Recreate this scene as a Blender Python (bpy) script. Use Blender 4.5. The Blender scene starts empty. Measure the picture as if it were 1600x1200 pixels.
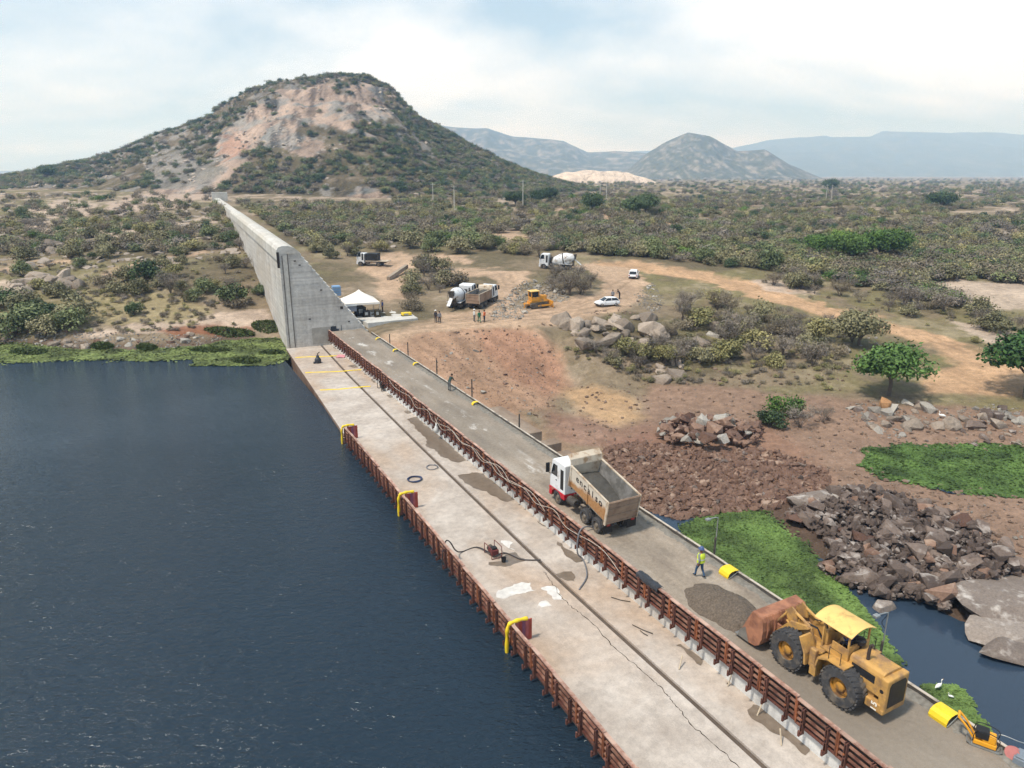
import bpy, bmesh, math, random
import numpy as np
from mathutils import Vector, Matrix, Euler
R = math.radians
SC = bpy.context.scene
COL = SC.collection
random.seed(7)
RNG = np.random.default_rng(11)

# ------------------------------------------------------------------ camera
CAM_H = 22.2; PITCH = R(16.46); FPX = 1110.0
cam = bpy.data.cameras.new('camera'); camo = bpy.data.objects.new('camera', cam); COL.objects.link(camo)
camo.location = (0, 0, CAM_H); camo.rotation_euler = (R(90) - PITCH, 0, 0)
cam.sensor_width = 36.0; cam.lens = 36.0 * FPX / 1600.0; cam.clip_start = 0.5; cam.clip_end = 90000
SC.camera = camo

# ------------------------------------------------------------------ sky, sun, exposure
SUN_EL, SUN_AZ = 62.0, 235.0       # degrees; azimuth measured clockwise from +Y
world = bpy.data.worlds.new('World'); SC.world = world; world.use_nodes = True
wn = world.node_tree; wn.nodes.clear()
def wnode(t, **k):
    n = wn.nodes.new(t)
    for a, b in k.items(): setattr(n, a, b)
    return n
w_out = wnode('ShaderNodeOutputWorld'); w_bg = wnode('ShaderNodeBackground'); w_bg.inputs[1].default_value = 0.10
w_sky = wnode('ShaderNodeTexSky', sky_type='NISHITA', sun_disc=False)
w_sky.sun_elevation = R(SUN_EL); w_sky.sun_rotation = R(SUN_AZ); w_sky.altitude = 300
w_sky.air_density = 1.0; w_sky.dust_density = 2.0; w_sky.ozone_density = 1.0
w_tc = wnode('ShaderNodeTexCoord'); w_sep = wnode('ShaderNodeSeparateXYZ')
wn.links.new(w_tc.outputs['Generated'], w_sep.inputs[0])
# clouds lie on a flat layer: project the view direction onto it
w_zc = wnode('ShaderNodeMath', operation='MAXIMUM'); w_zc.inputs[1].default_value = 0.0
wn.links.new(w_sep.outputs[2], w_zc.inputs[0])
w_za = wnode('ShaderNodeMath', operation='ADD'); w_za.inputs[1].default_value = 0.16
wn.links.new(w_zc.outputs[0], w_za.inputs[0])
w_dx = wnode('ShaderNodeMath', operation='DIVIDE'); w_dy = wnode('ShaderNodeMath', operation='DIVIDE')
for d, k in ((w_dx, 0), (w_dy, 1)):
    wn.links.new(w_sep.outputs[k], d.inputs[0]); wn.links.new(w_za.outputs[0], d.inputs[1])
w_cmb = wnode('ShaderNodeCombineXYZ')
wn.links.new(w_dx.outputs[0], w_cmb.inputs[0]); wn.links.new(w_dy.outputs[0], w_cmb.inputs[1])
w_cmb.inputs[2].default_value = 3.7
w_n1 = wnode('ShaderNodeTexNoise'); w_n1.inputs['Scale'].default_value = 0.42; w_n1.inputs['Detail'].default_value = 9
w_n1.inputs['Roughness'].default_value = 0.58; w_n1.inputs['Distortion'].default_value = 0.25
wn.links.new(w_cmb.outputs[0], w_n1.inputs['Vector'])
w_r = wnode('ShaderNodeValToRGB'); w_r.color_ramp.elements[0].position = 0.43; w_r.color_ramp.elements[1].position = 0.62
wn.links.new(w_n1.outputs[0], w_r.inputs[0])
w_n2 = wnode('ShaderNodeTexNoise'); w_n2.inputs['Scale'].default_value = 1.5; w_n2.inputs['Detail'].default_value = 6
wn.links.new(w_cmb.outputs[0], w_n2.inputs['Vector'])
w_r2 = wnode('ShaderNodeValToRGB')
w_r2.color_ramp.elements[0].position = 0.30; w_r2.color_ramp.elements[0].color = (7.0, 7.3, 7.6, 1)
w_r2.color_ramp.elements[1].position = 0.52; w_r2.color_ramp.elements[1].color = (7.8, 8.0, 8.2, 1)
wn.links.new(w_n2.outputs[0], w_r2.inputs[0])
# thin veil over the whole sky
w_veil = wnode('ShaderNodeMixRGB'); w_veil.inputs[0].default_value = 0.6; w_veil.inputs[2].default_value = (3.8, 5.0, 5.9, 1)
wn.links.new(w_sky.outputs[0], w_veil.inputs[1])
w_mix = wnode('ShaderNodeMixRGB')
wn.links.new(w_r.outputs[0], w_mix.inputs[0]); wn.links.new(w_veil.outputs[0], w_mix.inputs[1]); wn.links.new(w_r2.outputs[0], w_mix.inputs[2])
wn.links.new(w_mix.outputs[0], w_bg.inputs[0]); wn.links.new(w_bg.outputs[0], w_out.inputs[0])

sun = bpy.data.lights.new('sun', 'SUN'); suno = bpy.data.objects.new('sun', sun); COL.objects.link(suno)
sun.energy = 2.8; sun.angle = R(6); sun.color = (1.0, 0.95, 0.87)
_a = R(SUN_AZ); _e = R(SUN_EL)
_sd = Vector((math.sin(_a) * math.cos(_e), math.cos(_a) * math.cos(_e), math.sin(_e)))
suno.rotation_euler = (-_sd).to_track_quat('-Z', 'Y').to_euler()

SC.view_settings.view_transform = 'Standard'; SC.view_settings.look = 'None'
SC.view_settings.exposure = 0.64; SC.view_settings.gamma = 1.0; SC.view_settings.use_curve_mapping = False
SC.render.engine = 'CYCLES'
SC.cycles.use_denoising = True
try:
    SC.cycles.denoiser = 'OPENIMAGEDENOISE'; SC.cycles.denoising_prefilter = 'FAST'
except Exception: pass
SC.cycles.max_bounces = 5; SC.cycles.diffuse_bounces = 2; SC.cycles.glossy_bounces = 2
SC.cycles.transmission_bounces = 3; SC.cycles.volume_bounces = 2; SC.cycles.transparent_max_bounces = 6
SC.cycles.use_adaptive_sampling = True; SC.cycles.adaptive_threshold = 0.01

# ------------------------------------------------------------------ maths helpers
def up(px, py, z):
    """point at height z that the photograph shows at pixel px,py"""
    dx = (px - 800) / FPX; dy = (600 - py) / FPX
    fy = math.cos(PITCH) + dy * math.sin(PITCH); fz = -math.sin(PITCH) + dy * math.cos(PITCH)
    t = (z - CAM_H) / fz
    return np.array([dx * t, fy * t, z])
def upY(px, py, Y):
    dx = (px - 800) / FPX; dy = (600 - py) / FPX
    fy = math.cos(PITCH) + dy * math.sin(PITCH); fz = -math.sin(PITCH) + dy * math.cos(PITCH)
    t = Y / fy
    return np.array([dx * t, Y, CAM_H + fz * t])
def proj(x, y, z):
    z = z - CAM_H
    dep = y * math.cos(PITCH) - z * math.sin(PITCH); u = y * math.sin(PITCH) + z * math.cos(PITCH)
    dep = np.maximum(dep, 0.1)
    return 800 + FPX * x / dep, 600 - FPX * u / dep
HD = R(27.3)
UU = np.array([-math.sin(HD), math.cos(HD)]); VV = np.array([math.cos(HD), math.sin(HD)])
def D(s, t, z=0.0):
    p = UU * s + VV * t
    return Vector((p[0], p[1], z))
def ST(px, py, z):
    q = up(px, py, z)[:2]
    return float(q @ UU), float(q @ VV)
def smooth(a, b, x):
    t = np.clip((x - a) / (b - a), 0, 1); return t * t * (3 - 2 * t)
def _hash(ix, iy, seed):
    n = (ix * 374761393 + iy * 668265263 + seed * 1442695041) & 0xFFFFFFFF
    n = ((n ^ (n >> 13)) * 1274126177) & 0xFFFFFFFF
    n = (n ^ (n >> 16)) & 0xFFFF
    return n / 65535.0
def vnoise(x, y, seed=0):
    x = np.asarray(x, float); y = np.asarray(y, float)
    xf = np.floor(x); yf = np.floor(y); fx = x - xf; fy = y - yf
    ix = xf.astype(np.int64); iy = yf.astype(np.int64)
    fx = fx * fx * (3 - 2 * fx); fy = fy * fy * (3 - 2 * fy)
    a = _hash(ix, iy, seed); b = _hash(ix + 1, iy, seed); c = _hash(ix, iy + 1, seed); d = _hash(ix + 1, iy + 1, seed)
    return (a * (1 - fx) + b * fx) * (1 - fy) + (c * (1 - fx) + d * fx) * fy
def fbm(x, y, seed=0, oct=4, gain=0.5):
    s = 0; a = 1; tot = 0
    for k in range(oct):
        s = s + a * (vnoise(x * 2 ** k + 17.3 * k, y * 2 ** k - 9.1 * k, seed + k) - 0.5); tot += a; a *= gain
    return s / tot * 2
def inpoly(px, py, poly):
    px = np.asarray(px, float); py = np.asarray(py, float)
    r = np.zeros(px.shape, bool); n = len(poly); j = n - 1
    for i in range(n):
        xi, yi = poly[i]; xj, yj = poly[j]
        c = ((yi > py) != (yj > py)) & (px < (xj - xi) * (py - yi) / ((yj - yi) if yj != yi else 1e-9) + xi)
        r ^= c; j = i
    return r

# ------------------------------------------------------------------ object helpers
def link(o, parent=None):
    COL.objects.link(o)
    if parent is not None: o.parent = parent
    return o
def tag(o, label=None, cat=None, group=None, kind=None):
    if label: o['label'] = label
    if cat: o['category'] = cat
    if group: o['group'] = group
    if kind: o['kind'] = kind
    return o
def empty(name, loc=(0, 0, 0), rz=0.0, label=None, cat=None, group=None, scale=1.0):
    o = bpy.data.objects.new(name, None); o.empty_display_size = 0.3
    o.location = loc; o.rotation_euler = (0, 0, rz); o.scale = (scale,) * 3
    COL.objects.link(o)
    return tag(o, label, cat, group)
def copy_tree(o, parent=None):
    c = o.copy(); COL.objects.link(c); c.parent = parent
    for ch in list(o.children): copy_tree(ch, c)
    return c
class MB:
    """collects shapes, then links them as one mesh"""
    def __init__(s): s.v = []; s.f = []; s.m = []; s.cur = 0
    def add(s, vs, fs):
        o = len(s.v); s.v += [tuple(v) for v in vs]
        for f in fs: s.f.append(tuple(i + o for i in f)); s.m.append(s.cur)
        return s
    def box(s, x0, x1, y0, y1, z0, z1, M=None):
        vs = [(x, y, z) for z in (z0, z1) for y in (y0, y1) for x in (x0, x1)]
        if M is not None: vs = [M @ Vector(v) for v in vs]
        return s.add(vs, [(0, 2, 3, 1), (4, 5, 7, 6), (0, 1, 5, 4), (2, 6, 7, 3), (0, 4, 6, 2), (1, 3, 7, 5)])
    def hexa(s, v8):
        return s.add(v8, [(0, 2, 3, 1), (4, 5, 7, 6), (0, 1, 5, 4), (2, 6, 7, 3), (0, 4, 6, 2), (1, 3, 7, 5)])
    def prism(s, poly, a0, a1, axis=0):
        """poly of 2-tuples extruded along an axis; other two axes keep order"""
        n = len(poly)
        def mk(p, a):
            return (a, p[0], p[1]) if axis == 0 else ((p[0], a, p[1]) if axis == 1 else (p[0], p[1], a))
        vs = [mk(p, a0) for p in poly] + [mk(p, a1) for p in poly]
        fs = [tuple(range(n))[::-1], tuple(range(n, 2 * n))] + [(i, (i + 1) % n, n + (i + 1) % n, n + i) for i in range(n)]
        return s.add(vs, fs)
    def tube(s, pts, r, n=6, caps=True):
        pts = [Vector(p) for p in pts]; k = len(pts)
        rs = r if isinstance(r, (list, tuple)) else [r] * k
        base = len(s.v); prev = None
        for i, p in enumerate(pts):
            d = (pts[min(i + 1, k - 1)] - pts[max(i - 1, 0)])
            d = d.normalized() if d.length > 1e-9 else Vector((0, 0, 1))
            if prev is None:
                a = d.cross(Vector((0, 0, 1)))
                if a.length < 0.05: a = d.cross(Vector((1, 0, 0)))
            else: a = prev - d * prev.dot(d)
            a.normalize(); prev = a; b = d.cross(a)
            for j in range(n):
                t = 2 * math.pi * j / n
                s.v.append(tuple(p + (a * math.cos(t) + b * math.sin(t)) * rs[i]))
        for i in range(k - 1):
            for j in range(n):
                s.f.append((base + i * n + j, base + i * n + (j + 1) % n, base + (i + 1) * n + (j + 1) % n, base + (i + 1) * n + j)); s.m.append(s.cur)
        if caps:
            s.f.append(tuple(base + j for j in range(n))[::-1]); s.m.append(s.cur)
            s.f.append(tuple(base + (k - 1) * n + j for j in range(n))); s.m.append(s.cur)
        return s
    def lathe(s, prof, n=16, axis='z', M=None, caps=True):
        """prof: (radius, height) pairs, closed at zero radius"""
        base = []
        for (r, h) in prof:
            ring = []
            for j in range(n):
                t = 2 * math.pi * j / n
                c, d = r * math.cos(t), r * math.sin(t)
                v = (c, d, h) if axis == 'z' else ((h, c, d) if axis == 'x' else (d, h, c))
                ring.append(v)
            base.append(ring)
        vs = [v for ring in base for v in ring]
        if M is not None: vs = [M @ Vector(v) for v in vs]
        fs = []
        for i in range(len(prof) - 1):
            for j in range(n):
                fs.append((i * n + j, i * n + (j + 1) % n, (i + 1) * n + (j + 1) % n, (i + 1) * n + j))
        if caps and prof[0][0] > 1e-6: fs.append(tuple(range(n))[::-1])
        if caps and prof[-1][0] > 1e-6: fs.append(tuple((len(prof) - 1) * n + j for j in range(n)))
        return s.add(vs, fs)
    def mesh(s, name, mats, smooth=False):
        me = bpy.data.meshes.new(name); me.from_pydata(s.v, [], s.f)
        for m in (mats if isinstance(mats, (list, tuple)) else [mats]): me.materials.append(m)
        if any(s.m): me.polygons.foreach_set('material_index', s.m)
        if smooth: me.polygons.foreach_set('use_smooth', [True] * len(me.polygons))
        bm = bmesh.new(); bm.from_mesh(me); bmesh.ops.recalc_face_normals(bm, faces=bm.faces); bm.to_mesh(me); bm.free()
        me.update(); return me
    def build(s, name, mats, parent=None, loc=None, smooth=False, bevel=0.0, rot=None):
        o = bpy.data.objects.new(name, s.mesh(name, mats, smooth))
        if loc is not None: o.location = loc
        if rot is not None: o.rotation_euler = rot
        if bevel:
            b = o.modifiers.new('bevel', 'BEVEL'); b.width = bevel; b.segments = 2; b.limit_method = 'ANGLE'; b.angle_limit = R(35)
        return link(o, parent)

# ------------------------------------------------------------------ materials
def lin(r, g, b, k=1.0):
    def f(c):
        c = c / 255.0
        return (c / 12.92 if c <= 0.04045 else ((c + 0.055) / 1.055) ** 2.4) * k
    return (f(r), f(g), f(b))
MATS = {}
class NT:
    def __init__(s, name):
        s.m = bpy.data.materials.new(name); s.m.use_nodes = True; s.t = s.m.node_tree; s.t.nodes.clear()
        s.out = s.n('ShaderNodeOutputMaterial'); s.b = s.n('ShaderNodeBsdfPrincipled'); s.l(s.b.outputs[0], s.out.inputs[0])
    def n(s, t, **k):
        x = s.t.nodes.new(t)
        for a, b in k.items():
            if a in x.inputs: x.inputs[a].default_value = b
            else: setattr(x, a, b)
        return x
    def l(s, a, b): s.t.links.new(a, b)
    def coord(s, kind='Object'):
        if not hasattr(s, 'tc'): s.tc = s.n('ShaderNodeTexCoord')
        return s.tc.outputs[kind]
    def pos(s):
        if not hasattr(s, 'geo'): s.geo = s.n('ShaderNodeNewGeometry')
        return s.geo.outputs['Position']
    def noise(s, vec, scale, detail=4, rough=0.55, sx=(1, 1, 1), dist=0.0):
        if sx != (1, 1, 1):
            mp = s.n('ShaderNodeMapping'); mp.inputs['Scale'].default_value = sx; s.l(vec, mp.inputs[0]); vec = mp.outputs[0]
        x = s.n('ShaderNodeTexNoise'); x.inputs['Scale'].default_value = scale; x.inputs['Detail'].default_value = detail
        x.inputs['Roughness'].default_value = rough; x.inputs['Distortion'].default_value = dist
        s.l(vec, x.inputs['Vector']); return x.outputs[0]
    def ramp(s, fac, *stops):
        r = s.n('ShaderNodeValToRGB'); e = r.color_ramp.elements
        while len(e) < len(stops): e.new(0.5)
        for i, (p, c) in enumerate(stops):
            e[i].position = p; e[i].color = (tuple(c[:3]) if isinstance(c, (tuple, list)) else (c, c, c)) + (1,)
        s.l(fac, r.inputs[0]); return r.outputs[0]
    def mix(s, fac, a, b, mode='MIX'):
        x = s.n('ShaderNodeMixRGB'); x.blend_type = mode
        for i, v in ((0, fac), (1, a), (2, b)):
            if isinstance(v, (int, float)): x.inputs[i].default_value = v if i == 0 else (v, v, v, 1)
            elif isinstance(v, (tuple, list)): x.inputs[i].default_value = tuple(v[:3]) + (1,)
            else: s.l(v, x.inputs[i])
        return x.outputs[0]
    def bump(s, h, strength=0.3, dist=0.02, prev=None):
        b = s.n('ShaderNodeBump'); b.inputs['Strength'].default_value = strength; b.inputs['Distance'].default_value = dist
        s.l(h, b.inputs['Height'])
        if prev is not None: s.l(prev, b.inputs['Normal'])
        s.l(b.outputs[0], s.b.inputs['Normal']); return b.outputs[0]
    def set(s, color=None, rough=None, metal=None, spec=None):
        for k, v in (('Base Color', color), ('Roughness', rough), ('Metallic', metal), ('Specular IOR Level', spec)):
            if v is None: continue
            if isinstance(v, (int, float)): s.b.inputs[k].default_value = v
            elif isinstance(v, tuple): s.b.inputs[k].default_value = tuple(v[:3]) + (1,)
            else: s.l(v, s.b.inputs[k])
        return s.m
def plain(name, color, rough=0.7, var=0.25, scale=3.0, bump=0.15, metal=0.0, dirt=None, dirt_amt=0.5, dirt_scale=1.5, spec=0.4, each=0.0):
    """one-colour surface with mottling, optional patches of dirt or rust, and fine relief"""
    if name in MATS: return MATS[name]
    t = NT(name); v = t.coord('Object')
    n1 = t.noise(v, scale, 5, 0.6)
    lo = tuple(c * (1 - var) for c in color); hi = tuple(min(1, c * (1 + var)) for c in color)
    c = t.ramp(n1, (0.3, lo), (0.7, hi))
    if dirt is not None:
        n2 = t.noise(v, dirt_scale, 6, 0.65)
        m = t.ramp(n2, (0.62 - dirt_amt * 0.35, 0.0), (0.74 - dirt_amt * 0.25, 1.0))
        c = t.mix(m, c, dirt)
    if each:
        oi = t.n('ShaderNodeObjectInfo'); c = t.mix(1.0, c, t.ramp(oi.outputs['Random'], (0.0, 1 - each), (1.0, 1 + each)), 'MULTIPLY')
    rr = t.ramp(n1, (0.2, max(0, rough - 0.1)), (0.8, min(1, rough + 0.1)))
    t.set(c, rr, metal, spec)
    if bump: t.bump(t.noise(v, scale * 6, 4), bump, 0.02)
    MATS[name] = t.m; return t.m
# ================================================================== TERRAIN
WATER_Z, POND_Z, POOL_Z, SLAB_Z = -2.3, -7.2, -5.8, -1.95
CTRL_PX = [
 # left bank
 (-300,540,-2.0),(-300,480,1),(-300,400,5),(-300,330,9),(-300,300,13),
 (0,540,-2.25),(100,546,-2.25),(200,550,-2.25),(300,545,-2.2),(420,512,-1.4),(0,590,-5),(200,610,-5),(400,600,-5),
 (60,490,0.2),(200,500,-0.5),(320,500,-0.4),(400,480,0.2),(100,430,3),(250,430,3.3),(370,420,4),(0,380,5.4),(150,380,6),(300,370,7),
 (0,330,9),(150,330,10),(300,330,10.5),(0,300,12.5),(200,302,13),(330,305,12.5),
 # right of the tall wall
 (590,500,0.35),(640,497,0.35),(560,470,1.2),(600,440,2),(560,410,3.2),(480,380,5),(700,440,2),(640,470,1),(700,490,.5),(800,488,.7),
 (640,510,.1),(760,503,.3),(830,500,.4),(760,430,3),(860,425,3.2),(900,415,3.5),(990,430,2.8),(1000,450,1.8),(940,480,.9),(900,497,.4),
 (840,455,1.6),(820,470,1.1),
 (500,350,7.5),(600,340,8.2),(700,350,7),(800,370,5.5),(900,390,4.5),(1000,400,3.9),(1200,420,2.2),(1400,440,1),(1600,460,.4),(1900,470,.2),
 (450,330,10),(600,312,11.5),(800,312,11),(1000,330,8),(1200,350,5.5),(1400,370,4),(1600,380,3.5),(1900,390,3.3),
 (850,290,10),(1000,300,8),(1200,300,6.2),(1400,300,5.2),(1600,300,4.8),(1900,300,4.8),(1000,285,8),(1300,283,5.5),(1600,283,5),(1900,283,5),
 # embankment and gully
 (610,521,0.0),(700,508,.2),(830,506,.4),(660,545,-1.2),(750,560,-2.9),(700,590,-3.2),(850,590,-5.2),(880,610,-5.7),(800,640,-5.4),(850,665,-5.9),
 (950,620,-5.7),(950,680,-6.1),(900,695,-6.2),(770,600,-4.4),(870,545,-2.6),(850,515,-.2),
 # boulders, scrub and tracks to the right
 (900,530,-1.0),(960,520,-.7),(1050,510,-.6),(1050,480,.2),(1200,480,0),(1350,480,-.8),(1500,500,-1.2),(1600,490,-1),(1900,520,-1),(1150,450,1.2),
 (900,565,-3.4),(1000,560,-3.2),(1000,595,-5.2),(900,600,-5.6),(1100,540,-2.5),(1200,520,-1.9),(1300,520,-2),(1400,540,-2.5),(1500,560,-2.8),(1600,560,-2.6),
 (1050,605,-5.2),(1150,600,-4.5),(1300,580,-3.6),(1450,600,-3.7),(1600,600,-3.6),(1900,600,-3.4),(1100,640,-5.6),(1200,640,-5.2),(1300,640,-4.9),(1400,632,-4.6),(1550,635,-4.5),
 (1200,690,-5.6),(1300,690,-5.4),(1450,690,-5.6),(1600,690,-5.6),(1900,690,-5.4),
 (1400,725,-6.15),(1450,735,-6.3),(1560,735,-6.3),(1600,745,-6.3),(1330,722,-5.6),(1420,750,-5.7),(1520,772,-5.65),(1600,785,-5.6),
 (1000,720,-6.3),(1100,700,-5.6),(1100,760,-6.7),(1000,785,-7.0),(1050,822,-7.4),(1120,795,-7.0),(1200,780,-6.7),(1240,815,-7.3),(1300,760,-6.2),(1400,780,-5.9),
 (1500,800,-6),(1600,810,-5.8),(1590,880,-6.1),(1270,860,-7.6),(1300,890,-7.35),(1300,935,-7.6),(1400,950,-7.4),(1480,965,-7.3),(1560,950,-6.8),(1600,1000,-7.0),(1570,1070,-7.8),
 (1900,900,-6),(1900,1050,-6.5),
 (1180,850,-8.3),(1130,830,-7.9),(1300,1000,-8.5),(1400,1020,-8.3),(1500,1100,-8.8),(1600,1130,-8.8),(1250,920,-8.5),(1560,1020,-7.9),
]
CTRL = [tuple(up(a, b, c)) for a, b, c in CTRL_PX]
for s_ in (0, 15, 30, 45, 60, 72):
    for t_, z_ in ((12, -6.5), (22, -8.5), (32, -8.5)):
        p = D(s_, t_, z_); CTRL.append((p.x, p.y, p.z))
for s_ in (10, 50, 80):
    for t_ in (-20, -70, -160): p = D(s_, t_, -7); CTRL.append((p.x, p.y, p.z))
for r_, z_ in ((4000, 4), (9000, 2)):
    for th in (-60, -25, 0, 25, 60): CTRL.append((r_ * math.sin(R(th)), r_ * math.cos(R(th)), z_))
CTRL = np.array(CTRL)
def _ab(x, y):
    r = np.sqrt(x * x + y * y) + 1e-6
    return np.arctan2(x, y) * 2.2, np.log(r)
_ca, _cb = _ab(CTRL[:, 0], CTRL[:, 1])
_Dm = np.sqrt((_ca[:, None] - _ca[None]) ** 2 + (_cb[:, None] - _cb[None]) ** 2)
_A = np.block([[_Dm + np.eye(len(CTRL)) * -0.004, np.ones((len(CTRL), 1))], [np.ones((1, len(CTRL))), np.zeros((1, 1))]])
_W = np.linalg.solve(_A, np.append(CTRL[:, 2], 0))
def hz0(x, y):
    sh = np.shape(x); x = np.ravel(np.asarray(x, float)); y = np.ravel(np.asarray(y, float))
    a, b = _ab(x, y); z = np.empty(len(x))
    for i in range(0, len(x), 20000):
        sl = slice(i, i + 20000)
        z[sl] = np.sqrt((a[sl, None] - _ca[None]) ** 2 + (b[sl, None] - _cb[None]) ** 2) @ _W[:-1] + _W[-1]
    return z.reshape(sh)
_TRK = [[(585,540),(640,514),(700,503),(770,498),(840,490),(900,476),(945,458),(985,432),(1012,418)],[(590,530),(660,506),(740,496),(820,488),(880,478),(930,462),(950,446),(930,428),(895,418)],
 [(700,500),(760,490),(785,462),(800,442),(790,426)],[(930,409),(1050,420),(1180,448),(1300,483),(1400,511),(1500,545),(1600,588)],[(640,512),(760,503),(880,494),(960,478)],[(560,425),(620,404),(700,410)]]
_SEG = []
for tr_ in _TRK:
    W_ = []
    for a, b in tr_:
        z_ = 0.5
        for _ in range(4):
            p_ = up(a, b, z_); z_ = float(hz0(np.array([p_[0]]), np.array([p_[1]]))[0])
        W_.append(p_[:2])
    for i in range(len(W_) - 1): _SEG.append((W_[i], W_[i + 1]))
def ruts(x, y):
    """wheel tracks: two grooves beside each line that vehicles have driven"""
    sh = np.shape(x); x = np.ravel(x); y = np.ravel(y); out = np.zeros(len(x)); r = np.hypot(x, y); k = np.where((r > 70) & (r < 175))[0]
    if len(k) == 0: return out.reshape(sh)
    xx = x[k] + .5 * fbm(x[k] / 9, y[k] / 9, 61, 2); yy = y[k] + .5 * fbm(x[k] / 9, y[k] / 9, 62, 2); o = np.zeros(len(k))
    for a, b in _SEG:
        d = b - a; L = np.hypot(*d); t = np.clip(((xx - a[0]) * d[0] + (yy - a[1]) * d[1]) / L ** 2, 0, 1)
        q = np.hypot(xx - a[0] - t * d[0], yy - a[1] - t * d[1]); o = np.maximum(o, np.exp(-((q - .95) / .3) ** 2))
    out[k] = o * np.clip(.7 + .8 * fbm(x[k] / 3, y[k] / 3, 63, 3), 0, 1); return out.reshape(sh)
def hz(x, y):
    x = np.asarray(x, float); y = np.asarray(y, float)
    z = hz0(x, y); r = np.sqrt(x * x + y * y)
    z = z + fbm(x / 9, y / 9, 3, 4) * 0.35 * smooth(30, 120, r) + fbm(x / 2.2, y / 2.2, 5, 3) * 0.16
    z = z + fbm(x / 60, y / 60, 8, 3) * 2.2 * smooth(140, 400, r)
    z = z + fbm((x * .8 + y * .6) / 1.6, (-x * .6 + y * .8) / 9, 77, 3) * .3 * smooth(-6.5, -4.5, z) * (1 - smooth(-1.5, -.3, z)) * (x > -25) * (x < 14) * smooth(70, 85, y) * (1 - smooth(104, 112, y))
    z = z - .10 * ruts(x, y)
    s = x * UU[0] + y * UU[1]; t = x * VV[0] + y * VV[1]
    # nothing of the ground may stand inside the dam
    k = smooth(13.6, 14.6, t) * (1 - smooth(28.2, 29.0, t)) * (1 - smooth(102.6, 103.4, s))
    z = np.where(k > 0, np.minimum(z, z * (1 - k) + (-3.4) * k), z)
    # reservoir bed stays under water
    k2 = (1 - smooth(13.0, 14.5, t)) * (1 - smooth(80, 92, s))
    z = z * (1 - k2) + np.minimum(z, -4.0) * k2
    return z

# -------- hill behind the dam
HILL_Y = 620.0
_sil = [(-520,292),(-300,286),(-120,283),(0,278),(60,268),(130,256),(200,236),(260,213),(330,186),(365,160),(400,143),(430,135),(470,130),(520,120),(550,123),(580,130),(605,142),(625,158),(650,184),(690,208),(740,236),(790,256),(840,276),(900,292),(960,304)]
_sx = np.array([upY(a, b, HILL_Y)[0] for a, b in _sil]); _sz = np.array([upY(a, b, HILL_Y)[2] for a, b in _sil])
def hill_z(x, y):
    x = np.asarray(x, float); y = np.asarray(y, float)
    x2 = x * HILL_Y / np.maximum(y, 100)
    rz = np.interp(x2, _sx, _sz)
    foot = 318 + 0.10 * np.abs(x + 190)
    d = np.clip((HILL_Y - y) / (HILL_Y - foot), -1.2, 1.0)
    f = np.where(d >= 0, (1 - np.clip(d, 0, 1) ** 1.35) ** 1.15, np.clip(1 - (np.abs(d) / 1.2) ** 1.6, 0, 1))
    z = 4 + (rz - 4) * f
    z = z - 40 * smooth(.9, 1.0, np.abs(d)) * np.where(d > 0, 1, .5)
    amp = np.clip(f, 0, 1) * smooth(0, 60, rz)
    rid = 1 - np.abs(fbm(x / 55 + 3, y / 75, 21, 4)) * 2
    z = z + amp * (fbm(x / 90, y / 90, 22, 3) * 7 * smooth(0.06, .3, d) + (rid - 0.6) * 7.5 * smooth(0.02, .15, d))
    bl = fbm(x / 7, y / 7, 30, 3)
    z = z + amp * 1.5 * np.abs(bl) * 2 + amp * 2.2 * smooth(.0, .12, fbm(x / 24 + y / 60, y / 40, 33, 3))
    return z
def ground_z(x, y):
    return np.maximum(hz(x, y), hill_z(x, y))
def ground_at(px, py):
    """where the line of sight through a pixel first meets the ground (arrays)"""
    px = np.atleast_1d(np.asarray(px, float)); py = np.atleast_1d(np.asarray(py, float))
    dx = (px - 800) / FPX; dy = (600 - py) / FPX
    fy = math.cos(PITCH) + dy * math.sin(PITCH); fz = -math.sin(PITCH) + dy * math.cos(PITCH)
    Y = np.exp(np.linspace(math.log(22), math.log(4200), 420))
    res = np.zeros((len(px), 3)); 
    for i0 in range(0, len(px), 250):
        sl = slice(i0, i0 + 250)
        t = Y[None, :] / fy[sl, None]
        X = dx[sl, None] * t; Z = CAM_H + fz[sl, None] * t; YY = np.broadcast_to(Y[None, :], X.shape)
        g = ground_z(X, YY) - Z
        hit = g > 0; idx = np.argmax(hit, axis=1); idx = np.where(hit.any(axis=1), idx, len(Y) - 1); idx = np.maximum(idx, 1)
        k = np.arange(len(idx)); g0 = g[k, idx - 1]; g1 = g[k, idx]
        w = np.clip(-g0 / np.where(np.abs(g1 - g0) < 1e-9, 1, g1 - g0), 0, 1)
        yy = Y[idx - 1] * (1 - w) + Y[idx] * w; tt = yy / fy[sl]
        res[sl, 0] = dx[sl] * tt; res[sl, 1] = yy
    res[:, 2] = ground_z(res[:, 0], res[:, 1])
    return res

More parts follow.
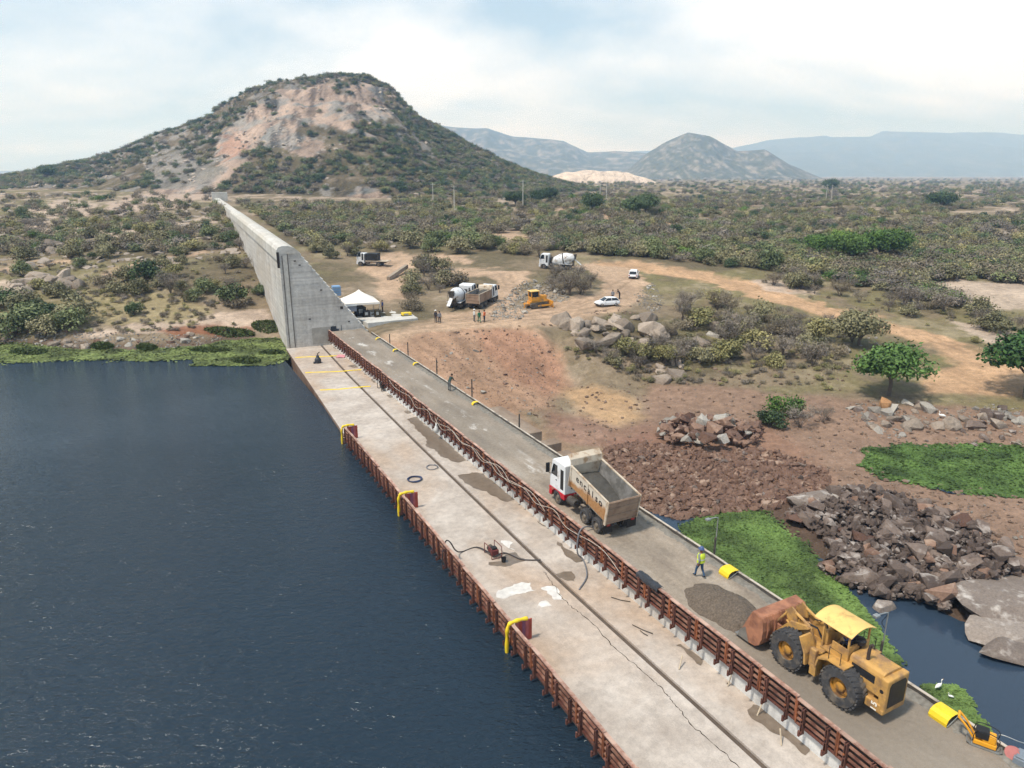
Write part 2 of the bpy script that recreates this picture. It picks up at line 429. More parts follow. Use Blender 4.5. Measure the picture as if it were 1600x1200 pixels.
# -------- colours of the ground
K = 0.80
C_SOIL = np.array(lin(144,128,106,K)); C_SOIL2 = np.array(lin(112,102,80,K)); C_GRASS = np.array(lin(130,122,86,K))
C_DIRT = np.array(lin(192,164,138,K)); C_ORANGE = np.array(lin(198,162,128,K)); C_EMB = np.array(lin(172,140,116,K)); C_RED = np.array(lin(164,120,98,K))
C_MUD = np.array(lin(150,124,106,K)); C_ROCK = np.array(lin(196,176,158,K)); C_PINK = np.array(lin(194,170,152,K)); C_GREY = np.array(lin(160,154,146,K))
C_YEL = np.array(lin(196,160,122,K)); C_WINE = np.array(lin(156,112,100,K)); C_DARK = np.array(lin(88,78,70,K)); C_WET = np.array(lin(92,76,66,K)); C_RUSTY = np.array(lin(140,88,62,K))
POLY = {}
SOFT = [(-2, 0), (2, 0), (0, -1.4), (0, 1.4), (-1, .8), (1.2, -.7), (-3.4, -.3), (3.3, .4)]
POLY['roadA'] = [(560,548),(585,532),(600,522),(660,505),(690,490),(770,486),(830,482),(890,468),(935,455),(945,440),(915,426),(880,418),(930,408),(990,416),(1012,440),(1005,468),(970,484),(930,493),(880,505),(830,510),(760,510),(700,514),(640,522),(600,538)]
POLY['roadB'] = [(925,406),(1000,408),(1100,424),(1190,440),(1300,476),(1400,503),(1500,533),(1600,572),(1900,640),(1900,660),(1600,618),(1440,614),(1452,582),(1500,572),(1480,547),(1400,523),(1290,494),(1180,464),(1090,442),(1000,422),(930,412)]
POLY['roadC'] = [(765,485),(752,470),(785,440),(755,432),(690,428),(700,421),(830,421),(832,432),(812,455),(800,478)]
POLY['yard'] = [(585,402),(640,396),(720,405),(705,415),(650,420),(625,448),(640,470),(600,470),(580,436),(556,420)]
POLY['sand1'] = [(757,362),(800,362),(843,376),(800,383),(768,380)]
POLY['sand2'] = [(690,398),(742,402),(732,413),(690,412)]
POLY['sand3'] = [(1028,347),(1060,347),(1066,356),(1040,358)]
POLY['sand4'] = [(860,316),(905,322),(985,345),(1000,352),(960,350),(880,330)]
POLY['track'] = [(150,424),(210,412),(290,398),(330,388),(332,394),(290,406),(220,422),(160,434)]
POLY['track2'] = [(0,418),(60,410),(140,402),(140,408),(60,418),(0,428)]
POLY['emb'] = [(570,560),(590,530),(620,522),(700,512),(830,508),(862,530),(884,570),(890,610),(850,640),(800,650),(850,690),(900,720),(860,730),(780,680),(700,620),(640,570)]
POLY['embred'] = [(740,520),(800,512),(850,530),(880,570),(885,605),(850,622),(810,600),(780,570)]
POLY['yel'] = [(880,605),(930,600),(985,620),(1005,655),(960,668),(905,650)]
POLY['wine'] = [(840,640),(900,650),(960,668),(1010,660),(1015,690),(960,705),(890,700),(850,675)]
POLY['mud'] = [(1010,600),(1100,600),(1300,625),(1600,640),(1900,650),(1900,1000),(1600,960),(1240,830),(1060,830),(1000,800),(950,720),(1000,690)]
POLY['redrub'] = [(940,700),(1010,680),(1060,655),(1190,665),(1260,700),(1300,740),(1230,800),(1060,820),(990,790),(950,740)]
POLY['rockR'] = [(1425,442),(1500,435),(1600,442),(1900,460),(1900,500),(1600,488),(1540,482),(1480,462)]
POLY['rockR2'] = [(1180,436),(1260,440),(1290,455),(1240,458),(1190,450)]
POLY['rockR3'] = [(1470,500),(1530,505),(1600,525),(1600,545),(1540,530)]
POLY['rockL1'] = [(330,492),(390,484),(424,494),(428,512),(330,515),(210,520),(120,530),(120,518),(240,505)]
POLY['rockL2'] = [(330,488),(422,484),(424,505),(350,506)]
POLY['rustL'] = [(250,512),(330,505),(405,508),(390,520),(280,526)]
POLY['rockL3'] = [(10,352),(90,345),(240,352),(330,336),(352,346),(250,372),(60,372)]
POLY['rockL4'] = [(30,330),(110,308),(155,318),(150,334),(60,344)]
POLY['rockL5'] = [(0,438),(40,440),(30,460),(0,462)]
POLY['dryL'] = [(120,455),(250,460),(330,478),(330,495),(220,508),(130,505)]
POLY['redL'] = [(165,320),(250,292),(330,296),(340,306),(300,318),(230,332),(190,334)]
POLY['hill_pink'] = [(330,288),(345,245),(340,218),(372,196),(390,172),(415,150),(470,133),(525,127),(545,150),(560,132),(598,138),(606,180),(590,192),(566,172),(548,178),(560,200),(600,222),(560,222),(520,196),(488,192),(470,206),(500,228),(508,246),(470,240),(442,226),(396,232),(386,250),(352,282)]
POLY['hill_red'] = [(346,250),(350,214),(385,210),(388,240)]
POLY['hill_low'] = [(536,300),(560,290),(612,312),(600,320),(552,322)]
POLY['hill_grey'] = [(240,290),(232,262),(262,244),(330,240),(345,270),(330,298),(280,300)]
def paint(x, y, z, hillside):
    """albedo of the ground at world points; patches have ragged edges"""
    px, py = proj(x, y, z)
    r = np.sqrt(x * x + y * y)
    w = 1.0
    qx = px + fbm(x / 3.0, y / 3.0, 40, 4) * 16 + fbm(x / 20, y / 20, 44, 3) * 10; qy = py + fbm(x / 3.0, y / 3.0, 41, 4) * 7 + fbm(x / 20, y / 20, 45, 3) * 4
    n1 = fbm(x / 14, y / 14, 50, 4)[..., None]; n2 = fbm(x / 45, y / 45, 51, 4)[..., None]; n3 = fbm(x / 4, y / 4, 52, 4)[..., None]
    c = C_SOIL + (C_SOIL2 - C_SOIL) * smooth(-.2, .3, n1 + 0.5 * n3)
    c = c + (C_GRASS - c) * smooth(-.05, .35, n2 + n3 * .5) * 0.8
    far = smooth(150, 420, r)[..., None]
    c = c + (C_ROCK - c) * smooth(.12, .3, n3 * .7 - n1 * .5) * 0.7 * (0.35 + .65 * far)
    sw = 1.0 + 5.0 * (1 - smooth(40, 150, r))
    def lay(name, col, amt=1.0):
        nonlocal c
        m = 0
        for (ox, oy) in SOFT: m = m + inpoly(qx + ox * sw, qy + oy * sw, POLY[name])
        m = (m / len(SOFT))[..., None] * amt
        c = c + (col - c) * m
    if hillside:
        g = C_SOIL2 * 0.7
        c = c * 0.45 + g * 0.55
        m = smooth(.0, .12, fbm(x / 9, y / 14, 60, 5, .65) + .35 * fbm(x / 70, y / 70, 61, 2) - .06)[..., None]
        c = c + (C_GREY * 0.95 - c) * m * .85
        qx = px + fbm(x / 14, y / 14, 62, 4) * 26; qy = py + fbm(x / 14, y / 14, 63, 4) * 16
        st = fbm(x / 5 + y / 30, y / 60, 66, 4)[..., None]
        c2 = C_PINK * (1 + .45 * st) + (C_GREY - C_PINK) * smooth(.0, .3, n1)
        c2 = c2 * (1 - .55 * smooth(.16, .3, fbm(x / 3.5 + y / 14, y / 40, 68, 4)))[..., None]
        for nm in ('hill_pink', 'hill_low', 'redL'): 
            mm = inpoly(qx, qy, POLY[nm])[..., None]; c = np.where(mm, c2, c)
        lay('hill_red', C_RED * 1.2, .55); lay('hill_grey', C_GREY, .7)
        return np.clip(c, .01, .9)
    lay('dryL', C_GRASS * 1.15 + C_DIRT * .2, .7)
    lay('mud', C_MUD); lay('redrub', C_RED * .45 + C_MUD * .45, .7)
    rl = fbm((x * .8 + y * .6) / 1.1, (-x * .6 + y * .8) / 9, 77, 4)[..., None]; lay('emb', C_EMB * (1 + .35 * rl)); lay('embred', C_RED * (1 + .3 * rl), .5); lay('yel', C_YEL, .75); lay('wine', C_WINE, .5)
    for nm in ('roadA', 'roadC', 'yard', 'sand1', 'sand2', 'sand3', 'sand4', 'track', 'track2'): lay(nm, C_DIRT * (1 + .12 * n3), .95)
    lay('roadB', C_ORANGE * (1 + .12 * n3), .95)
    ru = ruts(x, y)[..., None]; c = c * (1 - .30 * ru)
    for nm in ('rockR', 'rockR2', 'rockR3', 'rockL1', 'rockL2', 'rockL3', 'rockL4', 'rockL5', 'redL'): lay(nm, C_ROCK * (1 + .25 * n3), .85)
    lay('rustL', C_RUSTY, .8); lay('redL', C_PINK * .9, .6)
    # dark wet band along the two shores, a stain that follows the water line
    s = x * UU[0] + y * UU[1]; t = x * VV[0] + y * VV[1]
    wet = np.where(t < 14, WATER_Z, POND_Z)
    m = (1 - smooth(0.25, 1.0 + .5 * n1[..., 0], z - wet)) * (r < 160) * np.where(t < 14, .75, np.where((px > 1000) & (py > 780), .9, 0))
    c = c + (C_WET - c) * m[..., None]
    return np.clip(c * (1 + .16 * n3), .01, .9)

def ground_material(name, bump_scale=1.0):
    t = NT(name); P = t.pos()
    a = t.n('ShaderNodeAttribute', attribute_name='albedo')
    n1 = t.noise(P, 0.9, 8, .7); n2 = t.noise(P, 6.0, 6, .7); n3 = t.noise(P, 0.12, 6, .6)
    c = t.mix(1.0, a.outputs[0], t.ramp(n1, (.25, .62), (.75, 1.32)), 'MULTIPLY')
    c = t.mix(1.0, c, t.ramp(n2, (.25, .70), (.5, 1.0), (.78, 1.35)), 'MULTIPLY')
    vor = t.n('ShaderNodeTexVoronoi'); vor.inputs['Scale'].default_value = 1.7; t.l(P, vor.inputs['Vector'])
    st = t.ramp(vor.outputs['Distance'], (.06, 1.0), (.16, 0.0))
    msk = t.ramp(n3, (.45, 0.0), (.6, .8))
    c = t.mix(t.mix(1.0, st, msk, 'MULTIPLY'), c, t.mix(.55, c, (0.5, .47, .43)))
    t.set(c, .95, 0, .15)
    b = t.bump(n2, .5 * bump_scale, .12); t.bump(n1, .6 * bump_scale, .5, b)
    return t.m
def grid_object(name, X, Y, Z, material, colours=None, smooth_=True):
    nr, nc = X.shape
    me = bpy.data.meshes.new(name)
    v = np.stack([X, Y, Z], -1).reshape(-1, 3)
    i = np.arange((nr - 1) * (nc - 1)); a = (i // (nc - 1)) * nc + i % (nc - 1)
    f = np.stack([a, a + 1, a + nc + 1, a + nc], -1)
    me.vertices.add(len(v)); me.vertices.foreach_set('co', v.ravel())
    me.loops.add(f.size); me.loops.foreach_set('vertex_index', f.ravel().astype(np.int32))
    me.polygons.add(len(f)); me.polygons.foreach_set('loop_start', np.arange(len(f), dtype=np.int32) * 4)
    me.polygons.foreach_set('loop_total', np.full(len(f), 4, np.int32))
    me.polygons.foreach_set('use_smooth', np.full(len(f), smooth_))
    me.update(calc_edges=True)
    if colours is not None:
        at = me.attributes.new('albedo', 'FLOAT_COLOR', 'POINT')
        at.data.foreach_set('color', np.concatenate([colours.reshape(-1, 3), np.ones((len(v), 1))], 1).astype(np.float32).ravel())
    me.materials.append(material)
    return link(bpy.data.objects.new(name, me))
TH = np.linspace(R(-60), R(60), 600); RR = np.concatenate([np.linspace(14, 60, 90)[:-1], np.linspace(60, 150, 300)[:-1], np.exp(np.linspace(math.log(150), math.log(9000), 260))])
_T, _R = np.meshgrid(TH, RR); GX = _R * np.sin(_T); GY = _R * np.cos(_T)
GZ = hz(GX, GY)
M_GROUND = ground_material('ground_earth')
ground = tag(grid_object('ground', GX, GY, GZ, M_GROUND, paint(GX, GY, GZ, False)), kind='structure')

hx = np.linspace(-700, 230, 640); hy = np.linspace(300, 800, 380)
HX, HY = np.meshgrid(hx, hy); HZ = hill_z(HX, HY)
# let the skirt of the hill sink below the plain
HZ = np.where(HZ < hz(HX, HY) - .5, HZ - 3, HZ)
M_HILL = ground_material('hill_ground', 2.0)
def craggy(m):
    # ledges and cracks of bare rock, at the scale of the hill
    nt = m.node_tree; bs = [n for n in nt.nodes if n.type == 'BSDF_PRINCIPLED'][0]; src = bs.inputs['Base Color'].links[0].from_socket
    t = NT.__new__(NT); t.m = m; t.t = nt; t.b = bs; P = t.pos()
    a = t.noise(P, .10, 9, .72, (1, .35, .8), .6); b = t.noise(P, .035, 6, .6, (1, .5, 1.6))
    c = t.mix(1.0, src, t.ramp(a, (.34, .50), (.46, .95), (.7, 1.22)), 'MULTIPLY'); c = t.mix(1.0, c, t.ramp(b, (.3, .78), (.7, 1.15)), 'MULTIPLY')
    nt.links.new(c, bs.inputs['Base Color'])
    t.bump(a, .9, 3.0, bs.inputs['Normal'].links[0].from_socket)
craggy(M_HILL)
hill = tag(grid_object('hill', HX, HY, HZ, M_HILL, paint(HX, HY, HZ, True)), kind='structure')

# -------- far mountains, each at its own distance
def mountain(name, sil, Y, depth, seed, col, col2, step, rough=1.0):
    xs = np.array([upY(a, b, Y)[0] for a, b in sil]); zs = np.array([upY(a, b, Y)[2] for a, b in sil])
    X, D_ = np.meshgrid(np.arange(xs[0], xs[-1], step), np.linspace(-1, .7, 90))
    Yg = Y + D_ * depth
    x2 = X * Y / (Y + (Yg - Y) * .6)
    rz = np.interp(x2, xs, zs, left=0, right=0)
    f = np.where(D_ < 0, 1 - (np.abs(D_)) ** 1.1, 1 - np.clip(D_ / .7, 0, 1) ** 1.5)
    sc = depth * .22
    ridn = 1 - 2 * np.abs(fbm(X / sc, Yg / sc / 1.6, seed, 5, .55))
    Z = -20 + (rz + 20) * np.clip(f, 0, 1) + rz * rough * (ridn - .8) * .22 * smooth(.02, .25, np.abs(D_)) * np.clip(f, 0, 1)
    Z = Z + rz * .02 * fbm(X / (step * 6), Yg / (step * 6), seed + 5, 3) * np.clip(f, 0, 1)
    n = fbm(X / (step * 2.2), Yg / (step * 4), seed + 9, 5, .65)[..., None]
    c = np.array(col) + (np.array(col2) - np.array(col)) * smooth(-.1, .5, n) * .8
    return tag(grid_object(name, X, Yg, Z, M_HILL, c), kind='structure')
G1 = lin(96,96,72,.8); G2 = lin(176,164,150,.8)
mountain('mountain', [(560,232),(620,205),(680,196),(720,199),(760,200),(800,213),(850,217),(880,220),(918,238),(960,236),(1000,238),(1060,246),(1150,262),(1230,280)], 4600, 1500, 71, G1, G2, 14)
mountain('mountain', [(955,279),(985,262),(1010,240),(1040,222),(1075,207),(1108,212),(1130,224),(1152,236),(1195,233),(1232,256),(1290,281)], 3000, 620, 81, G1, G2, 8)
mountain('mountain', [(880,250),(990,236),(1130,234),(1200,219),(1290,211),(1300,214),(1360,214),(1380,204),(1480,208),(1540,206),(1600,210),(1800,214),(2100,228),(2300,240)], 8200, 2600, 91, G1, lin(120,116,96,.8), 34)
mountain('mountain', [(-700,262),(-400,264),(-100,268),(20,267),(40,266),(90,270),(160,274),(260,282)], 7000, 1400, 95, G1, G2, 34)
# pale granite dome on the plain
dm = upY(930, 283, 1250)
X, Y_ = np.meshgrid(np.linspace(-110, 110, 70), np.linspace(-70, 70, 40))
q = np.clip(1 - (X / 105) ** 2 - (Y_ / 65) ** 2, -.2, 1)
Zd = dm[2] - 4 + 21 * np.sign(q) * np.abs(q) ** .8 * (1 + .25 * fbm(X / 30, Y_ / 20, 3, 4)) + fbm(X / 9, Y_ / 9, 4, 3) * .8
cd = np.array(lin(226,206,186,.85)) * (1 + .2 * fbm(X / 10, Y_ / 6, 6, 4))[..., None] + 0 * X[..., None]
tag(grid_object('granite_outcrop', X + dm[0], Y_ + 1250, Zd, M_HILL, cd), kind='structure')

# -------- water
def water_material(name, col, scale, strength, sx):
    t = NT(name); P = t.pos()
    a = t.noise(P, scale, 3, .55, sx, .6); b = t.noise(P, scale * 3.1, 3, .5, sx)
    big = t.noise(P, .022, 4)
    t.set(tuple(col), .07, 0, .5); t.b.inputs['IOR'].default_value = 1.333
    h = t.mix(.3, a, b); h = t.mix(1.0, h, t.ramp(big, (.35, .35), (.65, 1.0)), 'MULTIPLY')
    t.bump(h, strength, .32)
    return t.m
M_LAKE = water_material('lake_water', lin(28,42,54), 1.5, 1.0, (1, 2.2, 1))
M_POND = water_material('pond_water', lin(46,60,76), 1.6, .10, (1, 1.5, 1))
def flat_poly(name, pts, z, m, kind='structure', parent=None):
    me = bpy.data.meshes.new(name); me.from_pydata([(p[0], p[1], z) for p in pts], [], [tuple(range(len(pts)))])
    me.materials.append(m); me.update()
    o = link(bpy.data.objects.new(name, me), parent)
    if me.polygons[0].normal.z < 0: me.flip_normals()
    return tag(o, kind=kind) if kind else o
flat_poly('reservoir_water', [D(-150, 15.6), D(102, 15.6), D(118, 12), D(125, -120), D(125, -900), D(-150, -900)], WATER_Z, M_LAKE)
flat_poly('pond_water', [up(*p, POND_Z) for p in [(1000,790),(1100,790),(1300,880),(1420,930),(1500,970),(1640,1000),(1900,1080),(2100,1400),(1500,1500),(1100,1100)]], POND_Z, M_POND)
flat_poly('pool_water', [up(*p, POOL_Z) for p in [(1320,700),(1700,690),(1750,800),(1480,770)]], POOL_Z, M_POND)

# -------- floating and waterside plants: one mass of small leaves
def leaf_material(name, c1, c2, rough=.6, trans=.2):
    t = NT(name); oi = t.n('ShaderNodeObjectInfo'); P = t.pos()
    n = t.noise(P, .45, 4); a = t.n('ShaderNodeAttribute', attribute_name='tint')
    f = t.mix(.5, n, oi.outputs['Random'])
    c = t.ramp(f, (.28, c1), (.72, c2))
    c = t.mix(1.0, c, a.outputs[0], 'MULTIPLY')
    t.set(c, rough, 0, .25)
    return t.m
def leaves_mesh(name, P, N, size, tint, m, up_bias=.5, seed=1, aspect=.55):
    """one diamond leaf per point"""
    g = np.random.default_rng(seed); n = len(P)
    d = g.normal(size=(n, 3)); d /= np.linalg.norm(d, axis=1)[:, None]
    nn = N + g.normal(size=(n, 3)) * (1 - up_bias); nn /= np.linalg.norm(nn, axis=1)[:, None] + 1e-9
    a = np.cross(nn, d); a /= np.linalg.norm(a, axis=1)[:, None] + 1e-9; b = np.cross(nn, a)
    s = (size * g.uniform(.6, 1.4, n))[:, None] if np.isscalar(size) else (size * g.uniform(.6, 1.4, n))[:, None]
    V = np.stack([P - a * s, P - b * s * aspect, P + a * s, P + b * s * aspect], 1).reshape(-1, 3)
    me = bpy.data.meshes.new(name)
    me.vertices.add(len(V)); me.vertices.foreach_set('co', V.ravel())
    me.loops.add(4 * n); me.loops.foreach_set('vertex_index', np.arange(4 * n, dtype=np.int32))
    me.polygons.add(n); me.polygons.foreach_set('loop_start', np.arange(n, dtype=np.int32) * 4); me.polygons.foreach_set('loop_total', np.full(n, 4, np.int32))
    me.update(calc_edges=True)
    at = me.attributes.new('tint', 'FLOAT_COLOR', 'POINT')
    tt = np.repeat(tint, 4); at.data.foreach_set('color', np.stack([tt, tt, tt, np.ones_like(tt)], 1).astype(np.float32).ravel())
    me.materials.append(m); return me
M_MAT = leaf_material('water_plant_leaf', lin(84,110,52,.82), lin(116,140,74,.82))
M_MAT2 = leaf_material('bank_plant_leaf', lin(108,124,66,.75), lin(136,148,88,.75))
def plant_mat(name, poly, z, n, size, m, seed, warp=8, hummock=.05):
    g = np.random.default_rng(seed)
    xs = [p[0] for p in poly]; ys = [p[1] for p in poly]
    # sample evenly on the water itself
    W = np.array([up(a, b, z)[:2] for a, b in poly]); lo = W.min(0); hi = W.max(0)
    X = g.uniform(lo[0], hi[0], n * 6); Y = g.uniform(lo[1], hi[1], n * 6)
    qx, qy = proj(X, Y, np.full(len(X), z))
    qx = qx + fbm(X / 2.5, Y / 2.5, seed, 4) * warp * 2 + g.normal(size=len(X)) * warp * .7; qy = qy + fbm(X / 2.5, Y / 2.5, seed + 1, 4) * warp + g.normal(size=len(X)) * warp * .35
    ok = inpoly(qx, qy, poly) & (ground_z(X, Y) < z + .16)
    X = X[ok][:n]; Y = Y[ok][:n]
    h = np.clip(fbm(X / 1.6, Y / 1.6, seed + 3, 3), 0, 1) * hummock
    P = np.stack([X, Y, np.maximum(z, ground_z(X, Y)) + .03 + np.clip(h, 0, 1) + g.uniform(0, .06, len(X))], 1)
    tint = np.clip(.85 + .8 * fbm(X / 2.2, Y / 2.2, seed + 6, 4) + g.uniform(-.15, .15, len(X)), .4, 1.5)
    me = leaves_mesh(name, P, np.tile([0, 0, 1.0], (len(X), 1)), size, tint, m, .78, seed)
    return link(bpy.data.objects.new(name, me))
tag(plant_mat('floating_plants', [(1062,828),(1085,806),(1150,797),(1200,803),(1235,840),(1262,862),(1283,880),(1300,905),(1320,925),(1345,945),(1358,962),(1374,988),(1406,1042),(1380,1060),(1230,960),(1100,870)], POND_Z, 34000, .17, M_MAT, 5),
    'green mat of floating water plants on the pond behind the loader', 'water plants', kind='stuff')
tag(plant_mat('floating_plants', [(1440,1070),(1480,1075),(1508,1082),(1522,1120),(1545,1150),(1500,1140),(1460,1100)], POND_Z, 3500, .15, M_MAT, 15),
    'small green patch of water plants where the white egret stands', 'water plants', kind='stuff')
tag(plant_mat('floating_plants', [(1325,718),(1360,704),(1400,698),(1480,698),(1600,692),(1720,690),(1720,800),(1600,782),(1480,765),(1390,748)], POOL_Z, 30000, .22, M_MAT, 25, 5),
    'green mat of water plants filling the pool at the right edge', 'water plants', kind='stuff')
tag(plant_mat('floating_plants', [(-200,530),(0,535),(100,545),(200,548),(330,535),(420,510),(440,532),(452,560),(420,568),(380,572),(300,572),(310,562),(200,562),(100,563),(0,568),(-200,570)], WATER_Z, 42000, .26, M_MAT2, 35, 4, .05),
    'yellow-green band of water plants along the left shore of the reservoir', 'water plants', kind='stuff')
_d = [(330,548,34,4),(45,551,30,5),(385,565,22,5),(425,552,20,3),(160,545,18,3),(230,546,16,3),(360,527,40,4),(420,520,26,6)]
g = np.random.default_rng(77); PP = []
for a, b, rx_, ry_ in _d:
    for k in range(900):
        an = g.uniform(0, 6.283); q_ = math.sqrt(g.uniform(0, 1))
        w_ = up(a + rx_ * q_ * math.cos(an), b + ry_ * q_ * math.sin(an), WATER_Z); PP.append((w_[0], w_[1], WATER_Z + .1 + (1 - q_ * q_) * .45 * g.uniform(.2, 1)))
PP = np.array(PP); PP[:, 2] = np.maximum(PP[:, 2], hz(PP[:, 0], PP[:, 1]) + PP[:, 2] - WATER_Z)
M_RUSH = leaf_material('rush_leaf', lin(72,88,40,.8), lin(100,108,56,.8))
o = link(bpy.data.objects.new('rushes', leaves_mesh('rushes', PP, np.tile([0, 0, 1.0], (len(PP), 1)), .3, np.clip(g.normal(.9, .2, len(PP)), .4, 1.4), M_RUSH, .1, 5, .3)))
tag(o, 'dark green rushes in clumps among the shore plants of the reservoir', 'rushes', kind='stuff')
# ================================================================== DAM
def concrete(name, base, light, tan, bands=False, streak=False):
    t = NT(name); v = t.coord('Object')
    n1 = t.noise(v, .35, 7, .6); n2 = t.noise(v, 2.2, 7, .65); n3 = t.noise(v, 14, 5, .7); n4 = t.noise(v, .11, 5, .55, (1, .45, 1), .8)
    c = t.ramp(n1, (.3, base), (.62, light))
    c = t.mix(t.ramp(n4, (.48, 0.0), (.62, .75)), c, tan)
    c = t.mix(1.0, c, t.ramp(n2, (.25, .78), (.75, 1.18)), 'MULTIPLY')
    c = t.mix(1.0, c, t.ramp(n3, (.25, .85), (.75, 1.12)), 'MULTIPLY')
    if streak:
        n5 = t.noise(v, .9, 6, .65, (1, 1, .06))
        c = t.mix(1.0, c, t.ramp(n5, (.28, .78), (.55, 1.06)), 'MULTIPLY')
    if bands:
        n6 = t.noise(v, 1.0, 3, .5, (.08, .08, 3.2))
        c = t.mix(1.0, c, t.ramp(n6, (.3, .86), (.6, 1.06)), 'MULTIPLY')
    t.set(c, .9, 0, .25)
    b = t.bump(n3, .25, .02); t.bump(n2, .25, .05, b)
    return t
_t = concrete('deck_concrete', lin(168,156,145,.85), lin(200,190,180,.85), lin(182,158,136,.85))
# hairline crack that wanders along the slab, and pale cement bloom
v = _t.coord('Object')
M_DECK = _t.m
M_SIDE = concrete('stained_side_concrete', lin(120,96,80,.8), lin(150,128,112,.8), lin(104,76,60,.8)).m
M_WHITE_WALL = concrete('fresh_wall_concrete', lin(206,206,204,.85), lin(222,222,220,.85), lin(196,190,182,.85), streak=True).m
M_WALL = concrete('dam_wall_concrete', lin(184,180,174,.85), lin(206,203,197,.85), lin(190,182,170,.85), bands=True, streak=True).m
M_CAP = concrete('crest_concrete', lin(190,186,178,.85), lin(214,211,204,.85), lin(196,190,178,.85)).m
M_STEP = concrete('step_concrete', lin(150,136,122,.8), lin(178,164,148,.8), lin(130,108,92,.8)).m
M_JOINT = plain('joint_dark', lin(96,84,74,.8), .85, .25, 2.0, .3)
M_DARKGAP = plain('dark_gap', lin(60,52,46,.7), .9, .3, 2.0)
M_SEAM = plain('seam_grey', lin(116,108,100,.8), .9, .3, 1.0)

def LE(s):   # water-side edge of the deck
    return 15.05 + 1.75 * max(0.0, (s - 62) / 42.0)
def JT(s):   # joint between the two slabs
    return float(np.interp(s, [-10, 17, 33, 58, 85, 103.6], [20.85, 20.72, 20.42, 20.62, 21.1, 21.8]))
def strip_mesh(name, edges, z_top, z_bot, mats, side_slot=0, ss=None, name2=None):
    """edges: (tL(s), tR(s)); solid slab in dam coordinates x=t, y=s"""
    b = MB(); ss = ss if ss is not None else np.linspace(-8, 103.6, 40)
    L = [(edges[0](s), s) for s in ss]; Rr = [(edges[1](s), s) for s in ss]
    for i in range(len(ss) - 1):
        q = [L[i], Rr[i], L[i + 1], Rr[i + 1]]
        b.cur = 0; o = len(b.v)
        vs = [(p[0], p[1], z) for z in (z_bot, z_top) for p in q]
        b.v += vs
        b.f.append((o + 4, o + 5, o + 7, o + 6)); b.m.append(0)
        b.f.append((o + 0, o + 4, o + 6, o + 2)); b.m.append(side_slot)
        b.f.append((o + 1, o + 3, o + 7, o + 5)); b.m.append(0)
        if i == 0: b.f.append((o, o + 1, o + 5, o + 4)); b.m.append(0)
        if i == len(ss) - 2: b.f.append((o + 2, o + 6, o + 7, o + 3)); b.m.append(0)
    ob = b.build(name, mats, None); ob.rotation_euler = (0, 0, HD); return ob
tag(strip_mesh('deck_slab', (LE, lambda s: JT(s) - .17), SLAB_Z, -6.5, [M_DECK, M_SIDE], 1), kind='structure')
tag(strip_mesh('deck_slab', (lambda s: JT(s) + .17, lambda s: 23.3), SLAB_Z - .02, -6.5, [M_DECK, M_SIDE], 0), kind='structure')
tag(strip_mesh('deck_joint', (lambda s: JT(s) - .18, lambda s: JT(s) + .18), SLAB_Z - .14, -5, [M_JOINT]), kind='structure')
# block that carries the road, whitish face towards the deck
b = MB(); b.prism([(23.2, -7.9), (23.2, -.06), (28.0, -.06), (28.0, -.6), (28.5, -.6), (28.5, -1.4), (29.1, -1.4), (29.1, -2.2), (29.7, -2.2), (29.7, -3.0), (30.3, -3.0), (30.3, -3.8), (30.9, -3.8), (30.9, -4.6), (31.5, -4.6), (31.5, -5.4), (32.1, -5.4), (32.1, -6.2), (32.7, -6.2), (32.7, -7.9)], -8, 103.0, 1)
o = b.build('road_block', M_WHITE_WALL); o.rotation_euler = (0, 0, HD); tag(o, kind='structure')

# road of rolled concrete: tracks, pale cement in the middle, rough grout beside the kerb
def road_mat():
    t = NT('rolled_concrete_road'); v = t.coord('Object'); sp = t.n('ShaderNodeSeparateXYZ'); t.l(v, sp.inputs[0])
    n1 = t.noise(v, .5, 7, .62, (1, .28, 1)); n2 = t.noise(v, 4, 7, .7); n3 = t.noise(v, 22, 4, .7); nb = t.noise(v, .09, 4, .5)
    c = t.ramp(n1, (.3, lin(128,116,104,.85)), (.5, lin(158,145,130,.85)), (.72, lin(176,166,154,.85)))
    c = t.mix(t.ramp(nb, (.42, 0.0), (.6, .6)), c, lin(126,118,108,.85))
    c = t.mix(1.0, c, t.ramp(n2, (.25, .72), (.75, 1.22)), 'MULTIPLY'); c = t.mix(1.0, c, t.ramp(n3, (.3, .78), (.7, 1.2)), 'MULTIPLY')
    # pale spilled cement along the middle of the far half
    cen = t.n('ShaderNodeMath', operation='SUBTRACT'); t.l(sp.outputs[0], cen.inputs[0]); cen.inputs[1].default_value = 25.2
    ab = t.n('ShaderNodeMath', operation='ABSOLUTE'); t.l(cen.outputs[0], ab.inputs[0])
    lane = t.ramp(ab.outputs[0], (.35, 1.0), (1.0, 0.0))
    far = t.n('ShaderNodeMapRange'); far.inputs[1].default_value = 36; far.inputs[2].default_value = 46; t.l(sp.outputs[1], far.inputs[0])
    bl = t.ramp(t.noise(v, .55, 6, .7, (1, .5, 1)), (.54, 0.0), (.64, .8))
    m = t.mix(1.0, t.mix(1.0, lane, bl, 'MULTIPLY'), far.outputs[0], 'MULTIPLY')
    c = t.mix(m, c, lin(212,208,202,.85))
    # damp darker stretch at the near end
    nr = t.n('ShaderNodeMapRange'); nr.inputs[1].default_value = 24; nr.inputs[2].default_value = 17; t.l(sp.outputs[1], nr.inputs[0])
    c = t.mix(t.mix(1.0, nr.outputs[0], .55, 'MULTIPLY'), c, lin(138,128,116,.85))
    t.set(c, .88, 0, .3); b = t.bump(n3, .4, .03); t.bump(n2, .45, .08, b); return t.m
M_ROAD = road_mat()
ts = np.linspace(23.22, 28.0, 26); ss = np.linspace(-8, 103.4, 420)
T2, S2 = np.meshgrid(ts, ss)
